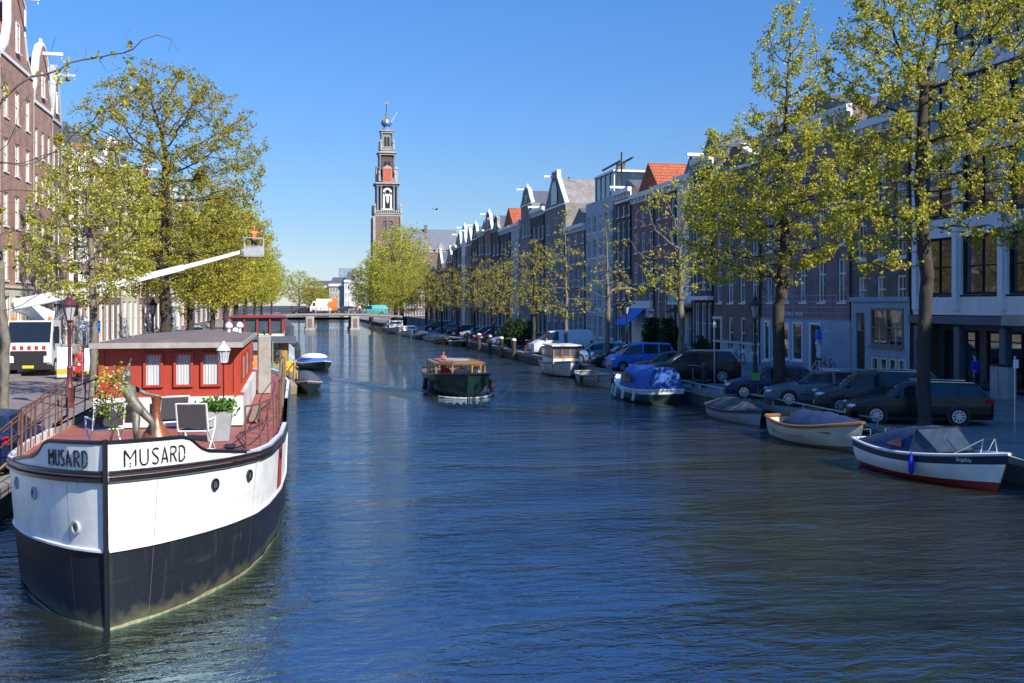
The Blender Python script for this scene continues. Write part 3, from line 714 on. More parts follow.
house('town_house', 'grey house whose white ornamented cornice stands above the row', 1, 521, 531.6, 205, 'b_grey', shift_rows(4), top='bell', gh=2.4, trim='white', hoist=True)
house('town_house', 'pale rendered house with a lead grey flat top beside the red roof', 1, 511, 520.6, 224, 'greystone', shift_rows(4), top='cornice', trim='white', rh=.7)
house('town_house', 'brick house with a long orange red tiled roof in the far row', 1, 500, 510.6, 228, 'b_dark', shift_rows(4), top='cornice', roofm='tile', rh=3.0, depth_=13, trim='white')
far = [(492, 499.6, 222, 'b_dark', 'neck', 'dark neck gabled house just left of the long orange red roof'),
       (484.5, 491.6, 221, 'b_red', 'bell', 'red brick bell gabled house second left of the long orange red roof'),
       (478, 484.1, 231, 'b_brown', 'cornice', 'brown flat corniced house between two bell gables in the far row'),
       (472, 477.6, 230, 'b_dark', 'bell', 'small dark bell gabled house right of the stepped gable'),
       (466.5, 471.6, 236, 'b_red', 'step', 'red brick house with a white stepped gable far down the right bank'),
       (461.5, 466.1, 235, 'white', 'neck', 'white neck gabled house far down the right bank'),
       (457, 461.1, 238, 'b_brown', 'bell', 'last brown gabled house before the far bridge'),
       (452.5, 456.6, 246, 'b_dark', 'cornice', 'low dark brick house with a flat cornice at the far bridge corner')]
for a, b, y, m_, tp, lb in far:
    house('town_house', lb, 1, a, b, y + (9 if tp != 'cornice' else 0), m_, shift_rows(4, ground=(.03, .15, 2, .5), k=2), top=tp, gh=2.2 + (a * 7 % 3) * .5, trim='white' if int(a) % 3 else 'stonepale', hoist=tp != 'cornice', group='far houses of the right bank')
far2 = [(447, 452, 262, 'b_red', 'step', 'brick house with a white edged stepped gable beyond the far bridge'),
        (442, 446.7, 268, 'b_dark', 'cornice', 'dark house with a white dormer beyond the far bridge'),
        (437, 441.7, 264, 'b_brown', 'spout', 'brown spout gabled house under the church roof'),
        (426, 436.7, 274, 'b_dark', 'cornice', 'long dark brick terrace below the church, behind the yellow trees')]
for a, b, y, m_, tp, lb in far2:
    house('town_house', lb, 1, a, b, y, m_, shift_rows(3, ground=(.03, .2, 2, .5), k=2), top=tp, gh=3.2, trim='white', group='houses beyond the far bridge')

# ---- left bank, sunlit
def lrows(n, k, w=.42, z0=.27, z1=.97, hf=.62, gr=(.03, .2)): 
    return [(gr[0], gr[1], k, w + .12)] + [(z0 + i * (z1 - z0) / n, hf * (z1 - z0) / n, k, w) for i in range(n)]
house('canal_house', 'tall warm red brick house with white framed shuttered windows at the left edge', -1, -40, -1, 40, 'b_warm', lrows(4, 3), top='neck', gh=4, trim='white', base='cream', baseh=4.2)
o, hw, H = house('canal_house', 'red brick house with a white edged neck gable and cream ground storey above the lorry', -1, 0, 33, 66, 'b_warm',
      lrows(4, 3, .4, .28, .98), top='neck', gh=5.2, trim='white', base='cream', baseh=5.0, hoist=True, roofm='tile', depth_=12)
house('canal_house', 'red brick bell gabled house with a white hoist beam, second from the left edge', -1, 33.4, 52, 108, 'b_warm', lrows(4, 3, .42, .26, .97), top='bell', gh=4.6, trim='white', hoist=True, base='b_brown', baseh=4.4, roofm='tile')
house('canal_house', 'narrow grey brown bell gabled house with a short white hoist beam', -1, 52.4, 61, 122, 'b_brown', lrows(4, 2, .45), top='spout', gh=4.2, trim='greystone', hoist=True, base='greystone', baseh=4)
o, hw, H = house('canal_house', 'brown brick house with large white bay windows behind the red street lamp', -1, 61.4, 84, 152, 'b_warm', [(.03, .2, 3, .6)], top='cornice', trim='white', roofm='slate', rh=2.5)
for i in range(4):
    z = H * (.27 + i * .18); hh = H * .125
    b = MB(); b.prism([(-1.6, -.004), (-1.1, -.75), (1.1, -.75), (1.6, -.004)], z - .25, z + hh + .2, 'z'); b.build('bay', M['white'], o)
    window(o, 0, z, 1.7, hh, 'cross', 'white', 'glass', y=-.80)
    for s in (-1, 1):
        f = window(o, s * 1.37, z, .62, hh, 'plain', 'white', 'glass', y=-.46); f.rotation_euler = (0, 0, s * math.atan2(.75, .5))
    window(o, hw - .9, z, .9, hh, 'sash', 'white', 'glass'); window(o, -hw + .9, z, .9, hh, 'sash', 'white', 'glass')
left = [(84.4, 104, 152, 'b_warm', 'cornice', 3, 'warm brick house with a flat white cornice behind the slim tree'),
        (104.4, 121, 168, 'b_brown', 'bell', 3, 'brown bell gabled house partly behind the slim tree trunk'),
        (121.4, 138, 172, 'cream', 'cornice', 3, 'cream rendered house behind the yellow green trees'),
        (138.4, 152, 190, 'b_red', 'neck', 3, 'red neck gabled house behind the big round tree trunk'),
        (152.4, 164, 196, 'b_brown', 'cornice', 3, 'brown corniced house to the right of the big tree trunk'),
        (164.4, 180, 206, 'white', 'step', 3, 'white fronted house seen through the big tree crown'),
        (180.4, 193, 212, 'b_warm', 'bell', 3, 'warm brick bell gabled house seen low between the trees'),
        (193.4, 212, 222, 'b_brown', 'cornice', 4, 'brown brick terrace far along the left bank'),
        (212.4, 232, 236, 'b_warm', 'neck', 3, 'last warm brick house far along the left bank')]
for a, b, y, m_, tp, k, lb in left:
    house('canal_house', lb, -1, a, b, y, m_, lrows(4, k), top=tp, gh=3.0, trim='white', hoist=tp not in ('cornice',), group='houses of the left bank behind the trees')

# ---- the church tower, the church and what shows beyond the bridge
def church_tower():
    x, y = uv(386.5, 401)
    o = thing('church_tower', 'tall tiered brick and stone church tower with a blue crown and red clock', 'church tower', (x, y, SZ), R(12.4 - 12.4))
    def zz(py): return EYE + (305 - py) * .401 - SZ
    z1, z2, z3, z4, z5, z6 = zz(217), zz(184), zz(172), zz(153), zz(131), zz(119)
    c = MB(); hw = 5.3
    rc = [(-2.4, -.6, z1 * .5, z1 * .62), (.6, 2.4, z1 * .5, z1 * .62), (-1.9, -.5, z1 * .76, z1 * .95), (.5, 1.9, z1 * .76, z1 * .95)]
    wall_holes(c, -hw, hw, 0, z1, rc, .6, y=-hw)
    c.add([(-hw, -hw, 0), (-hw, -hw, z1), (-hw, hw, z1), (-hw, hw, 0)], [(0, 3, 2, 1)]); c.add([(hw, -hw, 0), (hw, -hw, z1), (hw, hw, z1), (hw, hw, 0)], [(0, 1, 2, 3)])
    c.add([(-hw, hw, 0), (hw, hw, 0), (hw, hw, z1), (-hw, hw, z1)], [(0, 3, 2, 1)])
    c.build('brick_shaft', M['b_tower'], o)
    for a, b, lo, hi in rc:
        c = MB(); c.box(a + .02, b - .02, -hw + .35, -hw + .4, lo + .02, hi - .02)
        for k in range(10): zt = lo + (hi - lo) * (k + .5) / 10; c.box(a, b, -hw + .2, -hw + .34, zt - .08, zt + .08)
        c.build('belfry_louvre', M['slate'], o)
    c = MB()
    for sx in (-1, 1):
        for sy in (-1, 1): c.box(sx * hw - .5 if sx < 0 else hw - .42, sx * hw + .42 if sx < 0 else hw + .5, sy * hw - .5 if sy < 0 else hw - .42, sy * hw + .42 if sy < 0 else hw + .5, 0, z1 - .2)
    c.build('corner_pilasters', M['stonepale'], o)
    def balustrade(h, z):
        c = MB(); c.box(-h, h, -h, h, z, z + .7); c.box(-h - .3, h + .3, -h - .3, h + .3, z + .703, z + 1.0)
        for s in (-1, 1):
            for k in range(13):
                q = -h + 2 * h * k / 12; c.box(q - .14, q + .14, s * h - .12, s * h + .12, z + 1.0, z + 1.9); c.box(s * h - .121, s * h + .121, q - .141, q + .141, z + 1.0, z + 1.9)
            c.box(-h - .2, h + .2, s * h - .2, s * h + .2, z + 1.903, z + 2.15); c.box(s * h - .201, s * h + .201, -h + .21, h - .21, z + 1.904, z + 2.151)
        for sx in (-1, 1):
            for sy in (-1, 1): c.lathe([(.5, 0), (.5, 2.2), (.3, 2.4), (.55, 2.9), (.4, 3.4), (.05, 4.2)], 8, (sx * h, sy * h, z + 1))
        c.build('balustrade', M['stonepale'], o)
    def stage(name, w_, z0, z1_, m_, ncol, openw, colr=.42, openings=1):
        c = MB(); c.box(-w_ * .82, w_ * .82, -w_ * .82, w_ * .82, z0, z1_ - 1.2); c.build(name, M[m_], o)
        for f in range(4):
            T = Matrix.Rotation(f * math.pi / 2, 4, 'Z')
            for k in range(openings):
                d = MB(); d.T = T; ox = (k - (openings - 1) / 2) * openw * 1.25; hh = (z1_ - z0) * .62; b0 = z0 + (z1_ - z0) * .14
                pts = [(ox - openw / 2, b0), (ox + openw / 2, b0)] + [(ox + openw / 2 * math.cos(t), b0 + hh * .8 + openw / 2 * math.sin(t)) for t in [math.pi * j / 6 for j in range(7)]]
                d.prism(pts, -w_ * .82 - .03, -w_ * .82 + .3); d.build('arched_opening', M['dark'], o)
            d = MB(); d.T = T
            for q in ncol:
                d.lathe([(colr * 1.3, 0), (colr * 1.3, .5), (colr, .6), (colr * .85, z1_ - z0 - 2), (colr * 1.3, z1_ - z0 - 1.6), (colr * 1.3, z1_ - z0 - 1.2)], 8, (q * w_, -w_ * .96, z0))
            d.build('columns', M['lead'], o)
        c = MB(); c.box(-w_ * 1.08, w_ * 1.08, -w_ * 1.08, w_ * 1.08, z1_ - 1.2, z1_ - .5); c.box(-w_ * 1.25, w_ * 1.25, -w_ * 1.25, w_ * 1.25, z1_ - .497, z1_); c.build('cornice', M['stonepale'], o)
    balustrade(5.1, z1)
    stage('clock_stage', 4.1, z1 + 1, z2, 'b_dark', (-.95, -.62, .62, .95), 2.2)
    # white carved frame round the central arch, with its pediment, then the red clock
    for f in range(4):
        T = Matrix.Rotation(f * math.pi / 2, 4, 'Z')
        d = MB(); d.T = T; zb = z1 + 3; zt = z2 - 2.4
        d.disc((0, -3.75, zt - 1.3), 1.75, 'y', .5, 18, .95); d.box(-1.75, -1.0, -4.0, -3.5, zb, zt - 1.3); d.box(1.0, 1.75, -4.0, -3.5, zb, zt - 1.3); d.box(-2.1, 2.1, -4.05, -3.5, zb - .5, zb - .003)
        d.ball((0, -3.9, (zb + zt) / 2), (.6, .3, 2.0), 8, 6)
        d.build('carved_surround', M['stonepale'] if f else M['white'], o)
        d = MB(); d.T = T; d.box(-1.8, 1.8, -4.3, -3.2, z2 + .2, z3 + 1.0); d.prism([(-2.1, z3 + 1.0), (2.1, z3 + 1.0), (0, z3 + 2.2)], -4.35, -3.2)
        cl = d.build('clock_gable', M['stonepale'], o)
        d = MB(); d.T = T; d.box(-1.65, 1.65, -4.36, -4.303, z2 + .5, z3 + .8); fc = d.build('clock_face', M['clockred'], cl)
        d = MB(); d.T = T; zc = (z2 + z3) / 2 + .65; d.disc((0, -4.4, zc), 1.5, 'y', .04, 24, 1.32)
        for k in range(12):
            t = k * math.pi / 6; d.box(1.1 * math.sin(t) - .08, 1.1 * math.sin(t) + .08, -4.42, -4.38, zc + 1.1 * math.cos(t) - .14, zc + 1.1 * math.cos(t) + .14)
        d.tube([(0, -4.42, zc), (.5, -4.42, zc + .7)], .07, 4); d.tube([(0, -4.42, zc), (-.35, -4.42, zc + 1.1)], .06, 4); d.build('clock_hands', M['gold'], fc)
    balustrade(3.1, z2)
    stage('lantern_stage', 3.0, z2 + .6, z4, 'b_dark', (-.95, .95), 1.15, .32, 2)
    balustrade(2.5, z4)
    stage('upper_lantern_stage', 2.2, z4 + .5, z5, 'lead', (-.95, .95), .95, .28, 2)
    c = MB(); c.lathe([(2.3, 0), (1.5, .8), (1.1, 1.6), (1.9, 2.3), (2.15, 3.2), (1.8, 4.2), (1.0, 4.9), (.5, 5.3), (.35, 6.2)], 14, (0, 0, z5)); c.build('imperial_crown', M['bluecrown'], o, smooth=True)
    c = MB()
    for k in range(8):
        t = k * math.pi / 4; c.tube([(2.2 * math.cos(t), 2.2 * math.sin(t), z5 + 2.9), (1.9 * math.cos(t), 1.9 * math.sin(t), z5 + 4.2), (.5 * math.cos(t), .5 * math.sin(t), z5 + 5.5)], .13, 5)
    c.ball((0, 0, z5 + 6.7), .55, 10, 7); c.build('crown_gilding', M['gold'], o)
    c = MB(); c.tube([(0, 0, z5 + 6.5), (0, 0, zz(103))], .13, 6); c.build('spire_rod', M['dark'], o)
    c = MB(); zt = zz(103); c.prism([(-.9, zt - .2), (-.3, zt + .1), (.1, zt + .1), (.8, zt + .9), (.6, zt - .1), (.2, zt - .5), (-.3, zt - .5)], -.06, .06); c.build('weathercock', M['gold'], o)
    c = MB(); c.tube([(.8, -.5, z5 + 2), (4.3, -.8, z5 + 7.6)], [.13, .08], 5); c.build('flagpole', M['white'], o)
church_tower()
def church():
    x, y = uv(405, 404); o = thing('church', 'long brick church nave with a grey slate roof beside the tower', 'church', (x, y, SZ))
    L_ = 21; h1 = 26; h2 = 31.0
    c = MB(); c.box(0, L_, -7, 22, 0, h1 - .01); c.box(L_ + .003, 25, -5, 20, 0, 18); c.build('wall', M['b_tower'], o)
    c = MB(); c.prism([(-7.5, h1), (3, h2 + 4), (13, h1)], -.3, L_ + .4, 'x'); c.prism([(-5.5, 18.003), (3, 25), (12, 18.003)], L_ + .41, 25.3, 'x'); rf = c.build('roof', M['churchslate'], o)
    c = MB(); c.box(8, 9.2, 1, 2.2, h2, h2 + 5.6); c.build('chimney', M['b_tower'], rf)
    for k in range(4):
        xx = 1.5 + k * 5.4; c = MB(); c.prism([(xx, 12), (xx + 2.6, 12), (xx + 2.6, 20), (xx + 1.3, 22.3), (xx, 20)], -7.08, -7.004); c.build('window', M['glassdark'], o)
        c = MB(); c.prism([(xx - 1.2, h1 - 1), (xx + 3.8, h1 - 1), (xx + 1.3, h1 + 3.2)], -7.3, -6.7); c.build('gable', M['stonepale'], o)
church()
def simple_block(name, label, cat, px0, px1, ytop, d, dep, m_, rows, cols, roof=None, rh=4, trim=None):
    x0, y0 = uv(px0, d); x1, y1 = uv(px1, d)
    ang = math.atan2(y1 - y0, x1 - x0); W = math.hypot(x1 - x0, y1 - y0)
    o = thing(name, label, cat, (x0, y0, SZ), ang); H = EYE + (305 - ytop) * d / FPX - SZ
    mb = MB(); rc = []
    for r_ in range(rows):
        for c_ in range(cols):
            cx = W * (c_ + .5) / cols; z0 = H * (.06 + .9 * r_ / rows); rc.append((cx - W / cols * .24, cx + W / cols * .24, z0, z0 + H * .55 / rows))
    wall_holes(mb, 0, W, 0, H, rc, .3)
    mb.add([(0, 0, 0), (0, 0, H), (0, dep, H), (0, dep, 0)], [(0, 3, 2, 1)]); mb.add([(W, 0, 0), (W, 0, H), (W, dep, H), (W, dep, 0)], [(0, 1, 2, 3)]); mb.add([(0, 0, H), (W, 0, H), (W, dep, H), (0, dep, H)], [(0, 1, 2, 3)])
    mb.add([(0, dep, 0), (W, dep, 0), (W, dep, H), (0, dep, H)], [(0, 3, 2, 1)])
    mb.build('wall', M[m_], o)
    for a, b, lo, hi in rc: window(o, (a + b) / 2, lo, b - a, hi - lo, 'sash', 'white', 'glass')
    if trim: c = MB(); c.box(-.1, W + .1, -.4, -.004, H - .8, H + .1); c.build('cornice', M[trim], o)
    if roof: c = MB(); c.prism([(.3, H + .01), (dep / 2, H + rh), (dep - .3, H + .01)], .1, W - .1, 'x'); c.build('roof', M[roof], o)
    return o
simple_block('town_building', 'pale pink and white fronted building closing the canal behind the bridge', 'building', 329, 344, 284, 345, 14, 'stonepale', 4, 5, 'slate', 2.5, 'white')
simple_block('town_building', 'narrow white gabled building at the right of the group closing the canal', 'building', 344.3, 350, 280, 343, 14, 'white', 4, 2, 'slate', 3, 'white')
simple_block('town_building', 'low brown brick building half hidden by a bush behind the bridge', 'building', 306, 328.6, 286, 350, 14, 'b_red', 3, 8, 'slate', 2, 'white')
simple_block('tower_block', 'distant flat topped blue grey office tower', 'building', 338.5, 352, 268, 820, 20, 'bluegrey', 10, 6)
simple_block('town_building', 'long dark building at street level seen under the right hand yellow trees', 'building', 392, 426, 290, 330, 14, 'b_brown', 3, 12, 'slate', 3, 'white')
# ------------------------------------------------------------------ trees
def grow(seed, trunk, env, n_att, step=.45, infl=3.0, kill=.8, iters=90, trop=.05, shell=.5, zf=.3):
    """space colonisation: trunk polyline grows towards points scattered in the crown ellipsoids"""
    rg = np.random.default_rng(seed)
    att = []
    tot = sum(e[3] * e[4] * e[5] for e in env)
    for e in env:
        k = int(n_att * e[3] * e[4] * e[5] / tot)
        p = rg.normal(size=(k, 3)); p /= np.linalg.norm(p, axis=1)[:, None]
        p *= (rg.random(k) ** (1 / (3 + shell)))[:, None]
        att.append(p * np.array(e[3:6]) + np.array(e[:3]))
    att = np.concatenate(att)
    pts = [np.array(trunk[0], float)]; par = [-1]
    for a, b in zip(trunk, trunk[1:]):
        a = np.array(a, float); b = np.array(b, float); k = max(1, int(np.linalg.norm(b - a) / step))
        for j in range(1, k + 1): par.append(len(pts) - 1); pts.append(a + (b - a) * j / k + (rg.normal(size=3) * .02))
    zmin = trunk[0][2] + (trunk[-1][2] - trunk[0][2]) * zf
    P = np.array(pts)
    ok = P[:, 2] >= zmin
    near = np.full(len(att), -1); nd = np.full(len(att), 1e9)
    idx = np.where(ok)[0]
    D = np.linalg.norm(att[:, None] - P[idx][None], axis=2); near = idx[D.argmin(1)]; nd = D.min(1)
    alive = np.ones(len(att), bool)
    for it in range(iters):
        m = alive & (nd < (infl if it > 4 else infl * 2.2))
        if not m.any(): break
        new = []
        for i in np.unique(near[m]):
            q = att[m & (near == i)]
            d = (q - P[i]); d /= np.linalg.norm(d, axis=1)[:, None]; d = d.mean(0)
            n = np.linalg.norm(d)
            if n < .05: d = rg.normal(size=3); n = np.linalg.norm(d)
            d = d / n + rg.normal(size=3) * .14; d[2] += trop; d /= np.linalg.norm(d)
            new.append((i, P[i] + d * step))
        base = len(P)
        N = np.array([q for _, q in new]); par += [i for i, _ in new]
        P = np.concatenate([P, N])
        ai = np.where(alive)[0]
        D = np.linalg.norm(att[ai][:, None] - N[None], axis=2); j = D.argmin(1); dm = D[np.arange(len(ai)), j]
        upd = dm < nd[ai]; near[ai[upd]] = base + j[upd]; nd[ai[upd]] = dm[upd]
        alive &= nd > kill
    return P, np.array(par), rg
def radii(par, r_tip, r_base, power=2.0):
    n = len(par); a = np.zeros(n); nch = np.zeros(n, int)
    for i in range(1, n): nch[par[i]] += 1
    a[nch == 0] = r_tip ** power
    for i in range(n - 1, 0, -1): a[par[i]] += a[i] if a[i] > 0 else r_tip ** power
    a[a == 0] = r_tip ** power
    r = a ** (1 / power)
    k = r_base / r[0]
    rr = r_tip + (r - r_tip) * (r_base - r_tip) / max(1e-6, r[0] - r_tip)
    return np.maximum(rr, r_tip * .6), nch
def np_mesh(name, V, F, m, smooth=True):
    me = bpy.data.meshes.new(name); k = F.shape[1]
    me.vertices.add(len(V)); me.vertices.foreach_set('co', V.astype(np.float32).ravel())
    me.loops.add(F.size); me.loops.foreach_set('vertex_index', F.astype(np.int32).ravel())
    me.polygons.add(len(F)); me.polygons.foreach_set('loop_start', np.arange(0, F.size, k, dtype=np.int32))
    me.polygons.foreach_set('loop_total', np.full(len(F), k, np.int32))
    me.materials.append(m); me.update(calc_edges=True)
    if smooth: me.polygons.foreach_set('use_smooth', np.ones(len(F), bool))
    me.validate(); return me
def limbs(P, par, r, m, name='trunk'):
    idx = np.arange(1, len(P)); Vs = []; Fs = []; off = 0
    D = P.copy() * 0
    D[1:] = P[1:] - P[par[1:]]; D[0] = D[1]; D /= (np.linalg.norm(D, axis=1)[:, None] + 1e-9)
    for n, sel in ((8, r[1:] > .09), (5, (r[1:] <= .09) & (r[1:] > .025)), (3, r[1:] <= .025)):
        i = idx[sel]
        if len(i) == 0: continue
        p = par[i]
        def ring(c, d, rad):
            up = np.tile(np.array([.31, .17, .93]), (len(c), 1)); alt = np.abs((up * d).sum(1)) > .95
            up[alt] = np.array([1, .1, 0])
            a = np.cross(d, up); a /= np.linalg.norm(a, axis=1)[:, None]; b = np.cross(d, a)
            t = 2 * np.pi * np.arange(n) / n
            return c[:, None] + (a[:, None] * np.cos(t)[None, :, None] + b[:, None] * np.sin(t)[None, :, None]) * rad[:, None, None]
        dp = D[p].copy(); small = r[p] > r[i] * 1.8; dp[small] = D[i][small]
        rp = np.where(small, r[i] * 1.25, r[p])
        A = ring(P[p], dp, rp); B = ring(P[i], D[i], r[i])
        V = np.concatenate([A, B], axis=1).reshape(-1, 3)
        k = np.arange(n); f = np.stack([k, (k + 1) % n, (k + 1) % n + n, k + n], 1)
        F = (f[None] + (np.arange(len(i)) * 2 * n)[:, None, None]).reshape(-1, 4) + off
        off += len(V); Vs.append(V); Fs.append(F)
    return np_mesh(name, np.concatenate(Vs), np.concatenate(Fs), m)
def leaves(P, par, r, rg, per, size, spread, m, rmax=.03, name='crown', zlo=None, quads=3, keep=1.0):
    sel = np.where((r < rmax) & (par >= 0))[0]
    c = P[sel]; cp = P[par[sel]]
    if keep < 1:                       # bare stretches: leaf clusters gather in patches
        ph = rg.random(3) * 6
        f = np.sin(c[:, 0] * 1.3 + ph[0]) + np.sin(c[:, 1] * 1.7 + ph[1]) + np.sin(c[:, 2] * 1.5 + ph[2]) + rg.normal(size=len(c)) * .8
        kk = f > np.quantile(f, 1 - keep); c = c[kk]; cp = cp[kk]
    n = len(c) * per
    k = rg.integers(0, len(c), n)
    ctr = c[k] + (cp[k] - c[k]) * rg.random((n, 1)) + rg.normal(size=(n, 3)) * spread
    ctr = np.repeat(ctr, quads, 0) + rg.normal(size=(n * quads, 3)) * size * .55
    n *= quads
    a = rg.normal(size=(n, 3)); a /= np.linalg.norm(a, axis=1)[:, None]
    b = rg.normal(size=(n, 3)); b -= (a * b).sum(1)[:, None] * a; b /= np.linalg.norm(b, axis=1)[:, None]
    s = size * (.55 + .9 * rg.random(n))[:, None]
    V = np.stack([ctr - a * s, ctr + b * s * .62, ctr + a * s, ctr - b * s * .62], 1).reshape(-1, 3)
    F = np.arange(n * 4).reshape(-1, 4)
    return np_mesh(name, V, F, m, smooth=False)
def tree(name, label, loc, seed, trunk, env, n_att, rb, leaf=None, bark='bark', group=None, rt=.010, step=.42, kill=.75, infl=3.0, scale=None, rz=0, trop=.05):
    P, par, rg = grow(seed, trunk, env, n_att, step, infl, kill, trop=trop)
    r, nch = radii(par, rt, rb)
    r[0] *= 1.35
    o = thing(name, label, 'tree', loc, rz, group, scale)
    t = bpy.data.objects.new('trunk', limbs(P, par, r, M[bark])); link(t, o)
    if leaf:
        me = leaves(P, par, r, rg, leaf[0], leaf[1], leaf[2], M[leaf[3]], rmax=leaf[4], quads=leaf[5], keep=leaf[6] if len(leaf) > 6 else 1)
        link(bpy.data.objects.new('crown', me), o)
    return o
GR, GLT = 'elms along the right quay', 'elms along the left quay'
# the two big elms at the right
tree('elm_tree', 'large yellow green elm at the right edge with its trunk before the black estate car', (20.1, 28.9, SZ), 11,
     [(0, 0, 0), (.05, .1, 2.5), (.1, 0, 5.0), (-.1, .1, 8), (0, 0, 11.5)],
     [(.6, 0, 11.4, 3.9, 3.8, 5.2), (-1.5, .3, 7.3, 1.7, 2.4, 2.3), (3.1, 0, 9.6, 2.6, 3, 4.0)], 3600, .215,
     leaf=(12, .048, .10, 'leaf', .02, 4, .80), group=GR, kill=.45, infl=2.2, step=.34)
tree('elm_tree', 'tall spreading elm whose trunk stands before the lettered shop', (20.0, 38.6, SZ), 5,
     [(0, 0, 0), (-.05, 0, 2.2), (.0, .1, 3.6), (.25, .0, 6), (.2, 0, 9), (.3, 0, 12.5)],
     [(-.2, 0, 8.6, 3.9, 3.7, 3.7), (.4, 0, 13.2, 1.7, 1.8, 4.0), (-2.3, 0, 7.2, 2.1, 2.6, 2.4)], 3200, .25,
     leaf=(12, .052, .11, 'leaf', .02, 4, .80), group=GR, kill=.47, infl=2.2, step=.36)
tree('elm_tree', 'medium elm with a thin leafy crown behind the blue cabin boat', (20.1, 49.9, SZ), 8,
     [(0, 0, 0), (.1, 0, 3), (0, .1, 7)], [(0, 0, 7.6, 3.1, 3.0, 3.4), (0, 0, 5.8, 2.6, 2.4, 1.6)], 900, .17, leaf=(7, .055, .11, 'leaf', .022, 4, .6), group=GR, kill=.6, bark='barkpale')
tree('young_elm', 'thin pale trunked elm with a sparse upright crown beside the silver car', (20.1, 62.5, SZ), 21,
     [(0, 0, 0), (.1, 0, 4), (0, .1, 8.5)], [(0, 0, 6.3, 1.6, 1.6, 3.6), (0, 0, 9.2, .8, .8, 2.2), (0, 0, 4.6, 2.6, 2.2, 1.4)], 620, .15, leaf=(4, .07, .09, 'leaf2', .02, 3, .5), group=GR, kill=.55, bark='barkpale', trop=.16)
tree('young_elm', 'slender pointed elm with few leaves behind the white cabin cruiser', (20.2, 73, SZ), 22,
     [(0, 0, 0), (.1, 0, 4), (0, .1, 9.5)], [(0, 0, 6.6, 1.9, 1.9, 3.9), (0, 0, 9.8, .8, .8, 2.4), (0, 0, 4.4, 2.6, 2.4, 1.6)], 640, .14, leaf=(4, .08, .10, 'leaf2', .02, 3, .5), group=GR, kill=.6, bark='barkpale', trop=.16)
tA = tree('row_elm', 'rounded olive elm in the row, first left of the slender pointed elm', (20.4, 84, SZ), 31,
     [(0, 0, 0), (0, 0, 3), (.1, .1, 7)], [(0, 0, 6.4, 2.7, 2.9, 3.5)], 1300, .17, leaf=(7, .062, .14, 'leaf2', .022, 3, .6), group=GR, kill=.6, trop=.1)
tB = tree('row_elm', 'pointed olive elm in the row, second left of the slender pointed elm', (20.5, 94, SZ), 32,
     [(0, 0, 0), (0, 0, 3), (-.1, .1, 7)], [(0, 0, 5.9, 2.6, 3.0, 3.2), (0, 0, 8.0, 1.4, 1.4, 2.2)], 1300, .17, leaf=(7, .062, .14, 'leaf2', .022, 3, .55), group=GR, kill=.6, trop=.1)
rowlab = ['third', 'fourth', 'fifth', 'sixth', 'seventh']
for i, (u, s, rz) in enumerate(((104, .92, 1.2), (115, 1.0, 2.1), (127, .95, 4.0), (141, 1.02, .4), (158, 1.08, 2.9))):
    clone((tA, tB)[i % 2], 'olive elm in the far right hand row, %s left of the slender pointed elm' % rowlab[i], (20.8, u, SZ), rz, s)
# past the bridge: large yellow crowns in front of the tower
G2 = 'yellow elms beyond the bridge'
tC = tree('elm_tree', 'broad yellow elm standing in front of the church tower foot', (21.5, 212, SZ), 41,
     [(0, 0, 0), (0, 0, 4), (0, 0, 12)], [(0, 0, 12, 7, 7, 8.5), (-3, 0, 8, 4, 5, 5)], 2200, .35, leaf=(6, .13, .3, 'leaf', .035, 3, .75), group=G2, kill=.8, step=.7, infl=4.5, bark='bark')
for i, (x, u, s, rz, lb) in enumerate(((16.8, 222, .72, 1.1, 'lower yellow elm leaning over the water left of the church tower'), (24.5, 228, 1.12, 2.2, 'tallest yellow elm beyond the bridge, right of the church tower'),
                                    (21, 198, .62, 3.3, 'small yellow elm at the right end of the bridge'), (19.5, 250, .78, .3, 'furthest left yellow elm beyond the bridge, against the blue sky'), (26, 260, .9, 5, 'yellow elm between the church gables and the bridge'))):
    clone(tC, lb, (x, u, SZ), rz, s)
# left quay
tree('elm_tree', 'huge round crowned elm rising above the houses on the left quay', (-8.1, 68.5, SZ), 51,
     [(0, 0, 0), (.1, 0, 3), (-.1, 0, 6), (.1, 0, 9), (0, 0, 13)], [(0, 0, 12.0, 6.3, 5.8, 6.6), (-2.6, 0, 8.6, 3.6, 4, 3.4), (3, 0, 8, 3.4, 4, 3), (0, 0, 6.6, 5.6, 5.2, 2.6)], 5200, .36,
     leaf=(9, .056, .13, 'leaf2', .022, 4, .86), group=GLT, kill=.5, infl=2.4, step=.4, scale=1.07)
tree('elm_tree', 'slim elm with pale green leaves between the red lamp and the houseboat roof', (-8.3, 45.5, SZ), 52,
     [(0, 0, 0), (.05, 0, 3), (-.1, 0, 7.5)], [(0, 0, 7.4, 2.9, 2.7, 3.7), (-.8, 0, 6.1, 2.3, 2.2, 1.9)], 1500, .15,
     leaf=(10, .05, .11, 'leaf', .02, 4, .78), group=GLT, kill=.45, bark='barkpale', infl=2.4)
tD = tree('elm_tree', 'full yellow green elm right behind the huge round elm', (-7.8, 82, SZ), 53,
     [(0, 0, 0), (0, 0, 4), (0, 0, 9)], [(0, 0, 8.8, 4.8, 4.6, 5.6), (2.5, 0, 6.3, 3, 3, 3)], 2300, .25, leaf=(9, .08, .2, 'leaf', .028, 3, .8), group=GLT, kill=.6, infl=3.4)
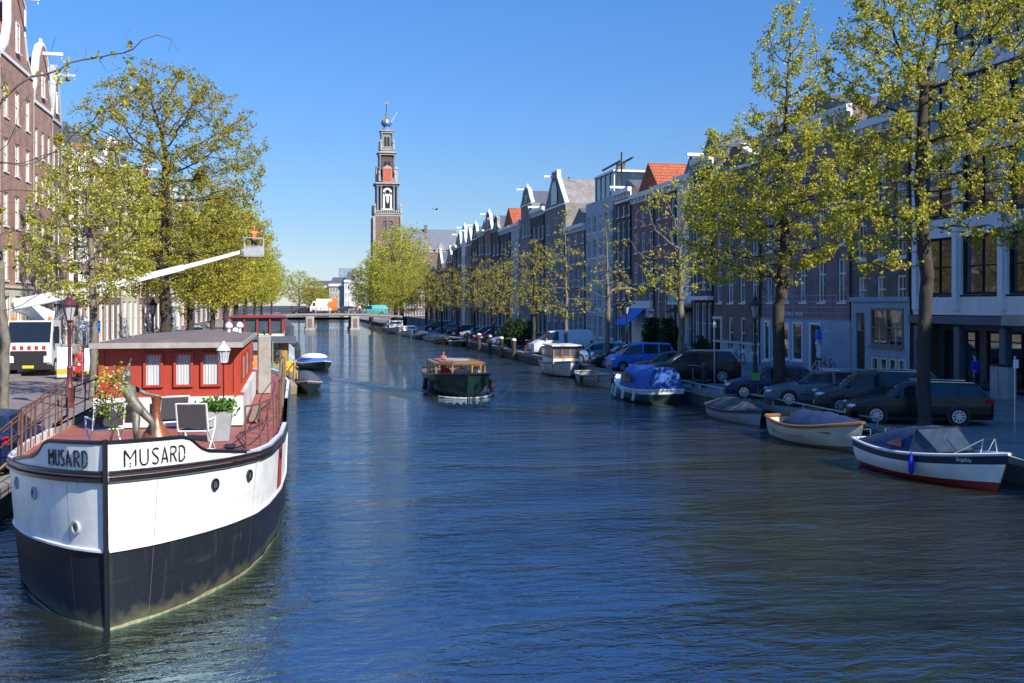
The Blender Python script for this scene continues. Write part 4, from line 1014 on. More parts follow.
for u, s, rz, lb in ((102, 1.0, 1.5, 'yellow green elm on the left quay beyond the red glazed houseboat'), (122, 1.22, 3.1, 'fourth full elm along the left quay, where the row reaches the water'),
                     (145, 1.2, 4.4, 'yellow elm on the left quay just short of the bridge'), (172, 1.3, .7, 'furthest elm on the left quay before the bridge'), (215, 1.05, 2.4, 'yellow elm beyond the left end of the bridge'), (262, 1.1, 5.2, 'pale elm in the gap left of the closing buildings')):
    clone(tD, lb, (-7.6, u, SZ), rz, s)
for (px, d_, s_, rz_, lb_) in ((281, 300, 1.1, 1, 'yellow elm left in the gap behind the bridge'), (296, 320, 1.15, 3, 'yellow elm right in the gap behind the bridge')):
    clone(tD, lb_, (uv(px, d_)[0] if uv(px, d_)[1] > 331 else -8.2 + (px - 281) * .1, 345 - (296 - px) * 4, SZ), rz_, s_ * 1.2)
for px, d_, s_, rz_, lb_ in ((299, 352, 1.15, .5, 'yellow elm closing the canal, left of the low brown building'), (320, 338, .8, 4, 'small yellow tree directly in front of the low brown building')):
    clone(tD, lb_, uv(px, d_) + (SZ,), rz_, s_)
clone(tD, 'round green tree in front of the low brown building beyond the bridge', uv(313, 336) + (SZ,), 2, (.9, .9, .95))
# the almost bare tree hanging into the picture at the left edge
tree('budding_elm', 'nearly bare elm at the left edge with few leaf tufts on long overhanging twigs', (-8.1, 31.2, SZ), 61,
     [(0, 0, 0), (.05, 0, 3), (-.2, 0, 6), (-.3, 0, 9)], [(-1.2, 0, 8.2, 3.0, 3.0, 4.4), (2.4, -1.0, 10.2, 2.0, 1.6, 1.6), (4.2, -1.5, 10.6, 1.6, 1.5, 1.6), (0, 0, 4.6, 1.9, 2, 1.5)], 520, .13, leaf=(2, .07, .09, 'leaf', .03, 5, .38), kill=.6, infl=3.4, bark='barkpale', rt=.007)
# bushes and hedges
def bush(label, loc, r, seed, m='leafdark', n=900, size=.12, name='bush', group=None):
    rg = np.random.default_rng(seed)
    P = rg.normal(size=(n, 3)); P /= np.linalg.norm(P, axis=1)[:, None]; P *= (rg.random(n) ** .45)[:, None]
    P = P * (1 + .22 * np.sin(P * 7 + seed)) * np.array(r) + np.array([0, 0, r[2]])
    o = thing(name, label, 'bush', loc, 0, group)
    a = rg.normal(size=(n, 3)); a /= np.linalg.norm(a, axis=1)[:, None]; b = np.cross(a, rg.normal(size=(n, 3))); b /= np.linalg.norm(b, axis=1)[:, None]
    a = np.repeat(a, 4, 0); b = np.repeat(b, 4, 0); a += rg.normal(size=a.shape) * .6; C = np.repeat(P, 4, 0) + rg.normal(size=(n * 4, 3)) * size
    V = np.stack([C - a * size, C + b * size * .6, C + a * size, C - b * size * .6], 1).reshape(-1, 3)
    link(bpy.data.objects.new('foliage', np_mesh('foliage', V, np.arange(len(V)).reshape(-1, 4), M[m], False)), o)
    c = MB()
    for k in range(7):
        t = k * .9; c.tube([(.06 * math.cos(t), .06 * math.sin(t), 0), (r[0] * .3 * math.cos(t), r[1] * .3 * math.sin(t), r[2] * .8), (r[0] * .5 * math.cos(t), r[1] * .5 * math.sin(t), r[2] * 1.4)], [.03, .02, .008], 4)
    c.build('stems', M['bark'], o)
    return o
bush('large dark green bush on the quay just left of the white van', (20.6, 92, SZ), (1.7, 2.2, 1.35), 3)
bush('dark green clipped shrub standing by the facade above the silver car', (28.6, 77, SZ), (.8, .9, 1.6), 4, n=500)
bush('second dark clipped shrub by the facade, nearer the blue awning', (28.7, 73.5, SZ), (.8, .9, 1.45), 9, n=500)
bush('bushy green hedge on the left quay below the huge round elm', (-8.0, 55, SZ), (1.9, 1.6, 1.15), 6, 'leafgreen', n=900)
bush('grey green hedge on the left quay right of the huge elm trunk', (-7.6, 61, SZ), (1.6, 1.6, 1.2), 7, 'leafdark', n=700)
bush('dark potted shrub before the house with the glazed bay', (29.7, 69.5, SZ + .13), (.5, .9, .75), 8, n=300, size=.09)
bush('small dark shrub under the white balcony', (29.7, 75.5, SZ + .13), (.5, .8, .7), 10, n=300, size=.09)
# ------------------------------------------------------------------ people
def skinned(name, joints, m, parent, sub=2):
    """joints: list of chains of (x, y, z, r); the first vertex of a later chain joins the nearest earlier one"""
    V = []; E = []; Rr = []
    for ch in joints:
        prev = None
        for (x, y, z, r_) in ch:
            j = next((i for i, q in enumerate(V) if abs(q[0] - x) + abs(q[1] - y) + abs(q[2] - z) < 1e-4), None)
            if j is None: V.append((x, y, z)); Rr.append(r_); j = len(V) - 1
            if prev is not None and prev != j: E.append((prev, j))
            prev = j
    me = bpy.data.meshes.new(name); me.from_pydata(V, E, []); me.materials.append(m)
    o = bpy.data.objects.new(name, me); link(o, parent)
    md = o.modifiers.new('Skin', 'SKIN'); md.use_smooth_shade = True
    for i, sv in enumerate(me.skin_vertices[0].data): sv.radius = (Rr[i], Rr[i]); sv.use_root = (i == 0)
    s = o.modifiers.new('Subdivision', 'SUBSURF'); s.levels = sub - 1; s.render_levels = sub - 1
    return o
def L3(a, b, t): return tuple(a[i] + (b[i] - a[i]) * t for i in range(3))
def person(label, loc, rz, pose, top, legs, hair='hairdark', h=1.75, group=None, lower=True, extra=None):
    """the figure faces -y; z from the soles"""
    o = thing('person', label, 'person', loc, rz, group, h / 1.75)
    hip, chest, neck, head = pose.get('hip', (0, 0, .93)), pose.get('chest', (0, 0, 1.28)), pose.get('neck', (0, 0, 1.47)), pose.get('head', (0, -.02, 1.62))
    shl, shr = pose.get('shl', (-.17, 0, 1.40)), pose.get('shr', (.17, 0, 1.40))
    ell, elr = pose.get('ell', (-.23, .02, 1.12)), pose.get('elr', (.23, .02, 1.12))
    wrl, wrr = pose.get('wrl', (-.24, -.06, .88)), pose.get('wrr', (.24, -.06, .88))
    hl, hr = (hip[0] - .09, hip[1], hip[2] - .05), (hip[0] + .09, hip[1], hip[2] - .05)
    knl, knr = pose.get('knl', (-.1, -.02, .50)), pose.get('knr', (.1, -.02, .50))
    anl, anr = pose.get('anl', (-.1, .02, .09)), pose.get('anr', (.1, .02, .09))
    j = lambda p, r_: (*p, r_)
    ch = [[j(hip, .10), j(L3(hip, chest, .5), .105), j(chest, .12), j(L3(chest, neck, .7), .075), j(neck, .052), j(L3(neck, head, .45), .055), j(L3(neck, head, .9), .085), j((head[0], head[1], head[2] + .06), .078)]]
    for s, e, w_ in ((shl, ell, wrl), (shr, elr, wrr)): ch.append([j(chest, .12), j(s, .058), j(e, .040), j(w_, .027), j(L3(e, w_, 1.25), .03)])
    for a, k, f in ((hl, knl, anl), (hr, knr, anr)): ch.append([j(hip, .10), j(a, .085), j(k, .055), j(f, .038), (f[0], f[1] - .13, .03, .032)])
    body = skinned('body', ch, M['skin'], o)
    f = MB(); hx, hy, hz = head
    f.ball((hx, hy - .085, hz + .02), (.014, .022, .02), 6, 4); f.ball((hx - .083, hy, hz + .015), (.012, .02, .03), 6, 4); f.ball((hx + .083, hy, hz + .015), (.012, .02, .03), 6, 4)
    for w_, e, sgn in ((wrl, ell, -1), (wrr, elr, 1)):
        d = Vector(w_) - Vector(e); d.normalize(); p = Vector(w_) + d * .07
        sd_ = d.cross(Vector((0, 1, 0))); sd_ = sd_.normalized() if sd_.length > .2 else Vector((1, 0, 0))
        for k in range(4):
            q = p + sd_ * (k - 1.5) * .018; ln = (.06, .075, .07, .052)[k]
            f.tube([q, q + d * ln * .6, q + d * ln + Vector((0, -.015, 0))], [.009, .008, .006], 5)
        f.tube([p - d * .04 + sd_ * .02, p + Vector((0, -.045, 0)), p + d * .03 + Vector((0, -.055, 0))], [.011, .009, .007], 5)
    f.build('face_and_fingers', M['skin'], o, smooth=True)
    e_ = MB()
    for s in (-1, 1): e_.ball((hx + s * .03, hy - .078, hz + .035), (.009, .008, .006), 6, 4)
    e_.box(hx - .022, hx + .022, hy - .088, hy - .076, hz - .032, hz - .025); e_.build('eyes_and_mouth', M['hairdark'], o)
    hm = MB(); hm.ball((hx, hy + .022, hz + .062), (.092, .095, .088), 10, 7); hm.build('hair', M[hair], o, smooth=True)
    jk = [[j((hip[0], hip[1], hip[2] - .04), .135), j(L3(hip, chest, .5), .128), j(chest, .145), j(L3(chest, neck, .6), .085)]]
    for s, e, w_ in ((shl, ell, wrl), (shr, elr, wrr)): jk.append([j(chest, .145), j(s, .074), j(e, .055), j(L3(e, w_, .92), .042)])
    skinned('jacket', jk, M[top], o)
    if lower:
        skinned('trousers', [[j(hip, .12), j(a, .105), j(k, .075), j(L3(k, f_, .95), .058)] for a, k, f_ in ((hl, knl, anl), (hr, knr, anr))], M[legs], o)
        for f_ in (anl, anr):
            b = MB(); b.ball((f_[0], f_[1] - .06, max(.04, f_[2] - .045)), (.05, .14, .045), 8, 5); b.build('shoe', M['shoe'], o, smooth=True)
    return o
# man on a stepladder cleaning the lettered shopfront (seen from behind)
lx, lu = 29.0, None
_x, _u = uv(818.5, 54.0)
vv = 29.2; uu, dd = face_u(818.5, vv)
lad = thing('stepladder', 'pale stepladder under the workman at the lettered shopfront', 'ladder', (vv, uu, SZ + .13), R(-90))
c = MB()
for s in (-1, 1):
    c.tube([(s * .27, -.45, 0), (s * .19, 0, .75)], .03, 5); c.tube([(s * .27, .42, 0), (s * .19, .04, .75)], .025, 5)
c.build('rails', M['metal'], lad)
for k in range(2):
    z = .24 + k * .26; y = -.45 + .45 * z / .75; c = MB(); c.box(-.24, .24, y - .05, y + .06, z, z + .03); c.build('step', M['metal'], lad)
c = MB(); c.box(-.22, .22, -.10, .14, .75, .79); c.build('platform', M['metal'], lad)
person('workman in pale blue clothes with his arms raised, standing on a stepladder', (vv, uu, SZ + .13 + .79), R(90), dict(ell=(-.30, -.2, 1.45), wrl=(-.25, -.42, 1.6), elr=(.32, -.12, 1.22), wrr=(.36, -.33, 1.15), head=(.02, -.04, 1.62)), 'clothpale', 'clothpale', h=1.9)
b_ = MB(); b_.bbox(-.17, .17, -.14, .14, 0, .55, .05); bg_ = b_.build('body', M['brightblue']); bg_.name = 'body'
bgt = thing('tool_bag', 'bright blue bag hanging at the workman on the stepladder', 'bag', (vv - .22, uu - .34, SZ + 2.1), R(-90)); bg_.parent = bgt
b_ = MB(); b_.tube([(-.12, 0, .55), (-.08, 0, .78), (.08, 0, .78), (.12, 0, .55)], .018, 5); b_.build('strap', M['navy'], bgt)
_x, _u = uv(975, 43.0)
person('person in a royal blue jacket walking past the dark shop windows', (_x, _u, SZ + .13), R(200), dict(knl=(-.1, -.16, .5), anl=(-.1, -.22, .1), anr=(.1, .22, .12), wrl=(-.25, -.2, .92), wrr=(.25, .1, .9)), 'clothblue', 'clothdark', h=1.85)
# ------------------------------------------------------------------ boats
class Hull:
    def __init__(s, L, B, stern, mid, bow, tr=.72, rake=.35, full=2.3, keel=-.3, maxt=.42, flare=.25):
        s.L, s.B, s.z = L, B, (stern, mid, bow); s.tr, s.rake, s.full, s.keel, s.maxt, s.fl = tr, rake, full, keel, maxt, flare
    def hb(s, t):
        m = s.maxt
        if t < m: return s.B / 2 * (1 - (1 - s.tr) * ((m - t) / m) ** 2)
        return s.B / 2 * max(0.0, 1 - ((t - m) / (1 - m)) ** s.full)
    def sheer(s, t):
        a, b, c = s.z; return a * (1 - t) * (1 - 2 * t) + 4 * b * t * (1 - t) + c * t * (2 * t - 1)
    def pt(s, t, k, side=1, off=0.0):
        zs = s.sheer(t); z = s.keel + (zs - s.keel) * k
        e = .55 + s.fl * max(0, (t - .4) / .6) * 2
        y = s.hb(t) * (1 - (1 - k) ** 2.1) ** e
        x = -s.L / 2 + (s.L - s.rake) * t + s.rake * k * t ** 5
        return (x, side * (y + off), z)
    def band(s, k0, k1, off=0.0, n=26, rows=5, t0=0, t1=1):
        mb = MB()
        for side in (1, -1):
            g = [[s.pt(t0 + (t1 - t0) * i / n, k0 + (k1 - k0) * j / rows, side, off) for j in range(rows + 1)] for i in range(n + 1)]
            mb.grid(g, flip=side > 0)
        if t0 == 0:
            l = [s.pt(0, k0 + (k1 - k0) * j / rows, 1, off) for j in range(rows + 1)] + [s.pt(0, k0 + (k1 - k0) * j / rows, -1, off) for j in range(rows, -1, -1)]
            if off: l = [(p[0] - off, p[1], p[2]) for p in l]
            mb.poly(l)
        return mb
    def rim(s, r, off=0.0, dz=0.0, n=30, t0=0, t1=1):
        mb = MB()
        for side in (1, -1):
            pts = [s.pt(t0 + (t1 - t0) * i / n, 1, side, off) for i in range(n + 1)]
            mb.tube([(p[0], p[1], p[2] + dz) for p in pts], r, 6)
        if t0 == 0: a, b = s.pt(0, 1, 1, off), s.pt(0, 1, -1, off); mb.tube([a, b], r, 6)
        return mb
    def deck(s, dz=-.05, t0=0, t1=1, n=24, inset=.02, camber=.03):
        mb = MB(); g = []
        for i in range(n + 1):
            t = t0 + (t1 - t0) * i / n; p = s.pt(t, 1, 1); w_ = max(0, p[1] - inset)
            g.append([(p[0], w_ * q, p[2] + dz + camber * (1 - q * q)) for q in (-1, -.5, 0, .5, 1)])
        return mb.grid(g, flip=True)
def cover(h, prof, overhang=.05, n=24, m=10, t0=0, t1=1, power=2.0, drop=.1):
    """canvas: prof(t) is the height over the sheer at the middle"""
    mb = MB(); g = []
    for i in range(n + 1):
        t = t0 + (t1 - t0) * i / n; p = h.pt(t, 1, 1, overhang); w_ = p[1]; row = []
        for j in range(m + 1):
            q = -1 + 2 * j / m; hh = prof(t) * (1 - abs(q) ** power)
            row.append((p[0], w_ * q, p[2] + hh + .02 + .012 * math.sin(t * 40 + q * 5) * (1 - q * q)))
        row = [(p[0], -w_, p[2] - drop)] + row + [(p[0], w_, p[2] - drop)]
        g.append(row)
    mb.grid(g, flip=True)
    mb.poly([tuple(x) for x in g[0]]); mb.poly([tuple(x) for x in g[-1]][::-1])
    return mb
def cleat_line(o, a, b, r=.012): c = MB(); c.tube([a, L3(a, b, .5)[:2] + (min(a[2], b[2]) + abs(a[2] - b[2]) * .25,), b], r, 4); c.build('mooring_rope', M['greytrim'], o)
def outward(x, y): return math.atan2(y, x)
def head(a, b): return math.atan2(b[1] - a[1], b[0] - a[0])

# white sloop with the navy hood
st, bw_ = (16.9, 26.5), (17.35, 21.7)
o = thing('motor_sloop', 'white clinker sloop with navy hood, red waterline and windscreen, nearest boat on the right', 'boat', ((st[0] + bw_[0]) / 2, (st[1] + bw_[1]) / 2, 0), head(st, bw_))
h = Hull(5.1, 2.0, .78, .68, .98, tr=.78, rake=.5, keel=-.28)
h.band(0, .42).build('underbody', M['red'], o, smooth=50)
hb_ = MB()
for side in (1, -1):                     # overlapping strakes
    for q in range(6):
        k0 = .42 + (.80 - .42) * q / 6; k1 = .42 + (.80 - .42) * (q + 1) / 6
        g = [[h.pt(i / 26, k0, side, .026), h.pt(i / 26, k1, side, .008)] for i in range(27)]
        hb_.grid(g, flip=side > 0); g2 = [[h.pt(i / 26, k0, side, .0), h.pt(i / 26, k0, side, .026)] for i in range(27)]; hb_.grid(g2, flip=side > 0)
l = [h.pt(0, .42 + .38 * j / 4, 1, .01) for j in range(5)] + [h.pt(0, .42 + .38 * j / 4, -1, .01) for j in range(4, -1, -1)]; hb_.poly(l)
hb_.build('hull', M['hullwhite'], o)
h.band(.80, 1.0, .012).build('sheer_band', M['navypaint'], o, smooth=50)
h.rim(.045, .02, .02).build('gunwale', M['hullwhite'], o, smooth=True)
h.deck(-.02, .64, 1).build('foredeck', M['hullwhite'], o)
h.deck(-.25, 0, .64).build('cockpit_sole', M['greybox'], o)
def hood(t): return .70 * math.sin(min(1, max(0, (t - .0) / .56)) * math.pi / 2) ** .9 if t < .56 else .70
cover(h, hood, .0, t0=.04, t1=.56, power=2.6, drop=.0).build('hood', M['navy'], o, smooth=60)
c = MB(); p = h.pt(.56, 1, 1); q = h.pt(.70, 1, 1); zt = p[2] + .66; zb = q[2] + .08
c.add([(p[0], -p[1] * .72, zt), (p[0], p[1] * .72, zt), (q[0], q[1] * .72, zb), (q[0], -q[1] * .72, zb)], [(0, 1, 2, 3)])
c.add([(p[0], p[1] * .72, zt), (p[0], p[1] * .95, p[2] + .03), (q[0], q[1] * .72, zb)], [(0, 1, 2)]); c.add([(p[0], -p[1] * .72, zt), (q[0], -q[1] * .72, zb), (p[0], -p[1] * .95, p[2] + .03)], [(0, 1, 2)])
c.build('windscreen', M['screenglass'], o)
c = MB()
for s in (1, -1):
    c.tube([(p[0], s * p[1] * .73, zt + .01), (q[0], s * q[1] * .73, zb)], .022, 5); c.tube([(p[0], s * p[1] * .73, zt), (p[0] - .02, s * p[1] * .97, p[2])], .018, 5)
c.tube([(p[0], -p[1] * .73, zt + .01), (p[0], p[1] * .73, zt + .01)], .025, 5); c.tube([(q[0], -q[1] * .73, zb), (q[0], q[1] * .73, zb)], .02, 5); c.tube([((p[0] + q[0]) / 2, 0, (zt + zb) / 2 + .01), (q[0], 0, zb)], .012, 4)
c.build('windscreen_frame', M['navypaint'], o)
for s in (1, -1):
    c = MB()
    P0 = h.pt(.36, 1, s); P1 = h.pt(.50, 1, s)
    c.add([(P0[0], P0[1] * .94, P0[2] + .20), (P1[0], P1[1] * .965, P1[2] + .16), (P1[0] - .12, P1[1] * .84, P1[2] + .44), (P0[0] + .22, P0[1] * .85, P0[2] + .40)], [(0, 1, 2, 3)])
    c.build('hood_window', M['screenglass'], o)
c = MB()
for s in (1,): a = h.pt(.9, 1, 1); b = h.pt(.78, 1, 1)
c.tube([(a[0], a[1] * .8, a[2]), (a[0] + .02, a[1] * .5, a[2] + .42), (a[0] + .02, -a[1] * .5, a[2] + .42), (a[0], -a[1] * .8, a[2])], .017, 6)
for s in (1, -1): c.tube([(a[0] + .02, s * a[1] * .5, a[2] + .42), (b[0], s * b[1] * .9, b[2])], .015, 6)
c.build('bow_rail', M['chrome'], o)
c = MB(); a = h.pt(.02, 1, 1)
for s in (.55, -.55): c.tube([(a[0] + .05, s * a[1] - .18, a[2]), (a[0] + .02, s * a[1] - .18, a[2] + .28), (a[0] + .02, s * a[1] + .18, a[2] + .28), (a[0] + .05, s * a[1] + .18, a[2])], .02, 6)
c.build('stern_rails', M['chrome'], o)
fs = -1                                    # the side towards the open water
a = h.pt(.6, 1, fs, .09)
c = MB(); c.lathe([(.02, -.52), (.07, -.46), (.08, -.3), (.08, -.12), (.03, -.03), (.015, .1)], 8, (a[0], a[1], a[2])); c.build('fender', M['clothblue'], o, smooth=True)
a = h.pt(.855, .9, fs, .03); b = h.pt(.80, .9, fs, .03)
letters('Sophie', .15, 'white', o, 'name_lettering', (a[0], a[1] - .012, a[2] - .04), (R(80), 0, math.atan2(a[1] - b[1], a[0] - b[0])), .003)

# cream sloop with brown gunwale
st, bw_ = (17.15, 33.1), (17.7, 28.7)
o = thing('open_sloop', 'cream sloop with varnished gunwale and a navy cover over its fore half', 'boat', ((st[0] + bw_[0]) / 2, (st[1] + bw_[1]) / 2, 0), head(st, bw_))
h = Hull(4.6, 1.85, .74, .62, .96, tr=.55, rake=.25, full=2.8, maxt=.5)
h.band(0, .38).build('underbody', M['woodpale'], o, smooth=50)
h.band(.38, 1).build('hull', M['cream'], o, smooth=50)
h.rim(.06, .03).build('gunwale', M['wood'], o, smooth=True)
h.deck(-.32, 0, .6).build('cockpit_sole', M['wood'], o)
c = MB(); a = h.pt(.2, 1, 1)
c.box(a[0] - .15, a[0] + .15, -a[1] + .05, a[1] - .05, .28, .33); b = h.pt(.04, 1, 1); c.box(b[0], b[0] + .45, -b[1] + .08, b[1] - .08, .30, .35); c.build('thwart', M['wood'], o)
cover(h, lambda t: .46 * min(1, max(.02, (1 - t) * 2.6)) ** .8, -.02, t0=.33, t1=.97, power=1.8, drop=0).build('cover', M['navy'], o, smooth=60)
c = MB(); a = h.pt(.12, 1, 1); c.tube([(a[0], .1, .35), (a[0] + .1, .1, .72), (a[0] + .38, .1, .76)], .02, 5); c.build('tiller', M['chrome'], o)
c = MB(); a = h.pt(.18, 1, 1); c.bbox(a[0] - .2, a[0] + .35, .45, .62, .62, .78, .03); c.build('white_cushion', M['clothwhite'], o)
c = MB(); a = h.pt(.82, .78, -1, .012); b = h.pt(.72, .78, -1, .012); c.box(-.22, .22, -.012, .01, -.03, .03)
c.T = None; q_ = c.build('fairlead_plate', M['wood'], o, loc=(a[0] - .12, a[1] - .035, a[2])); q_.rotation_euler = (0, 0, math.atan2(a[1] - b[1], a[0] - b[0]))

# grey covered dinghy
st, bw_ = (17.85, 39.9), (17.8, 35.8)
o = thing('covered_dinghy', 'white dinghy fully hidden under a slack grey cover beside the dark blue hatchback', 'boat', ((st[0] + bw_[0]) / 2, (st[1] + bw_[1]) / 2, 0), head(st, bw_))
h = Hull(4.1, 1.6, .5, .46, .62, tr=.8, rake=.3)
h.band(0, .85).build('hull', M['greybox'], o, smooth=50)
h.rim(.05, .02, -.02).build('rubbing_strake', M['greycover'], o, smooth=True)
cover(h, lambda t: .42 * math.sin(math.pi * min(1, max(0, t * .9 + .12))) + .03, .03, power=1.5, drop=.12).build('cover', M['greycover'], o, smooth=60)

# blue tarpaulin cabin boat
st, bw_ = (17.3, 44.8), (17.0, 51.0)
o = thing('cabin_boat', 'dark hulled cabin boat under a bright blue tarpaulin with white window strip', 'boat', ((st[0] + bw_[0]) / 2, (st[1] + bw_[1]) / 2, 0), head(st, bw_))
h = Hull(6.3, 2.2, .66, .62, .98, tr=.85, rake=.5)
h.band(0, .8).build('hull', M['green'], o, smooth=50)
h.band(.8, 1, .015).build('sheer_band', M['hullwhite'], o, smooth=50)
h.rim(.05, .02).build('gunwale', M['hullwhite'], o, smooth=True); h.deck(0, .6, 1).build('foredeck', M['hullwhite'], o)
cover(h, lambda t: 1.05 if t < .52 else 1.05 - (t - .52) * 2.2, -.01, t0=.01, t1=.58, power=5, drop=.12).build('canopy', M['bluecover'], o, smooth=60)
cab = MB(); a = h.pt(.56, 1, 1); b = h.pt(.80, 1, 1)
cab.add([(a[0], -a[1] * .8, a[2]), (a[0], a[1] * .8, a[2]), (b[0], b[1] * .7, b[2]), (b[0], -b[1] * .7, b[2]), (a[0], -a[1] * .72, a[2] + .62), (a[0], a[1] * .72, a[2] + .62), (b[0] - .25, b[1] * .62, b[2] + .35), (b[0] - .25, -b[1] * .62, b[2] + .35)],
        [(0, 4, 7, 3), (1, 2, 6, 5), (2, 3, 7, 6), (4, 5, 6, 7)]); cab.build('cabin', M['hullwhite'], o)
c = MB()
for s in (1, -1):
    for t in (.34, .45):
        p = h.pt(t, 1, s); c.box(p[0] - .28, p[0] + .28, p[1] * 1.0 - .02, p[1] * 1.0 + .02, p[2] + .34, p[2] + .74)
c.build('canopy_windows', M['glassdark'], o)
for t in (.18, .40, .60, .8):
    p = h.pt(t, 1, 1, .1); c = MB(); c.tube([(p[0], p[1], .62), (p[0] + .1, p[1] + .05, .1)], .075, 7); c.build('fender', M['hullwhite'], o, smooth=True)
# open grey and white sloop
o = thing('open_sloop', 'low grey and white open sloop moored between the cabin cruiser and the blue boat', 'boat', (17.5, 56.2, 0), R(-88))
h = Hull(4.8, 1.9, .68, .58, .82, tr=.6, rake=.3, full=2.8)
h.band(0, .55).build('hull', M['cream'], o, smooth=50); h.band(.55, 1, .01).build('topsides', M['greybox'], o, smooth=50); h.rim(.06, .03).build('gunwale', M['greytrim'], o, smooth=True)
h.deck(-.3).build('sole', M['woodpale'], o)
for t in (.2, .42, .62):
    a = h.pt(t, 1, 1); c = MB(); c.box(a[0] - .14, a[0] + .14, -a[1] + .04, a[1] - .04, .36, .41); c.build('thwart', M['wood'], o)
for t in (.85, .55):
    p = h.pt(t, 1, -1, .1); c = MB(); c.lathe([(.03, -.5), (.09, -.42), (.09, -.1), (.03, 0)], 8, p); c.build('fender', M['dark'], o)
# small wooden cabin cruiser
o = thing('cabin_cruiser', 'small white cabin cruiser with varnished wheelhouse catching the sun', 'boat', (17.75, 65.3, 0), R(-93))
h = Hull(6.2, 2.3, .8, .8, 1.05, tr=.8, rake=.4, full=3.2, maxt=.5)
h.band(0, .3).build('underbody', M['hullblack'], o, smooth=50); h.band(.3, 1).build('hull', M['hullwhite'], o, smooth=50); h.rim(.05, .02).build('gunwale', M['wood'], o, smooth=True); h.deck(-.02).build('deck', M['cream'], o)
c = MB(); c.box(-1.7, 1.95, -.93, .93, .85, 1.18); c.build('cabin', M['hullwhite'], o)
c = MB(); wall = [(1.75, 1.18), (1.65, 1.98), (-1.2, 1.98), (-1.2, 1.18)]; c.prism(wall, -.89, .89); c.build('wheelhouse', M['wood'], o)
c = MB(); c.bbox(-1.4, 1.9, -1.02, 1.02, 1.985, 2.07, .03); c.build('wheelhouse_roof', M['hullwhite'], o)
for s in (-1, 0, 1):
    c = MB(); c.add([(1.742, s * .56 - .22, 1.36), (1.742, s * .56 + .22, 1.36), (1.682, s * .56 + .22, 1.86), (1.682, s * .56 - .22, 1.86)], [(0, 1, 2, 3)]); c.build('window', M['cabinglass'], o)
for s in (1, -1):
    for k in range(3): c = MB(); c.box(-1.05 + k * .9, -.35 + k * .9, s * .895 - .006, s * .895 + .006, 1.38, 1.84); c.build('window', M['cabinglass'], o)
for s in (1, -1):
    for t in (.25, .6, .8): a = h.pt(t, .82, s, .01); c = MB(); c.disc(a, .09, 'y', .03, 10); c.build('porthole', M['black'], o)
# more boats further along
def small_boat(label, loc, rz, L_, B_, hullm, coverm=None, cab=None, z=(.5, .45, .7), group='boats moored far down the right quay'):
    o = thing('moored_boat', label, 'boat', loc, rz, group); h = Hull(L_, B_, *z, tr=.75, rake=.3)
    h.band(0, 1).build('hull', M[hullm], o, smooth=50); h.rim(.05, .02).build('gunwale', M['greytrim'], o)
    if coverm: cover(h, lambda t: .55 * math.sin(math.pi * min(1, t * .85 + .15)) + .05, .02, power=2.2).build('cover', M[coverm], o, smooth=60)
    else: h.deck(-.15).build('deck', M['woodpale'], o)
    if cab:
        c = MB(); c.prism([(-L_ * .3, z[1]), (L_ * .2, z[1]), (L_ * .14, z[1] + cab[0]), (-L_ * .28, z[1] + cab[0])], -B_ * .38, B_ * .38); c.build('cabin', M[cab[1]], o)
        c = MB()
        for s in (1, -1): c.box(-L_ * .24, L_ * .1, s * B_ * .385 - .01, s * B_ * .385 + .01, z[1] + cab[0] * .45, z[1] + cab[0] * .85)
        c.box(L_ * .155, L_ * .165, -B_ * .3, B_ * .3, z[1] + cab[0] * .45, z[1] + cab[0] * .85); c.build('cabin_windows', M['glassdark'], o)
    return o
small_boat('pale grey covered launch nearest the bridge at the right quay', (16.9, 168, 0), R(-90), 9, 3.0, 'greybox', None, (1.3, 'greybox'), (.9, .8, 1.1))
small_boat('white cruiser moored next to the pale grey launch', (17.3, 151, 0), R(-90), 8, 2.6, 'hullwhite', None, (.8, 'hullwhite'), (.8, .7, 1.0))
small_boat('dark boat with a grey cover between two white ones far along the right quay', (17.9, 140, 0), R(-90), 7, 2.3, 'navypaint', 'greycover')
small_boat('white and blue day boat with a navy cover far along the right quay', (18.1, 130.5, 0), R(-92), 7, 2.3, 'hullwhite', 'navy')
small_boat('brown open boat low on the water left of the mooring posts', (18.0, 122, 0), R(-90), 6, 2.0, 'wood', 'greycover')
small_boat('small black rowing boat beside the mooring posts', (18.6, 114, 0), R(-90), 5, 1.7, 'black')
small_boat('grey launch lying under the right end of the far bridge', (17.3, 184, 0), R(-90), 7, 2.4, 'greybox', 'greycover')
for i, px in enumerate((468, 479, 490, 501.5, 514)):
    r_ = (px - 512) / FPX; x, y = uv(px, 18.75 / (CA * r_ + SA))
    o = thing('mooring_post', ['furthest white capped mooring post, at the brown boat', 'second furthest white capped mooring post', 'middle one of the five white capped mooring posts', 'fourth white capped mooring post, nearer the bush', 'nearest of the five mooring posts, beside the dark bush'][i], 'post', (x, y, 0), 0, 'white capped mooring posts')
    c = MB(); c.lathe([(.2, -.5), (.19, 1.5), (.17, 1.62)], 9); c.build('pile', M['post'], o); c = MB(); c.lathe([(.21, 1.62), (.2, 1.75), (.03, 1.82)], 9); c.build('cap', M['white'], o)

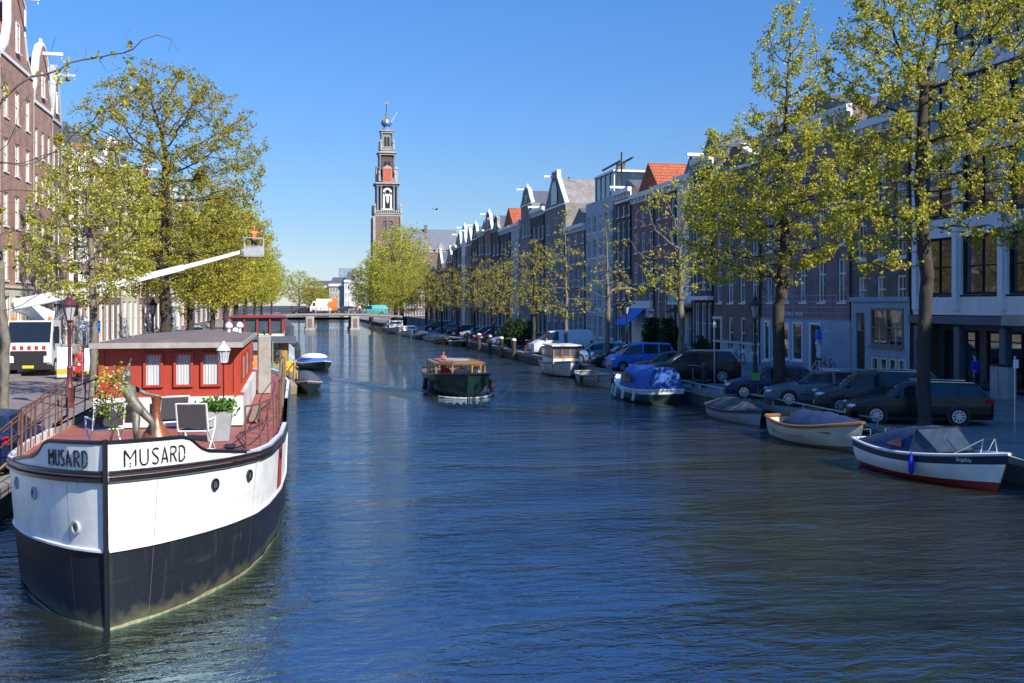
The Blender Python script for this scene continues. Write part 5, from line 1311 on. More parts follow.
# the tour boat coming towards the camera
bx_, by_ = uv(466, 50.3)
ob = thing('tour_boat', 'dark green canal tour boat with yellow framed windows coming up mid canal', 'boat', (bx_ + .2, by_ + 5.2, 0), R(-91))
h = Hull(10.4, 3.15, .9, .92, 1.22, tr=.75, rake=.25, full=5.5, maxt=.5, keel=-.3, flare=.0)
h.band(0, 1).build('hull', M['green'], ob, smooth=50)
h.rim(.07, .03).build('rubbing_strake', M['black'], ob, smooth=True); h.deck(-.02).build('deck', M['wood'], ob)
c = MB(); a = h.pt(1, .95, 1); c.tube([h.pt(1, .2, 1), h.pt(1, .6, 1), (a[0] + .02, 0, a[2])], .035, 5); c.build('stem_post', M['green'], ob)
W_ = 1.3; x0_, x1_ = -3.6, 2.9
# front is a shallow V of three windows
F_ = [(-1.4, -W_), (x1_ - .25, -W_), (x1_ + .35, -.52), (x1_ + .35, .52), (x1_ - .25, W_), (-1.4, W_)]
base = MB(); base.prism(F_, .85, 1.02, 'z'); base.build('cabin_base', M['wood'], ob)
rf = MB(); rf.prism([(x * 1.03, y * 1.04) for x, y in F_], 1.60, 1.65, 'z'); rf.prism([(x * .94 + .05, y * .8) for x, y in F_], 1.652, 1.71, 'z'); rf.build('cabin_roof', M['wood'], ob)
rr = MB(); rr.prism([(x * .4 + .4, y * .5) for x, y in F_], 1.712, 1.76, 'z'); rr.build('roof_hatch', M['greytrim'], ob)
ed = [(F_[i], F_[i + 1]) for i in range(5)]
fr = MB(); 
for (a, b) in ed:
    n = max(1, round(math.hypot(b[0] - a[0], b[1] - a[1]) / 1.2))
    for k in range(n + 1):
        x = a[0] + (b[0] - a[0]) * k / n; y = a[1] + (b[1] - a[1]) * k / n; fr.tube([(x, y, 1.02), (x, y, 1.6)], .05, 4)
    fr.tube([(a[0], a[1], 1.57), (b[0], b[1], 1.57)], .045, 4)
    for k in range(n):
        p = [(a[0] + (b[0] - a[0]) * q, a[1] + (b[1] - a[1]) * q) for q in ((k + .06) / n, (k + .94) / n)]
        cx, cy = (a[0] + b[0]) / 2, (a[1] + b[1]) / 2
fr.build('window_frames', M['yellow'], ob)
c = MB(); c.box(-3.5, 2.2, -1.0, -.6, .75, 1.0); c.box(-3.5, 2.2, .6, 1.0, .75, 1.0); c.build('benches', M['wood'], ob)
for s in (1, -1):
    for t in (.62, .8): a = h.pt(t, .95, s, .1); c = MB(); c.tube([(a[0], a[1], .75), (a[0], a[1] + s * .06, .12)], .13, 8); c.build('fender', M['dark'], ob, smooth=True)
c = MB()
for s in (1,):
    a = h.pt(.86, .5, -1, .02); b = h.pt(.74, .5, -1, .02)
letters('Jean', .3, 'greytrim', ob, 'name_lettering', (h.pt(.83, .45, 1, .06)[0], h.pt(.83, .45, 1, .1)[1], .35), (R(75), 0, R(150)), .003)
sit = dict(hip=(0, 0, .45), chest=(0, .02, .82), neck=(0, .01, 1.0), head=(0, -.02, 1.14), shl=(-.17, 0, .94), shr=(.17, 0, .94), ell=(-.24, -.04, .68), elr=(.24, -.04, .68), wrl=(-.16, -.26, .6), wrr=(.16, -.26, .6), knl=(-.1, -.42, .45), knr=(.1, -.42, .45), anl=(-.1, -.42, .09), anr=(.1, -.42, .09))
bx, by = ob.location[0], ob.location[1]
for dx, dy, cl, lb in ((-.75, -1.9, 'pink', 'passenger in a salmon red top behind the left front window of the tour boat'), (.1, -2.1, 'clothwhite', 'passenger in white behind the middle front window of the tour boat'), (.85, -1.8, 'clothpale', 'passenger in pale blue behind the right front window of the tour boat')):
    person(lb, (bx + dx, by + dy, .36), 0, sit, cl, 'clothdark', group='tour boat passengers')
person('skipper in red standing above the roof of the tour boat', (bx - .25, by + 2.2, .42), 0, {}, 'red', 'clothdark', h=1.65)
c = MB(); 
for s in (-1, 1):
    c.tube([(-.02 - (q / 12) ** 2 * 1.3, s * (.03 + q / 12 * 1.35), .0) for q in range(13)], [.03 + .014 * math.sin(q * 2.3) * (1 - q / 13) for q in range(13)], 5)
foam = c.build('bow_foam', mat('foam', (.6, .65, .68), .9), None, loc=(bx + 0.0, by - 5.0, 0.0)); foam.rotation_euler = (0, 0, R(-90)); foam['kind'] = 'stuff'
# white and blue small boat left of the middle
o = thing('moored_boat', 'small dark boat with a white and blue canopy left of mid canal', 'boat', (1.75, 75, 0), R(-78)); h = Hull(5.6, 2.2, .5, .45, .7, tr=.8)
h.band(0, 1).build('hull', M['green'], o, smooth=50); h.rim(.05, .02).build('gunwale', M['cream'], o)
cover(h, lambda t: .3, .0, t0=.0, t1=.7, power=4).build('canopy', M['brightblue'], o, smooth=60); c = MB(); c.ball((-.7, 0, .85), (1.7, .95, .28), 12, 6); c.build('canopy_top', M['white'], o, smooth=True)

# the low waves spreading behind the tour boat
for sgn in (-1, 1):
    for q_, (of, ln_, hh_) in enumerate(((0, 22, .055), (1.5, 16, .035))):
        g = []
        for i in range(40):
            t = i / 39; yy = by + (-4.2 + of) + ln_ * t; xx = bx + .1 + sgn * (1.2 + (yy - by + 4.2) * .34)
            a_ = hh_ * math.sin(math.pi * min(1, t * 6 + .05) / 2) * (1 - t) ** .6; w_ = .35 + .5 * t
            g.append([(xx + sgn * w_ * k / 4, yy, .004 + a_ * (math.cos(math.pi * k / 4) + 1) / 2) for k in range(-4, 5)])
        mw = MB(); mw.grid(g); wv = mw.build('bow_wave', bpy.data.materials['canal_water'], None, smooth=True); wv['kind'] = 'stuff'
def rope(boat_label, bow, quay):
    b_ = next(q for q in bpy.data.objects if q.get('label') == boat_label); c_, s_ = math.cos(b_.rotation_euler[2]), math.sin(b_.rotation_euler[2])
    def loc(p): x, y = p[0] - b_.location[0], p[1] - b_.location[1]; return (c_ * x + s_ * y, -s_ * x + c_ * y, p[2])
    m_ = [(bow[i] + quay[i]) / 2 for i in range(3)]; m_[2] -= .12
    c = MB(); c.tube([loc(bow), loc(m_), loc(quay)], .016, 5); c.build('mooring_rope', M['greytrim'], b_)
rope('white clinker sloop with navy hood, red waterline and windscreen, nearest boat on the right', (17.35, 21.9, .98), (18.9, 20.8, .72)); rope('white clinker sloop with navy hood, red waterline and windscreen, nearest boat on the right', (17.3, 26.8, .80), (18.9, 27.6, .72))
rope('cream sloop with varnished gunwale and a navy cover over its fore half', (17.7, 28.9, .95), (18.9, 28.2, .72)); rope('cream sloop with varnished gunwale and a navy cover over its fore half', (17.6, 32.9, .75), (18.9, 33.8, .72))
rope('dark hulled cabin boat under a bright blue tarpaulin with white window strip', (18.0, 45.0, .7), (18.9, 44.2, .72))
# ------------------------------------------------------------------ the big houseboat
mo = thing('houseboat', 'large black and white houseboat lettered MUSARD with a red cabin', 'houseboat', (-2.6, 15.2, 0))
HA = [(0, 0, 0), (.15, .16, .22), (.5, .45, .6), (1.0, .83, 1.0), (1.5, 1.17, 1.33), (2.1, 1.48, 1.66), (3.0, 1.84, 2.04), (4.0, 2.06, 2.22), (5.8, 2.3, 2.40), (8, 2.42, 2.46), (14, 2.42, 2.46), (20, 2.4, 2.5), (23, 1.8, 2.2), (24.6, .9, 1.5), (25.2, 0.05, .3)]
def lerp_tab(tab, a, c):
    for p, q in zip(tab, tab[1:]):
        if a <= q[0]: return p[c] + (q[c] - p[c]) * (a - p[0]) / (q[0] - p[0])
    return tab[-1][c]
SH = [(0, 2.26), (1, 2.19), (2, 2.12), (4, 2.02), (8, 1.95), (16, 1.95), (22, 2.05), (25.2, 2.3)]
WB = [(0, 1.16), (2, 1.07), (5, .97), (9, .88), (20, .88), (25.2, 1.0)]
def mp_(a, z, side, off=0.0):
    """hull surface at distance a behind the stem and height z; off pushes it outwards"""
    zs = lerp_tab(SH, a, 1); k = max(0, min(1, z / zs)); hb0, hb1 = lerp_tab(HA, a, 1), lerp_tab(HA, a, 2)
    hb = hb0 + (hb1 - hb0) * k ** .8
    if z < 0: hb *= 1 + z * .5
    e = .05; dh = (lerp_tab(HA, a + e, 2) - lerp_tab(HA, max(0, a - e), 2)) / (2 * e if a > e else a + e)
    n = math.hypot(1, dh)
    rake = .12 * (1 - k) if a < .6 else 0
    return (side * (hb + off / n), a - off * dh / n + rake * (1 - a / .6 if a < .6 else 0), z)
AS = [0, .15, .3, .5, .75, 1.0, 1.25, 1.5, 1.8, 2.1, 2.5, 3.0, 3.5, 4, 4.8, 5.8, 7, 8, 10, 12, 14, 17, 20, 21.5, 23, 24, 24.6, 25, 25.2]
def mband(name, zlo, zhi, m, off=0.0, a0=0, a1=25.2, rows=5, sides=(1, -1), smooth=50):
    mb = MB(); aa = sorted({a0, a1} | {a for a in AS if a0 < a < a1})
    for s in sides:
        g = [[mp_(a, zlo(a) + (zhi(a) - zlo(a)) * j / rows, s, off) for j in range(rows + 1)] for a in aa]
        mb.grid(g, flip=s < 0)
    return mb.build(name, M[m], mo, smooth=smooth)
zs_ = lambda a: lerp_tab(SH, a, 1); wb = lambda a: lerp_tab(WB, a, 1)
mband('lower_hull', lambda a: -.5, wb, 'bargeblack')
mband('upper_hull', wb, zs_, 'bargewhite')
rgm = random.Random(4)
mb = MB()
for s in (1, -1):
    g = []
    for i in range(90):
        a = .02 + i * .16; z = .035 + .015 * math.sin(i * .7) + rgm.random() * .02 + .02 * (i > 8 and i < 30)
        g.append([mp_(a, -.02, s, .006), mp_(a, z, s, .006)])
    mb.grid(g, flip=s < 0)
mb.build('waterline_scum', M['algae'], mo)
mband('weld_line', lambda a: wb(a) - .522, lambda a: wb(a) - .516, 'hullblack', .006, rows=1, a1=14)
# knuckle between white and black, rubbing strakes, red line
def mtube(name, zf, r, m, off=.02, a0=0.02, a1=24.6, n=60):
    mb = MB()
    for s in (1, -1): mb.tube([mp_(a0 + (a1 - a0) * (i / n) ** 1.5, zf(a0 + (a1 - a0) * (i / n) ** 1.5), s, off) for i in range(n + 1)], r, 6)
    return mb.build(name, M[m], mo, smooth=True)
mtube('white_knuckle', wb, .03, 'hullwhite', .01)
mtube('rubbing_strake', lambda a: zs_(a) - .07, .042, 'black', .02)
mtube('upper_strake', lambda a: zs_(a) + .035, .03, 'black', .02)
mtube('red_line', lambda a: zs_(a) - .012,   .009, 'lampred', .04, a1=6)
c = MB(); c.tube([(0, .16, -.3), (0, .02, 1.2), (0, -.04, 2.2), (0, -.05, 2.78)], .038, 6); c.build('stem_bar', M['black'], mo)
# name boards: raised bulwark round the bow, its top dropping away on both sides
BT = [(0, .46), (.95, .46), (1.1, .42), (1.3, .26), (1.45, .2), (2.0, .14), (2.7, .06)]
bt = lambda a: zs_(a) + lerp_tab(BT, a, 1)
def bp(a, z, side, off=0.0):
    p = mp_(a, zs_(a), side, off); k = z - zs_(a); dh = (lerp_tab(HA, a + .05, 2) - lerp_tab(HA, max(0, a - .05), 2)) / .1
    return (p[0], p[1] - .10 * k, z)
mb = MB(); aa = [0, .1, .2, .35, .5, .7, .85, .95, 1.05, 1.15, 1.3, 1.45, 1.7, 2.0, 2.35, 2.7]
for s in (1, -1):
    mb.grid([[bp(a, zs_(a) + (bt(a) - zs_(a)) * j / 3, s, .0) for j in range(4)] for a in aa], flip=s < 0)
    mb.grid([[bp(a, zs_(a) + (bt(a) - zs_(a)) * j / 3, s, -.05) for j in range(4)] for a in aa], flip=s > 0)
mb.build('name_board', M['hullwhite'], mo)
mb = MB()
for s in (1, -1):
    mb.tube([bp(a, bt(a) + .01, s, -.02) for a in [i * .06 for i in range(46)]], .036, 6)
mb.build('bulwark_cap', M['black'], mo, smooth=True)
# MUSARD in thin art deco strokes, both sides
GL = {'M': (.85, [[(0, 0), (0, 1)], [(0, 1), (.42, .45), (.85, 1)], [(.85, 1), (.85, 0)]]),
      'U': (.62, [[(0, 1), (0, .25), (.1, .06), (.31, 0), (.52, .06), (.62, .25), (.62, 1)]]),
      'S': (.55, [[(.55, .92), (.35, 1), (.1, .95), (0, .78), (.1, .62), (.45, .38), (.55, .2), (.42, .04), (.2, 0), (0, .1)]]),
      'A': (.66, [[(0, 0), (.33, 1), (.66, 0)], [(.10, .28), (.56, .28)]]),
      'R': (.58, [[(0, 0), (0, 1), (.38, 1), (.56, .88), (.56, .68), (.38, .55), (0, .5)], [(.25, .5), (.6, 0)]]),
      'D': (.62, [[(0, 0), (0, 1), (.3, 1), (.55, .85), (.62, .5), (.55, .15), (.3, 0), (0, 0)]])}
for s, a0, sx, dr in ((1, .16, .145, 1), (-1, .93, .125, -1)):
    mb = MB(); cur = a0; Hh = .235
    def put(ax, hz): 
        z = zs_(ax) + .115 + hz * Hh; return bp(ax, z, s, .012)
    for ch in 'MUSARD':
        wd, sts = GL[ch]
        for st_ in sts:
            pts = []
            for (p, q) in zip(st_, st_[1:]):
                for t in (0, .5): pts.append((p[0] + (q[0] - p[0]) * t, p[1] + (q[1] - p[1]) * t))
            pts.append(st_[-1]); mb.tube([put(cur + dr * p[0] * sx, p[1]) for p in pts], .0125, 4)
        if ch == 'M':
            for hz in (-.02, .16): q = put(cur + dr * .42 * sx, hz); mb.ball(q, .013, 6, 4)
        cur += dr * (wd * sx + .05)
    mb.build('name_lettering', M['black'], mo)
# portholes
for s, a, z in ((1, 1.62, 1.80), (1, 2.65, 1.76), (1, 5.5, 1.7), (-1, .42, 1.45), (-1, 1.45, 1.80), (-1, 2.35, 1.82)):
    p = Vector(mp_(a, z, s, .01)); q = Vector(mp_(a + .2, z, s, .01)); ang = math.atan2(q.y - p.y, q.x - p.x)
    ph = MB(); ph.disc((0, 0, 0), .10, 'y', .05, 18, .065); f = ph.build('porthole', M['black'] if s > 0 else M['greybox'], mo, loc=p); f.rotation_euler = (0, 0, ang)
    ph = MB(); ph.disc((0, 0, 0), .066, 'y', .02, 14); ph.build('glass', M['cabinglass'], f)
# brown hatch door in the side, knot plates, hawse eyes
mb = MB()
g = [[mp_(a, zz, 1, .015) for zz in (1.02, 1.4, 1.85)] for a in (5.3, 5.6, 5.9)]; mb.grid(g); mb.build('side_hatch', M['redorange'], mo)
c = MB(); c.tube([mp_(.12, 1.0, 1, .01), mp_(.12, 1.75, 1, .015)], .012, 4)
# deck
mb = MB(); mb.grid([[( -lerp_tab(HA, a, 2) * .98, a, zs_(a) - .05), (0, a, zs_(a) - .02), (lerp_tab(HA, a, 2) * .98, a, zs_(a) - .05)] for a in AS[1:]], flip=True); mb.build('deck', M['deck'], mo)
mb = MB()
for s in (1, -1):
    g = [[mp_(a, zs_(a) - .05, s, -.07), mp_(a, zs_(a) + .10, s, -.07), mp_(a, zs_(a) + .10, s, .02), mp_(a, zs_(a) + .02, s, .02)] for a in AS if 2.4 <= a <= 24.6]; mb.grid(g)
    mb.grid([r_[::-1] for r_ in g])
mb.build('bulwark_strip', M['hullwhite'], mo)
# plate seams and rivet rows
mb = MB()
for s in (1, -1):
    for a_ in (.55, 2.9, 5.0, 7.4, 10.2, 13.2):
        for z0_, z1_ in ((.12, wb(a_) - .04), (wb(a_) + .05, zs_(a_) - .14)):
            mb.grid([[mp_(a_, z0_ + (z1_ - z0_) * j / 6, s, .004) for j in range(7)], [mp_(a_ + .006, z0_ + (z1_ - z0_) * j / 6, s, .004) for j in range(7)]])
mb.build('plate_seams', mat('seam_grey', (.12, .12, .12), .6), mo)
# railings
def rail(side, a0, a1, step, m, name='railing', hgt=.85):
    n = int((a1 - a0) / step); tops = []
    mb = MB()
    for i in range(n + 1):
        a = a0 + (a1 - a0) * i / n; p = mp_(a, zs_(a), side, -.12); z0 = zs_(a)
        mb.tube([(p[0], p[1], z0), (p[0] - side * .02, p[1], z0 + hgt)], .016, 5); tops.append((p[0] - side * .02, p[1], z0 + hgt))
    for k in (1, .5): mb.tube([(t[0], t[1], t[2] - hgt * (1 - k)) for t in tops], .018 if k == 1 else .013, 5)
    return mb.build(name, M[m], mo)
rail(1, 2.75, 21, .9, 'rust'); rail(-1, 2.6, 9, .62, 'rust', 'railing'); rail(-1, 9.6, 21, 1.2, 'rust', 'railing')
c = MB()
for s, a in ((1, 2.5), (-1, 2.3), (-1, .6), (1, .75)):
    p = mp_(a, zs_(a), s, -.3); c.lathe([(.11, 0), (.06, .05), (.06, .14), (.1, .18), (.1, .2)], 8, (p[0], p[1], zs_(a) - .02)); c.lathe([(.11, 0), (.06, .05), (.06, .14), (.1, .18), (.1, .2)], 8, (p[0], p[1] + .25, zs_(a) - .02))
c.build('bollards', M['black'], mo)
c = MB(); c.box(-.35, .35, .75, 1.3, 2.15, 2.4); c.tube([(-.5, 1.0, 2.42), (.5, 1.0, 2.42)], .1, 8); c.tube([(.2, 1.1, 2.3), (.45, .8, 2.5)], .03, 5); c.build('anchor_winch', M['dark'], mo)
# cabin
CX0, CX1, CY0, CY1 = -1.62, 1.4, 8.55, 16.8
ZD, ZM, ZR = 1.95, 2.62, 3.80
c = MB(); c.box(CX0 - .1, CX1 + .1, CY0 - .03, CY1 + .1, ZD, ZM); c.build('cabin_base', M['hullwhite'], mo)
c = MB(); c.box(CX0, CX1, CY0 + .1, CY1, ZM + .002, ZR)
bd = c.build('cabin_wall', M['redorange'], mo)
c = MB()
for k in range(18): y = CY0 + .1 + (k + .5) * (CY1 - CY0 - .1) / 18; c.box(CX1 + .002, CX1 + .022, y - .02, y + .02, ZM + .05, ZR)
for x in (CX0 + .05, CX1 - .05): c.box(x - .06, x + .06, CY0 + .07, CY0 + .098, ZM + .003, ZR)
c.box(CX0 - .1, CX1 + .12, CY0 + .02, CY0 + .098, ZM + .002, ZM + .07); 
c.build('board_battens', M['redorange'], mo)
c = MB(); r_ = [(CX0 - .10, ZR + .03), (0, ZR + .15), (CX1 + .08, ZR + .03), (CX1 + .08, ZR - .04), (CX0 - .10, ZR - .04)]; c.prism(r_, CY0 - .32, CY1 + .3); c.build('cabin_roof', [M['roofbrown']], mo)
c = MB(); c.box(CX0 - .13, CX1 + .12, CY0 - .36, CY0 - .323, ZR - .06, ZR + .06); c.box(CX1 + .083, CX1 + .12, CY0 - .32, CY1 + .3, ZR - .06, ZR + .045); c.build('roof_fascia', M['greytrim'], mo)
for x, w_ in ((-.46, .31), (.19, .31), (.79, .33)):
    f = MB(); f.box(x - w_ / 2 - .06, x - w_ / 2, CY0 + .03, CY0 + .098, ZM + .22, ZM + 1.0); f.box(x + w_ / 2, x + w_ / 2 + .06, CY0 + .03, CY0 + .098, ZM + .22, ZM + 1.0)
    f.box(x - w_ / 2, x + w_ / 2, CY0 + .03, CY0 + .098, ZM + .22, ZM + .27); f.box(x - w_ / 2, x + w_ / 2, CY0 + .03, CY0 + .098, ZM + .95, ZM + 1.0); wf = f.build('window', M['redorange'], mo)
    f = MB(); n = 14; g = [[(x - w_ / 2 + w_ * i / n, CY0 + .085 + .012 * math.sin(i * 2.2), z) for z in (ZM + .27, ZM + .95)] for i in range(n + 1)]; f.grid(g, flip=True); f.build('curtain', M['curtain'], wf)
for k in range(4):
    y = CY0 + 1.4 + k * 1.9; f = MB(); f.box(CX1 + .023, CX1 + .05, y - .4, y + .4, ZM + .25, ZM + .9); wf = f.build('window', M['redorange'], mo); f = MB(); f.box(CX1 + .051, CX1 + .058, y - .34, y + .34, ZM + .31, ZM + .84); f.build('pane', M['glass'], wf)
for x in (-1.2, -.1, .55): c = MB(); c.box(x - .42 if x > -.5 else x - .3, x + (.18 if x > 0 else .42), CY0 - .045, CY0 - .033, ZD + .12, ZM - .14); c.build('lower_pane', M['glassdark'], mo)
c = MB(); c.box(.55, .75, CY0 - .12, CY0 - .035, ZM - .2, ZM - .12); c.build('bulkhead_lamp', M['black'], mo)
for x, y in ((1.05, 16.2), (.75, 15.9)):
    c = MB(); c.lathe([(.05, 0), (.05, .16), (.11, .18), (.11, .26), (.04, .34)], 10, (x, y, ZR + .05)); c.build('roof_vent', M['white'], mo, smooth=True)
c = MB(); c.bbox(1.55, 1.95, 16.9, 17.4, 1.95, 3.75, .04); c.build('grey_locker', M['greytrim'], mo)
c = MB(); c.box(1.62, 1.8, 9.0, 12.3, 1.97, 2.05); c.build('plank', M['woodpale'], mo)
c = MB(); c.box(-.6, .9, 18.2, 22, 1.95, 2.35); c.build('aft_coaming', M['deck'], mo)
c = MB()
for i, (x, y) in enumerate(((2.28, 11.5), (2.34, 11.9), (2.22, 12.4))): c.tube([(x, y, 1.95), (x + .05 * i, y - .2, 3.0 + .12 * i)], .035, 5)
c.build('boathook_poles', M['woodpale'], mo)
c = MB(); c.tube([(2.0, 14, 1.97), (1.75, 11, 1.97), (1.95, 8.5, 1.98), (1.5, 6.5, 2.0), (1.75, 4.6, 2.03), (1.3, 3.4, 2.05)], .018, 5); c.build('hose', M['black'], mo)
# things on its deck (the deck is about 2 m over the water)
def at_boat(px, z, py=None, d=None): return uv(px, d)
def deck_chair(label, x, y, rz):
    o = thing('garden_chair', label, 'chair', (x, y, 1.99), rz, 'garden chairs on the houseboat deck')
    c = MB()
    for s in (-1, 1):
        c.tube([(s * .27, .28, 0), (s * .27, -.2, .42)], .016, 5); c.tube([(s * .27, -.28, 0), (s * .27, .26, .42), ], .016, 5)
        c.tube([(s * .27, .26, .42), (s * .27, .40, .93)], .018, 5); c.tube([(s * .27, -.25, .62), (s * .27, .30, .62)], .02, 5); c.tube([(s * .27, -.25, .62), (s * .27, -.2, .42)], .014, 5); c.tube([(s * .27, -.24, .42), (s * .27, .26, .42)], .015, 5)
    for y_, z_ in ((.40, .93), (.26, .42), (-.24, .42), (.28, .02), (-.28, .02)): c.tube([(-.27, y_, z_), (.27, y_, z_)], .015, 5)
    c.build('frame', M['hullwhite'], o)
    c = MB(); c.add([(-.25, -.23, .425), (.25, -.23, .425), (.25, .25, .425), (-.25, .25, .425), (-.25, -.23, .435), (.25, -.23, .435), (.25, .25, .435), (-.25, .25, .435)], [(0, 3, 2, 1), (4, 5, 6, 7)]); c.build('seat', M['sling'], o)
    c = MB(); c.prism([(.275, .48), (.395, .91), (.405, .91), (.285, .48)], -.25, .25, 'x'); c.build('backrest', M['sling'], o)
    return o
deck_chair('white framed garden chair with charcoal sling, beside the grey planter', *uv(197, 18.4), R(170))
deck_chair('white framed garden chair half hidden behind the copper brown vase', *uv(170, 19.8), R(200))
deck_chair('white framed garden chair behind the little blossoming tree, left on the houseboat deck', *uv(104, 18.6), R(205))
# planter, lantern
x, y = uv(219, 20.2)
o = thing('planter', 'pale grey zinc planter with a leafy green plant before the red cabin', 'planter', (x, y, 1.97))
c = MB(); c.add([(-.2, -.2, 0), (.2, -.2, 0), (.2, .2, 0), (-.2, .2, 0), (-.26, -.26, .6), (.26, -.26, .6), (.26, .26, .6), (-.26, .26, .6), (-.22, -.22, .56), (.22, -.22, .56), (.22, .22, .56), (-.22, .22, .56)], [(0, 1, 5, 4), (1, 2, 6, 5), (2, 3, 7, 6), (3, 0, 4, 7), (4, 5, 9, 8), (5, 6, 10, 9), (6, 7, 11, 10), (7, 4, 8, 11), (8, 9, 10, 11), (0, 3, 2, 1)]); c.build('pot', M['greybox'], o)
rg_ = np.random.default_rng(3)
def leaf_cloud(parent, ctrs, n, size, m, spread, name='foliage'):
    C = np.array(ctrs)[rg_.integers(0, len(ctrs), n)] + rg_.normal(size=(n, 3)) * spread
    a = rg_.normal(size=(n, 3)); a /= np.linalg.norm(a, axis=1)[:, None]; b = np.cross(a, rg_.normal(size=(n, 3))); b /= np.linalg.norm(b, axis=1)[:, None]
    V = np.stack([C - a * size, C + b * size * .5, C + a * size, C - b * size * .5], 1).reshape(-1, 3)
    return link(bpy.data.objects.new(name, np_mesh(name, V, np.arange(len(V)).reshape(-1, 4), M[m], False)), parent)
leaf_cloud(o, [(x_, y_, .68) for x_ in (-.18, 0, .18) for y_ in (-.15, .15)], 420, .06, 'leafgreen', .085)
x, y = uv(223.5, 21.0)
o = thing('deck_lantern', 'white glazed lantern on a thin dark pole at the cabin corner', 'lantern', (x, y, 1.97))
c = MB(); c.tube([(0, 0, 0), (0, 0, 1.52)], .014, 6); c.build('pole', M['black'], o)
c = MB(); c.lathe([(.08, 1.52), (.09, 1.55), (.05, 1.56)], 8); c.lathe([(.15, 1.78), (.13, 1.81), (.05, 1.9), (.02, 1.97)], 8)
for k in range(6): t = k * math.pi / 3; c.tube([(.085 * math.cos(t), .085 * math.sin(t), 1.55), (.12 * math.cos(t), .12 * math.sin(t), 1.79)], .008, 4)
c.build('frame', M['hullwhite'], o); c = MB(); c.lathe([(.07, 1.56), (.105, 1.78)], 8); c.build('glass', M['lampglass'], o)
# bronze figure leaning on a copper brown vase
x, y = uv(139, 17.6)
o = thing('statue', 'grey green bronze figure leaning against a tall copper brown vase, one arm raised', 'statue', (x, y, 2.03), R(25))
ch = [[(-.02, 0, .82, .10), (-.10, .02, .98, .09), (-.16, .03, 1.15, .105), (-.19, .02, 1.27, .06), (-.20, 0, 1.36, .045), (-.205, -.01, 1.42, .075), (-.20, -.01, 1.5, .07)],
      [(-.16, .03, 1.15, .105), (-.27, 0, 1.22, .05), (-.29, -.05, 1.42, .038), (-.20, -.06, 1.60, .028), (-.17, -.06, 1.66, .03)],
      [(-.16, .03, 1.15, .105), (-.06, .02, 1.20, .05), (.12, -.02, 1.10, .036), (.28, -.02, 1.06, .026), (.36, -.02, 1.05, .028)],
      [(-.02, 0, .82, .10), (.05, -.05, .78, .085), (.20, -.13, .60, .062), (.22, -.05, .30, .045), (.20, .0, .08, .032), (.22, -.14, .04, .03)],
      [(-.02, 0, .82, .10), (-.06, -.05, .76, .085), (-.10, -.16, .46, .06), (-.05, -.04, .28, .046), (-.03, .03, .08, .032), (-.02, -.10, .04, .03)]]
skinned('figure', ch, M['bronze'], o, 3)
c = MB()
for (hx, hy, hz, dx, dz) in ((.40, -.02, 1.045, .05, -.01), (-.165, -.06, 1.69, .01, .05)):
    for k in range(4): c.tube([(hx, hy + (k - 1.5) * .016, hz), (hx + dx, hy + (k - 1.5) * .018, hz + dz)], [.009, .006], 4)
    c.tube([(hx - .03, hy - .03, hz), (hx, hy - .055, hz + .01)], [.01, .007], 4)
c.ball((-.205, -.085, 1.44), (.014, .02, .02), 6, 4); c.ball((-.2, .02, 1.47), (.085, .085, .085), 8, 6); c.build('hands_and_hair', M['bronze'], o, smooth=True)
c = MB(); c.lathe([(.12, 0), (.21, .06), (.265, .2), (.25, .34), (.15, .5), (.085, .62), (.065, .8), (.085, .98), (.10, 1.02)], 16, (.33, .08, 0)); c.build('vase', M['copper'], o, smooth=60)
c = MB(); c.bbox(-.4, .6, -.28, .3, -.05, 0, .02); c.build('base', M['woodpale'], o)
# little blossoming tree in a pot
x, y = uv(111, 17.0)
o = tree('blossom_tree', 'small tree with green leaves and pink blossom in a pot at the bow', (x, y, 2.0), 71, [(0, 0, 0), (.0, 0, .35), (.01, 0, .62)],
         [(.02, 0, 1.02, .42, .35, .42), (.12, 0, 1.45, .16, .16, .35)], 110, .022, leaf=(2, .026, .035, 'leafgreen', .02, 2, .6), kill=.1, step=.06, infl=.6, rt=.004)
leaf_cloud(o, [(.42 * (rg_.random() - .5), .3 * (rg_.random() - .5), .85 + .7 * rg_.random()) for _ in range(22)], 90, .022, 'blossom', .02, 'blossom')
leaf_cloud(o, [(.42 * (rg_.random() - .5), .3 * (rg_.random() - .5), .8 + .85 * rg_.random()) for _ in range(30)], 240, .038, 'leafyellow', .04, 'leaves')
c = MB(); c.lathe([(.13, -.03), (.17, .22), (.185, .24), (.16, .2)], 12); c.build('pot', M['dark'], o)
# gangway from the quay
o = thing('gangway', 'rusty railed gangway from the quay onto the houseboat bow', 'gangway', (-6.5, 25.4, .7))
c = MB(); c.add([(-.3, -.45, 0), (1.2, -.45, 1.3), (1.2, .45, 1.3), (-.3, .45, 0), (-.3, -.45, .06), (1.2, -.45, 1.36), (1.2, .45, 1.36), (-.3, .45, .06)], [(0, 3, 2, 1), (4, 5, 6, 7), (0, 1, 5, 4), (1, 2, 6, 5), (2, 3, 7, 6), (3, 0, 4, 7)]); c.build('treads', M['woodpale'], o)
c = MB()
for s in (-.45, .45):
    c.tube([(-.3, s, .9), (1.2, s, 2.2)], .02, 5); c.tube([(-.3, s, .5), (1.2, s, 1.8)], .014, 5)
    for q in (0, .33, .66, 1): c.tube([(-.3 + 1.5 * q, s, 1.3 * q), (-.3 + 1.5 * q, s, .9 + 1.3 * q)], .018, 5)
c.build('handrails', M['rust'], o)
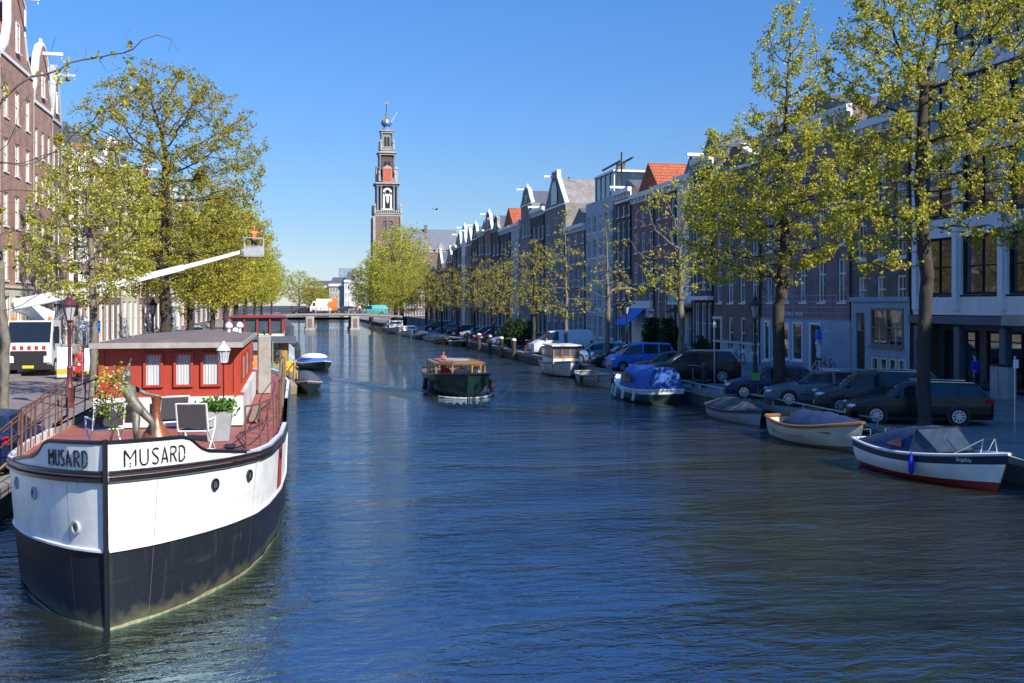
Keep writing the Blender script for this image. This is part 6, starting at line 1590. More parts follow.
# ------------------------------------------------------------------ vehicles
CAR = {
 'estate': dict(L=4.6, st=[(2.30, .50, .60, 'n'), (2.24, .62, .74, 'n'), (2.0, .74, .83, 'n'), (1.55, .84, .87, 'n'), (1.05, .93, .885, 'w'), (.38, 1.36, .885, 'g'), (-.25, 1.445, .885, 'p'), (-.36, 1.45, .885, 'g'), (-1.15, 1.44, .88, 'p'), (-1.26, 1.435, .88, 'g'), (-1.85, 1.38, .865, 'r'), (-2.22, .98, .83, 'n'), (-2.32, .80, .76, 'n'), (-2.34, .50, .66, 'e')], belt=(.92, .98), wb=(1.42, -1.2), r=.325),
 'mpv': dict(L=4.6, st=[(2.30, .55, .62, 'n'), (2.24, .72, .76, 'n'), (1.95, .88, .85, 'n'), (1.5, .99, .89, 'w'), (.72, 1.50, .89, 'g'), (.1, 1.60, .89, 'p'), (0, 1.605, .89, 'g'), (-.95, 1.60, .89, 'p'), (-1.07, 1.59, .885, 'g'), (-1.85, 1.53, .87, 'r'), (-2.2, 1.05, .85, 'n'), (-2.30, .85, .8, 'n'), (-2.32, .55, .7, 'e')], belt=(1.0, 1.08), wb=(1.45, -1.3), r=.33),
 'hatch': dict(L=4.2, st=[(2.1, .48, .58, 'n'), (2.05, .62, .72, 'n'), (1.8, .74, .82, 'n'), (1.4, .84, .86, 'n'), (.95, .92, .87, 'w'), (.25, 1.36, .87, 'g'), (-.25, 1.43, .87, 'p'), (-.36, 1.43, .87, 'g'), (-1.1, 1.38, .86, 'p'), (-1.25, 1.36, .85, 'r'), (-1.85, .98, .82, 'n'), (-2.08, .9, .76, 'n'), (-2.12, .5, .66, 'e')], belt=(.9, .97), wb=(1.3, -1.22), r=.31),
 'suv': dict(L=4.8, st=[(2.4, .6, .68, 'n'), (2.33, .82, .82, 'n'), (2.05, .98, .91, 'n'), (1.2, 1.08, .94, 'w'), (.5, 1.56, .94, 'g'), (-.1, 1.66, .94, 'p'), (-.22, 1.665, .94, 'g'), (-1.1, 1.66, .94, 'p'), (-1.24, 1.655, .935, 'g'), (-1.95, 1.60, .92, 'r'), (-2.28, 1.14, .9, 'n'), (-2.4, .95, .84, 'n'), (-2.42, .6, .76, 'e')], belt=(1.08, 1.14), wb=(1.5, -1.4), r=.37),
 'minivan': dict(L=4.1, st=[(2.05, .6, .62, 'n'), (2.0, .82, .74, 'n'), (1.75, .98, .80, 'n'), (1.4, 1.05, .82, 'w'), (.75, 1.62, .82, 'g'), (.1, 1.72, .82, 'p'), (0, 1.72, .82, 'g'), (-.9, 1.72, .82, 'p'), (-1.02, 1.72, .82, 'g'), (-1.75, 1.68, .81, 'r'), (-1.98, 1.1, .80, 'n'), (-2.05, .9, .76, 'n'), (-2.07, .6, .7, 'e')], belt=(1.05, 1.12), wb=(1.35, -1.3), r=.30),
 'van': dict(L=5.2, st=[(2.6, .65, .74, 'n'), (2.52, .9, .86, 'n'), (2.2, 1.08, .93, 'n'), (1.85, 1.2, .95, 'w'), (1.15, 1.86, .95, 'g'), (.45, 1.98, .95, 'n'), (-.8, 2.0, .95, 'n'), (-1.9, 2.0, .95, 'n'), (-2.35, 1.96, .94, 'n'), (-2.55, 1.55, .93, 'n'), (-2.6, .6, .9, 'e')], belt=(1.18, 1.22), wb=(1.75, -1.45), r=.34),
}
CARC = {}
def car(kind, label, loc, rz, col, plate='plate', name='parked_car', cat='car', group='cars parked on the right quay', roof=None):
    D = CAR[kind]; S = D['st']; nb_, gl = MB(), MB(); rows = []
    x0, x1 = S[0][0], S[-1][0]
    for (x, zt, w_, f) in S:
        t = (x0 - x) / (x0 - x1); zb = D['belt'][0] + (D['belt'][1] - D['belt'][0]) * t; top = zt > zb + .12
        zbb = min(zb, zt - .03)
        tk = max(0, min(1, (zt - zb) / .5)); wt = w_ * (.97 - .20 * tk)
        rows.append([(x, w_ * .80, .20), (x, w_ * .96, .27), (x, w_, .42), (x, w_ * 1.0, min(.66, zt * .82)), (x, w_ * .965, zbb), (x, wt, zt - .025 if not top else zt - .06), (x, wt * .86, zt), (x, wt * .45, zt + .018), (x, 0, zt + .022)])
    for i in range(len(S) - 1):
        f = S[i][3]
        for s in (1, -1):
            for k in range(8):
                q = [rows[i][k], rows[i][k + 1], rows[i + 1][k + 1], rows[i + 1][k]]; q = [(a, b * s, c) for a, b, c in q]
                isg = (k == 4 and f in 'gw') or (k >= 5 and f in 'wr')
                (gl if isg else nb_).add(q, [(0, 1, 2, 3) if s > 0 else (3, 2, 1, 0)])
    for r_ in (rows[0], rows[-1]): nb_.poly([(a, b, c) for a, b, c in r_] + [(a, -b, c) for a, b, c in r_[-2::-1]])
    nb_.add([(x0, -.55, .2), (x1, -.55, .2), (x1, .55, .2), (x0, .55, .2)], [(0, 1, 2, 3)])
    o = thing(name, label, cat, loc, rz, group)
    nb_.build('body', M[col], o, smooth=32); gl.build('windows', M['carglass'], o)
    w_ = max(r_[2] for r_ in S); R_ = D['r']
    for s in (1, -1):                         # sill, door seams, side moulding
        c = MB()
        c.box(D['wb'][1] + R_ + .06, D['wb'][0] - R_ - .06, s * (w_ * .97) - .012, s * (w_ * .97) + .02, .19, .27)
        for xx in ([-.3, .75, -1.15] if kind != 'van' else [.4, 1.3, -.9]): c.box(xx - .006, xx + .006, s * (w_ + .002) - .003, s * (w_ + .002) + .003, .32, .78)
        c.box(-1.05, 1.0, s * w_ * 1.0 - .004, s * w_ * 1.0 + .012, .49, .525)
        c.build('side_trim', M['dark'], o)
    c = MB(); c.box(x0 - .02, x0 + .012, -.5, .5, .28, .42); c.build('grille', M['dark'], o)
    key = ('w', R_)
    if key not in CARC:
        ty = MB(); rr = []
        for (r_, y) in ((R_ * .62, .01), (R_ * .93, -.005), (R_, .03), (R_, .19), (R_ * .9, .21), (R_ * .3, .21)): rr.append([(r_ * math.cos(2 * math.pi * k / 22), y, r_ * math.sin(2 * math.pi * k / 22)) for k in range(22)])
        ty.grid(rr, closed=True)
        rm = MB(); rm.disc((0, .005, 0), R_ * .66, 'y', .03, 22, R_ * .56)
        for k in range(9):
            a = 2 * math.pi * k / 9; T = Matrix.Rotation(a, 4, 'Y'); rm.T = T; rm.box(R_ * .1, R_ * .6, -.012, .012, -.024, .024)
        rm.T = None; rm.disc((0, 0, 0), R_ * .16, 'y', .04, 12)
        bk = MB(); bk.disc((0, .05, 0), R_ * .6, 'y', .02, 16)
        CARC[key] = (ty.mesh('tyre', M['dark']), rm.mesh('rim', M['alloy']), bk.mesh('brake_disc', M['black']))
    arch = MB()
    for xw in D['wb']:
        for s in (1, -1):
            arch.disc((xw, s * (w_ - .06), R_ + .02), R_ * 1.13, 'y', .135, 22)
            e = bpy.data.objects.new('wheel', CARC[key][0]); e.location = (xw, s * (w_ + .018), R_ + .0); e.rotation_euler = (0, 0, 0 if s < 0 else math.pi); link(e, o)
            for q in (1, 2): link(bpy.data.objects.new(('tyre', 'rim', 'brake_disc')[q], CARC[key][q]), e)
    arch.build('wheel_arches', M['black'], o)
    zh = {'van': .86, 'suv': .78, 'mpv': .78, 'minivan': .80}.get(kind, .64); i1 = 1
    for s in (1, -1):
        c = MB(); xf = S[1][0]; wf = S[1][2]
        c.add([(S[0][0] - .005, s * wf * .50, zh - .12), (xf - .02, s * wf * 1.04, zh - .08), (S[2][0] + .05, s * (S[2][2] + .015), zh + .02), (xf, s * wf * 1.0, zh + .05), (S[0][0] + .005, s * wf * .55, zh - .02)], [(0, 1, 2, 3, 4)])
        c.ball((xf - .03, s * wf * .93, zh - .02), (.09, .075, .06), 8, 5); c.build('headlight', M['headlamp'], o)
        c = MB(); xr = S[-3][0]; wr = S[-3][2]
        zr = zh + .16; c.bbox(xr - .10, xr + .16, s * wr - .10 * (s > 0) - .03 * (s < 0), s * wr + .03 * (s > 0) + .10 * (s < 0), zr - .06, zr + .12, .02); c.build('tail_light', M['taillamp'], o)
        c = MB(); xm = [q[0] for q in S if q[3] == 'w'][0] - .32; zm = D['belt'][0] + .09; c.ball((xm, s * (w_ + .09), zm), (.06, .09, .065), 8, 5); c.build('mirror', M[col], o, smooth=True)
        c = MB(); xh = (-.12, .0)[0]
        for xx in (-.12, -1.0) if kind not in ('van',) else (.55,): c.box(xx - .09, xx + .09, s * (w_ * .985) - .012, s * (w_ * .985) + .018, D['belt'][0] - .13, D['belt'][0] - .10)
        c.build('door_handle', M[col], o)
    c = MB(); c.box(x0 + .013, x0 + .022, -.26, .26, .34, .45); c.build('number_plate', M[plate], o)
    c = MB(); c.box(x1 - .014, x1 - .003, -.26, .26, .52, .63); c.build('number_plate', M[plate], o)
    if kind in ('estate', 'suv', 'mpv'):
        c = MB()
        for s in (1, -1): c.tube([(.1, s * w_ * .66, S[-5][1] + .03), (-1.75, s * w_ * .66, S[-5][1] - .0)], .016, 5)
        c.build('roof_rails', M['chrome'], o)
    return o
for k, c_ in dict(p_black=(.006, .006, .008), p_darkblue=(.014, .026, .09), p_greyblue=(.10, .13, .17), p_anthracite=(.022, .026, .034), p_blue=(.04, .16, .55), p_silver=(.30, .32, .35), p_white=(.62, .63, .65), p_red=(.25, .02, .02), p_sky=(.12, .2, .36), p_green=(.02, .06, .045)).items():
    M[k] = paint('car_paint_' + k[2:], c_)
H0_ = math.atan2(1.0, -2.35)       # noses towards the water
def pc(kind, label, vf, uf, col, rz=H0_, **k):
    D = CAR[kind]; fx = D['wb'][0]; return car(kind, label, (vf - fx * math.cos(rz), uf - fx * math.sin(rz), SZ), rz, col, **k)
pc('estate', 'black estate car with bright alloy wheels, nearest on the right quay', 19.65, 31.2, 'p_black')
pc('mpv', 'black people carrier parked just behind the nearest black estate', 20.1, 34.2, 'p_anthracite')
pc('estate', 'grey blue estate car between the tree trunk and the black people carrier', 19.6, 37.2, 'p_greyblue')
pc('hatch', 'dark blue hatchback beside the forked tree trunk', 19.3, 40.6, 'p_darkblue')
pc('suv', 'dark off-roader with red tail lights seen behind the blue hatchback', 19.0, 49.5, 'p_black', rz=R(168))
pc('hatch', 'dark car with a sunlit roof just behind the dark off-roader', 19.4, 53.6, 'p_anthracite', rz=R(165))
pc('minivan', 'bright blue small people carrier facing the water', 19.6, 58.5, 'p_blue', rz=R(178))
pc('hatch', 'low black car whose nose shows left of the bright blue people carrier', 19.7, 62.3, 'p_black', rz=R(175))
pc('estate', 'silver blue estate car behind the thin pale elm', 19.4, 67.0, 'p_sky', rz=R(172))
pc('van', 'white delivery van with a plain side parked above the cabin cruiser', 19.9, 79.5, 'p_white', rz=R(180), name='delivery_van', cat='van')
cols = ['p_sky', 'p_black', 'p_red', 'p_darkblue', 'p_silver', 'p_black', 'p_greyblue', 'p_anthracite']
lab = ['pale blue hatchback just left of the dark bush', 'black estate left of the pale blue hatchback', 'dark red hatchback far along the right quay', 'dark blue people carrier far along the right quay', 'silver hatchback standing out pale above the mooring posts', 'black hatchback beyond the silver one', 'grey blue estate above the moored cruisers', 'anthracite people carrier nearest the bridge']
for i, (c_, lb) in enumerate(zip(cols, lab)):
    pc(('hatch', 'estate', 'hatch', 'mpv')[i % 4], lb, 20.4 + (0 if i < 3 else .5), (99, 104, 109, 114, 121, 131, 142, 154)[i], c_, rz=R(172))
# left quay
GL_ = 'cars parked on the left quay'
car('hatch', 'dark blue car with a yellow plate beside the houseboat bow', (-7.45, 27.6, SZ), R(90), 'p_darkblue', group=GL_)
car('hatch', 'white car whose front corner just enters the picture at the left edge', (-7.35, 22.2, SZ), R(-90), 'p_white', group=GL_)
car('hatch', 'white car under the slim elm on the left quay', (-9.6, 58.5, SZ), R(-90), 'p_white', group=GL_)
car('estate', 'silver estate far along the left quay', (-9.3, 75, SZ), R(-90), 'p_silver', group=GL_)
car('hatch', 'dark red hatchback far along the left quay', (-9.0, 92, SZ), R(-90), 'p_red', group=GL_)
car('van', 'white van far along the left quay', (-9.4, 104, SZ), R(-90), 'p_white', group=GL_, name='delivery_van', cat='van')

# crane lorry on the left street
tl = thing('crane_lorry', 'white lorry with a red and white striped grille and a long white lifting boom', 'lorry', (-14.6, 63.5, SZ), R(-90))
c = MB(); c.prism([(-.2, .75), (-.2, 3.15), (1.7, 3.15), (2.05, 2.1), (2.15, 1.75), (2.15, .55), (-.2, .55)], -1.2, 1.2); c.build('cab', M['p_white'], tl, smooth=30)
c = MB(); c.add([(1.74, -1.12, 3.08), (1.74, 1.12, 3.08), (2.12, 1.12, 1.92), (2.12, -1.12, 1.92)], [(0, 1, 2, 3)]); c.build('windscreen', M['carglass'], tl)
c = MB()
for s in (1, -1): c.prism([(.3, 2.0), (1.7, 2.0), (1.5, 2.8), (.3, 2.8)], s * 1.203 - .005, s * 1.203 + .005)
c.build('side_window', M['carglass'], tl)
c = MB(); c.box(2.152, 2.2, -.95, .95, .7, 1.42); c.box(2.0, 2.3, -1.22, 1.22, .38, .68)
gr_ = c.build('grille', M['dark'], tl)
for k in range(5):
    c = MB(); c.box(2.182, 2.20, -.85 + k * .39, -.66 + k * .39, 1.50, 1.72); c.build('red_stripe', M['red'], gr_)
c = MB(); c.box(2.152, 2.19, -.9, .9, 1.44, 1.78); c.build('warning_board', M['white'], tl)
c = MB(); c.box(2.302, 2.315, -.3, .3, .46, .62); c.build('number_plate', M['plate'], tl)
for s in (1, -1):
    c = MB(); c.bbox(2.05, 2.24, s * .98 - .2, s * .98 + .2, .78, 1.15, .04); c.build('headlight', M['headlamp'], tl)
    c = MB(); c.bbox(1.75, 1.95, s * 1.42 - .12, s * 1.42 + .12, 1.85, 2.7, .03); c.tube([(1.7, s * 1.2, 2.8), (1.85, s * 1.42, 2.75)], .02, 4); c.build('mirror', M['black'], tl)
    c = MB(); c.lathe([(.11, 3.16), (.11, 3.32), (.05, 3.38)], 10, (1.4, s * .95, 0)); c.build('beacon', M['orangepaint'], tl)
    for xw in (1.2, -3.6, -4.7): c = MB(); c.disc((xw, s * 1.08, .5), .5, 'y', .3, 20); w2 = c.build('wheel', M['dark'], tl); c = MB(); c.disc((xw, s * 1.235, .5), .26, 'y', .02, 14); c.build('hub', M['greybox'], w2)
c = MB(); c.box(-6, -.5, -1.15, 1.15, .75, 1.15); c.box(-6, -.55, -1.1, 1.1, 1.152, 1.5); c.build('chassis', M['greybox'], tl)
c = MB(); c.lathe([(.7, 1.5), (.65, 1.9), (.5, 2.3), (.5, 3.2)], 12, (-3, 0, 0)); c.build('turntable', M['white'], tl)
# boom: world points turned into the lorry's frame (local x = -Y, local y = +X)
def tlp(x, y, z): return (-(y - 63.5), x + 14.6, z - SZ)
bk = (-2.6, 65.5, 8.6)
c = MB()
def boom(a, b, w0, w1, m_, nm):
    c = MB(); A, B = Vector(a), Vector(b); d = (B - A).normalized(); s = d.cross(Vector((0, 0, 1))).normalized(); u = s.cross(d)
    v = [A + s * w0 * i + u * w0 * 1.25 * j for i, j in ((-1, -1), (1, -1), (1, 1), (-1, 1))] + [B + s * w1 * i + u * w1 * 1.25 * j for i, j in ((-1, -1), (1, -1), (1, 1), (-1, 1))]
    c.add(v, [(0, 3, 2, 1), (4, 5, 6, 7), (0, 1, 5, 4), (1, 2, 6, 5), (2, 3, 7, 6), (3, 0, 4, 7)]); return c.build(nm, M[m_], tl)
P0 = tlp(-15.8, 63.5, 4.75); P1 = tlp(-10.2, 61.9, 5.85); P2 = tlp(-6.2, 61.4, 6.9); P3 = tlp(-2.7, 61.1, 7.9)
boom(P0, P1, .24, .20, 'hullwhite', 'boom'); boom(P1, P2, .15, .14, 'hullwhite', 'boom_extension'); boom(P2, P3, .10, .08, 'hullwhite', 'boom_tip')
boom((-3, 0, 3.3), P0, .28, .3, 'hullwhite', 'lower_arm'); boom(tlp(-14.6, 64.5, 3.0), tlp(-12.0, 62.6, 5.3), .10, .08, 'greybox', 'lifting_ram'); boom(tlp(-15.4, 64.0, 4.5), tlp(-14.4, 65.4, 3.3), .2, .16, 'hullwhite', 'counter_link')
bkt = MB(); q = tlp(-2.2, 61.1, 7.6)
for i in range(4):
    x_, y_ = ((-.4, -.55), (.4, -.55), (.4, .55), (-.4, .55))[i]; bkt.tube([(q[0] + x_, q[1] + y_, q[2]), (q[0] + x_, q[1] + y_, q[2] + 1.05)], .03, 5)
bkt.box(q[0] - .42, q[0] + .42, q[1] - .57, q[1] + .57, q[2] - .05, q[2] + .02); bkt.box(q[0] - .43, q[0] - .40, q[1] - .57, q[1] + .57, q[2] + .021, q[2] + .5); bkt.box(q[0] + .40, q[0] + .43, q[1] - .57, q[1] + .57, q[2] + .021, q[2] + .5)
for z_ in (.55, 1.05): bkt.tube([(q[0] - .4, q[1] - .55, q[2] + z_), (q[0] + .4, q[1] - .55, q[2] + z_), (q[0] + .4, q[1] + .55, q[2] + z_), (q[0] - .4, q[1] + .55, q[2] + z_), (q[0] - .4, q[1] - .55, q[2] + z_)], .03, 5)
bkt.build('basket', M['greybox'], tl)
person('worker in orange red overalls and helmet high up in the lifting basket', (-2.2, 61.1, 7.62), R(20), dict(ell=(-.3, -.15, 1.3), wrl=(-.3, -.4, 1.3), elr=(.3, -.15, 1.3), wrr=(.3, -.4, 1.3)), 'orangepaint', 'clothdark', hair='orangepaint')
# scooter, boards and the parking sign on the left quay
def wheel(mb, x, r, y=0, t=.05): mb.disc((x, y, r), r, 'y', t, 16, r * .78)
o = thing('motor_scooter', 'bright red motor scooter between the striped boards and the parking sign', 'scooter', (*on(77, 381, SZ), SZ), R(-70))
c = MB(); c.prism([(-.75, .55), (-.8, .75), (-.1, .78), (0, .35), (.38, .35), (.55, .95), (.62, .95), (.55, .3), (.35, .2), (-.2, .22), (-.5, .3)], -.17, .17); c.prism([(.56, .55), (.85, .5), (.8, .42), (.58, .4)], -.1, .1); c.build('body', M['red'], o)
c = MB(); c.bbox(-.75, -.1, -.15, .15, .78, .86, .03); c.build('seat', M['black'], o)
for x_ in (-.5, .62): c = MB(); c.disc((x_, 0, .23), .23, 'y', .1, 16); c.build('wheel', M['dark'], o)
c = MB(); c.tube([(.5, -.32, 1.05), (.56, 0, 1.0), (.5, .32, 1.05)], .022, 5); c.build('handlebar', M['chrome'], o); c = MB(); c.ball((.62, 0, .9), (.06, .08, .08), 8, 5); c.build('headlight', M['headlamp'], o)
for px, py, lb in ((64.5, 379, 'white board with a broad yellow band, left of the red lamp post'), (92, 381, 'tall white board with a yellow foot, right of the red lamp post')):
    x, y = on(px, py, SZ); o = thing('warning_board', lb, 'sign', (x, y, SZ), R(8), 'white and yellow boards round the lorry')
    c = MB(); c.bbox(-.38, .38, -.03, .03, .1, 1.75, .015); c.build('panel', M['white'], o); c = MB(); c.box(-.385, .385, -.034, .034, .25, .55); c.build('yellow_band', M['yellow'], o)
    c = MB(); c.box(-.45, -.3, -.3, .3, 0, .099); c.box(.3, .45, -.3, .3, 0, .099); c.build('feet', M['dark'], o)
person('worker in a red jacket walking beside the lorry', (*on(80, 379, SZ), SZ), R(10), dict(knl=(-.1, -.12, .5), anl=(-.1, -.15, .1)), 'red', 'red', hair='orangepaint')
x, y = uv(95, 44.5)
o = thing('parking_sign', 'square blue parking sign on a grey pole', 'sign', (x, y, SZ + .7), R(4)); c = MB(); c.tube([(0, 0, -.7), (0, 0, 2.75)], .03, 6); c.build('pole', M['metal'], o)
c = MB(); c.bbox(-.22, .22, -.05, -.03, 2.1, 2.65, .008); sp_ = c.build('panel', M['sign_blue'], o); letters('P', .46, 'white', sp_, 'lettering', (0, -.055, 2.21), (R(90), 0, 0), .002)
x, y = uv(82.5, 44.8)
o = thing('street_sign', 'small white sign plate above the parking sign', 'sign', (x, y, SZ), R(4)); c = MB(); c.tube([(0, 0, 0), (0, 0, 3.6)], .025, 6); c.build('pole', M['metal'], o); c = MB(); c.bbox(-.22, .22, -.05, -.03, 2.9, 3.5, .008); c.build('panel', M['white'], o)

# ------------------------------------------------------------------ street lamps, poles, bins, bicycles
def lamp(label, x, y, m_='iron', hgt=4.55, group='cast iron street lamps'):
    o = thing('street_lamp', label, 'street lamp', (x, y, SZ), 0, group); k = hgt / 4.55
    c = MB(); c.lathe([(.20, 0), (.20, .12), (.15, .18), (.15, .75), (.18, .8), (.11, .95), (.085, 1.5), (.11, 1.56), (.07, 1.65), (.055, 3.2), (.09, 3.26), (.05, 3.34), (.04, 3.42)], 10)
    c.tube([(-.3, 0, 3.05), (.3, 0, 3.05)], .018, 5); c.build('post', M[m_], o, smooth=35)
    c = MB()
    for q in range(6):
        t = q * math.pi / 3; c.tube([(.13 * math.cos(t), .13 * math.sin(t), 3.45), (.25 * math.cos(t), .25 * math.sin(t), 4.02)], .014, 4)
        c.tube([(.04 * math.cos(t), .04 * math.sin(t), 3.3), (.13 * math.cos(t), .13 * math.sin(t), 3.45)], .016, 4); c.lathe([(.03, 0), (.02, .1)], 5, (.27 * math.cos(t), .27 * math.sin(t), 4.05))
    c.lathe([(.14, 3.42), (.14, 3.46)], 6); c.lathe([(.29, 4.02), (.31, 4.06), (.2, 4.2), (.11, 4.27), (.12, 4.33), (.08, 4.42), (.03, 4.46), (.04, 4.52), (.01, 4.6)], 12); c.build('lantern_frame', M[m_], o)
    c = MB(); c.lathe([(.12, 3.462), (.235, 4.018)], 6); c.build('lantern_glass', M['lampglass'], o)
    return o
lr = lamp('dark red cast iron lamp post beside the crane lorry', *uv(69.5, 39.5), 'lampred')
lamp('dark lamp post in front of the forked elm by the lettered shop', *uv(755, 47.5))
lamp('dark lamp post between the slim elm and the huge elm on the left quay', *uv(153, 66))
lamp('dark lamp post beside the blue awning', *uv(627, 66.5))
lamp('lamp post by the dark bush on the right quay', *uv(545, 86), group='cast iron street lamps')
lamp('far lamp post above the silver hatchback', *uv(500, 118))
for px, d, hh, lb in ((1015, 29.3, 2.55, 'thin grey sign pole at the right edge of the quay'), (714.5, 48.5, 3.3, 'thin grey pole in front of the dark off-roader'), (566.5, 76, 4.0, 'dark pole rising in front of the white van')):
    x, y = uv(px, d); o = thing('sign_pole', lb, 'pole', (x, y, SZ)); c = MB(); c.tube([(0, 0, 0), (0, 0, hh)], .03, 6); c.build('pole', M['metal'], o)
    c = MB(); c.bbox(-.09, .09, -.05, -.031, hh - .35, hh - .1, .006); c.build('small_plate', M['white'], o)
for px, d, lb in ((704, 49.2, 'stout dark bollard before the dark off-roader'), (674, 52.5, 'dark bollard behind the blue cabin boat')):
    x, y = uv(px, d); o = thing('bollard', lb, 'bollard', (x, y, SZ)); c = MB(); c.lathe([(.15, 0), (.14, .9), (.17, .95), (.16, 1.1), (.05, 1.18)], 10); c.build('post', M['iron'], o)
o = thing('guard_rail', 'low galvanised guard rail along the quay edge by the parked cars', 'rail', (QR + .15, 29.5, SZ))
c = MB(); c.tube([(0, 0, .3), (0, 17.5, .3)], .035, 6); c.build('rail', M['metal'], o)
for k in range(8): c = MB(); c.tube([(0, .1 + k * 2.45, 0), (0, .1 + k * 2.45, .3)], .03, 5); c.build('post', M['metal'], o)
x, y = uv(1000, 34)
o = thing('utility_cabinet', 'grey green utility cabinet on the pavement in front of the office block', 'cabinet', (*uv(1003, 42), SZ + .13), R(-90)); c = MB(); c.bbox(-.55, .55, -.22, .22, 0, 1.35, .02); c.build('body', M['greybox'], o)
c = MB(); c.box(-.008, .008, -.226, -.221, .1, 1.25); c.box(-.6, .6, -.26, .26, 1.352, 1.42); c.build('door_seam', M['dark'], o)
for px, d, lb in ((129, 43.5, 'grey wheeled bin above the houseboat roof, left one of the pair'), (136, 45, 'pale grey bin above the houseboat roof, right one of the pair')):
    o = thing('waste_bin', lb, 'bin', (*uv(px, d), SZ)); c = MB(); c.add([(-.25, -.25, .1), (.25, -.25, .1), (.25, .25, .1), (-.25, .25, .1), (-.3, -.32, 1.1), (.3, -.32, 1.1), (.3, .3, 1.1), (-.3, .3, 1.1)], [(0, 3, 2, 1), (4, 5, 6, 7), (0, 1, 5, 4), (1, 2, 6, 5), (2, 3, 7, 6), (3, 0, 4, 7)]); c.build('body', M['greybox'], o)
    c = MB(); c.bbox(-.33, .33, -.36, .33, 1.102, 1.2, .03); c.build('lid', M['metal'], o)
    for s in (1, -1): c = MB(); c.disc((s * .22, .27, .1), .1, 'x', .05, 12); c.build('wheel', M['dark'], o)
def bicycle(label, loc, rz, col='black', crate=None, group='bicycles parked on the quays'):
    o = thing('bicycle', label, 'bicycle', loc, rz, group)
    for x_ in (-.52, .54):
        c = MB(); c.disc((x_, 0, .34), .34, 'y', .035, 18, .30); w_ = c.build('wheel', M['dark'], o)
        c = MB()
        for k in range(8): t = k * math.pi / 4; c.tube([(x_, 0, .34), (x_ + .3 * math.cos(t), 0, .34 + .3 * math.sin(t))], .004, 3)
        c.build('spokes', M['metal'], w_)
    c = MB()
    for a, b in (((-.52, 0, .34), (-.08, 0, .30)), ((-.08, 0, .30), (-.2, 0, .82)), ((-.52, 0, .34), (-.18, 0, .74)), ((-.08, 0, .30), (.38, 0, .80)), ((-.17, 0, .72), (.36, 0, .90)), ((.54, 0, .34), (.36, 0, .98))): c.tube([a, b], .018, 5)
    c.build('frame', M[col], o)
    c = MB(); c.tube([(.22, -.28, 1.02), (.36, -.1, 1.06), (.36, .1, 1.06), (.22, .28, 1.02)], .015, 5); c.build('handlebar', M['metal'], o)
    c = MB(); c.ball((-.22, 0, .87), (.14, .08, .04), 8, 4); c.build('saddle', M['black'], o)
    if crate: c = MB(); c.box(.42, .78, -.2, .2, .92, 1.18); c.build('crate', M[crate], o)
    return o
bi = bicycle('bicycle with a bright green crate leaning by the forked elm trunk', (*uv(771, 41.6), SZ), R(150), 'black', 'lime')
bb = bicycle('black bicycle leaning by the thin grey pole, first of the quay bicycles', (*uv(607, 66), SZ), R(95), 'p_red')
bb['label'] = 'red bicycle in front of the silver blue estate'
def bikes(lst):
    for lb, x, y, z, rz in lst: clone(bb, lb, (x, y, z), R(rz))
bikes([('bicycle standing against the thin pale elm', *uv(600, 65), SZ, 80), ('bicycle lying close to the silver blue estate rear', *uv(616, 64), SZ, 120), ('bicycle at the foot of the slender pointed elm', *uv(580, 73), SZ, 100),
       ('bicycle leaning on the left quay by the parking sign', *uv(104, 46), SZ, 20), ('bicycle on the left quay under the slim elm', *uv(112, 47), SZ, 10), ('bicycle beside the dark lamp post on the left quay', *uv(147, 62), SZ, 15), ('bicycle right of the dark lamp post on the left quay', *uv(158, 63), SZ, 5),
       ('bicycle by the hedge below the huge elm', *uv(205, 80), SZ, 15), ('bicycle left of the houseboat with red window frames', *uv(215, 84), SZ, 10)])
bikes([('bicycle on the pavement in front of the office columns', 29.3, 33.5, SZ + .13, 88), ('bicycle against the office front, nearer the blue grey house', 29.3, 42.5, SZ + .13, 92), ('bicycle leaning at the lettered shop window', 29.4, 51.0, SZ + .13, 88), ('bicycle at the brown brick house with paired windows', 29.4, 62.5, SZ + .13, 92),
       ('bicycle under the white balcony', 29.4, 72.0, SZ + .13, 90), ('bicycle in front of the white rendered base behind the blue van', 29.4, 78.5, SZ + .13, 87), ('bicycle on the quay between the dark off-roader and the blue people carrier', 19.6, 55.4, SZ, 15), ('bicycle at the quay edge beside the guard rail end', 19.3, 46.2, SZ, 70),
       ('bicycle on the quay next to the white van', 19.6, 75.6, SZ, 30), ('bicycle on the quay left of the white van', 19.5, 82.5, SZ, 60), ('bicycle beside the large dark green bush', 19.4, 88.5, SZ, 80), ('bicycle on the left quay behind the striped boards', *uv(88, 47), SZ, 25), ('bicycle leaning on the left quay between the two bins and the slim elm', *uv(124, 48), SZ, 12),
       ('bicycle by the left quay hedge nearest the houseboat roof', *uv(185, 70), SZ, 12), ('bicycle behind the left quay hedge', *uv(196, 75), SZ, 18)])
M['ochre'] = mat('ochre_boards', (.38, .24, .05), .6, .25, 3, dirt=.3)
M['dullred'] = mat('dull_red_paint', (.26, .03, .025), .5, .15, 3)
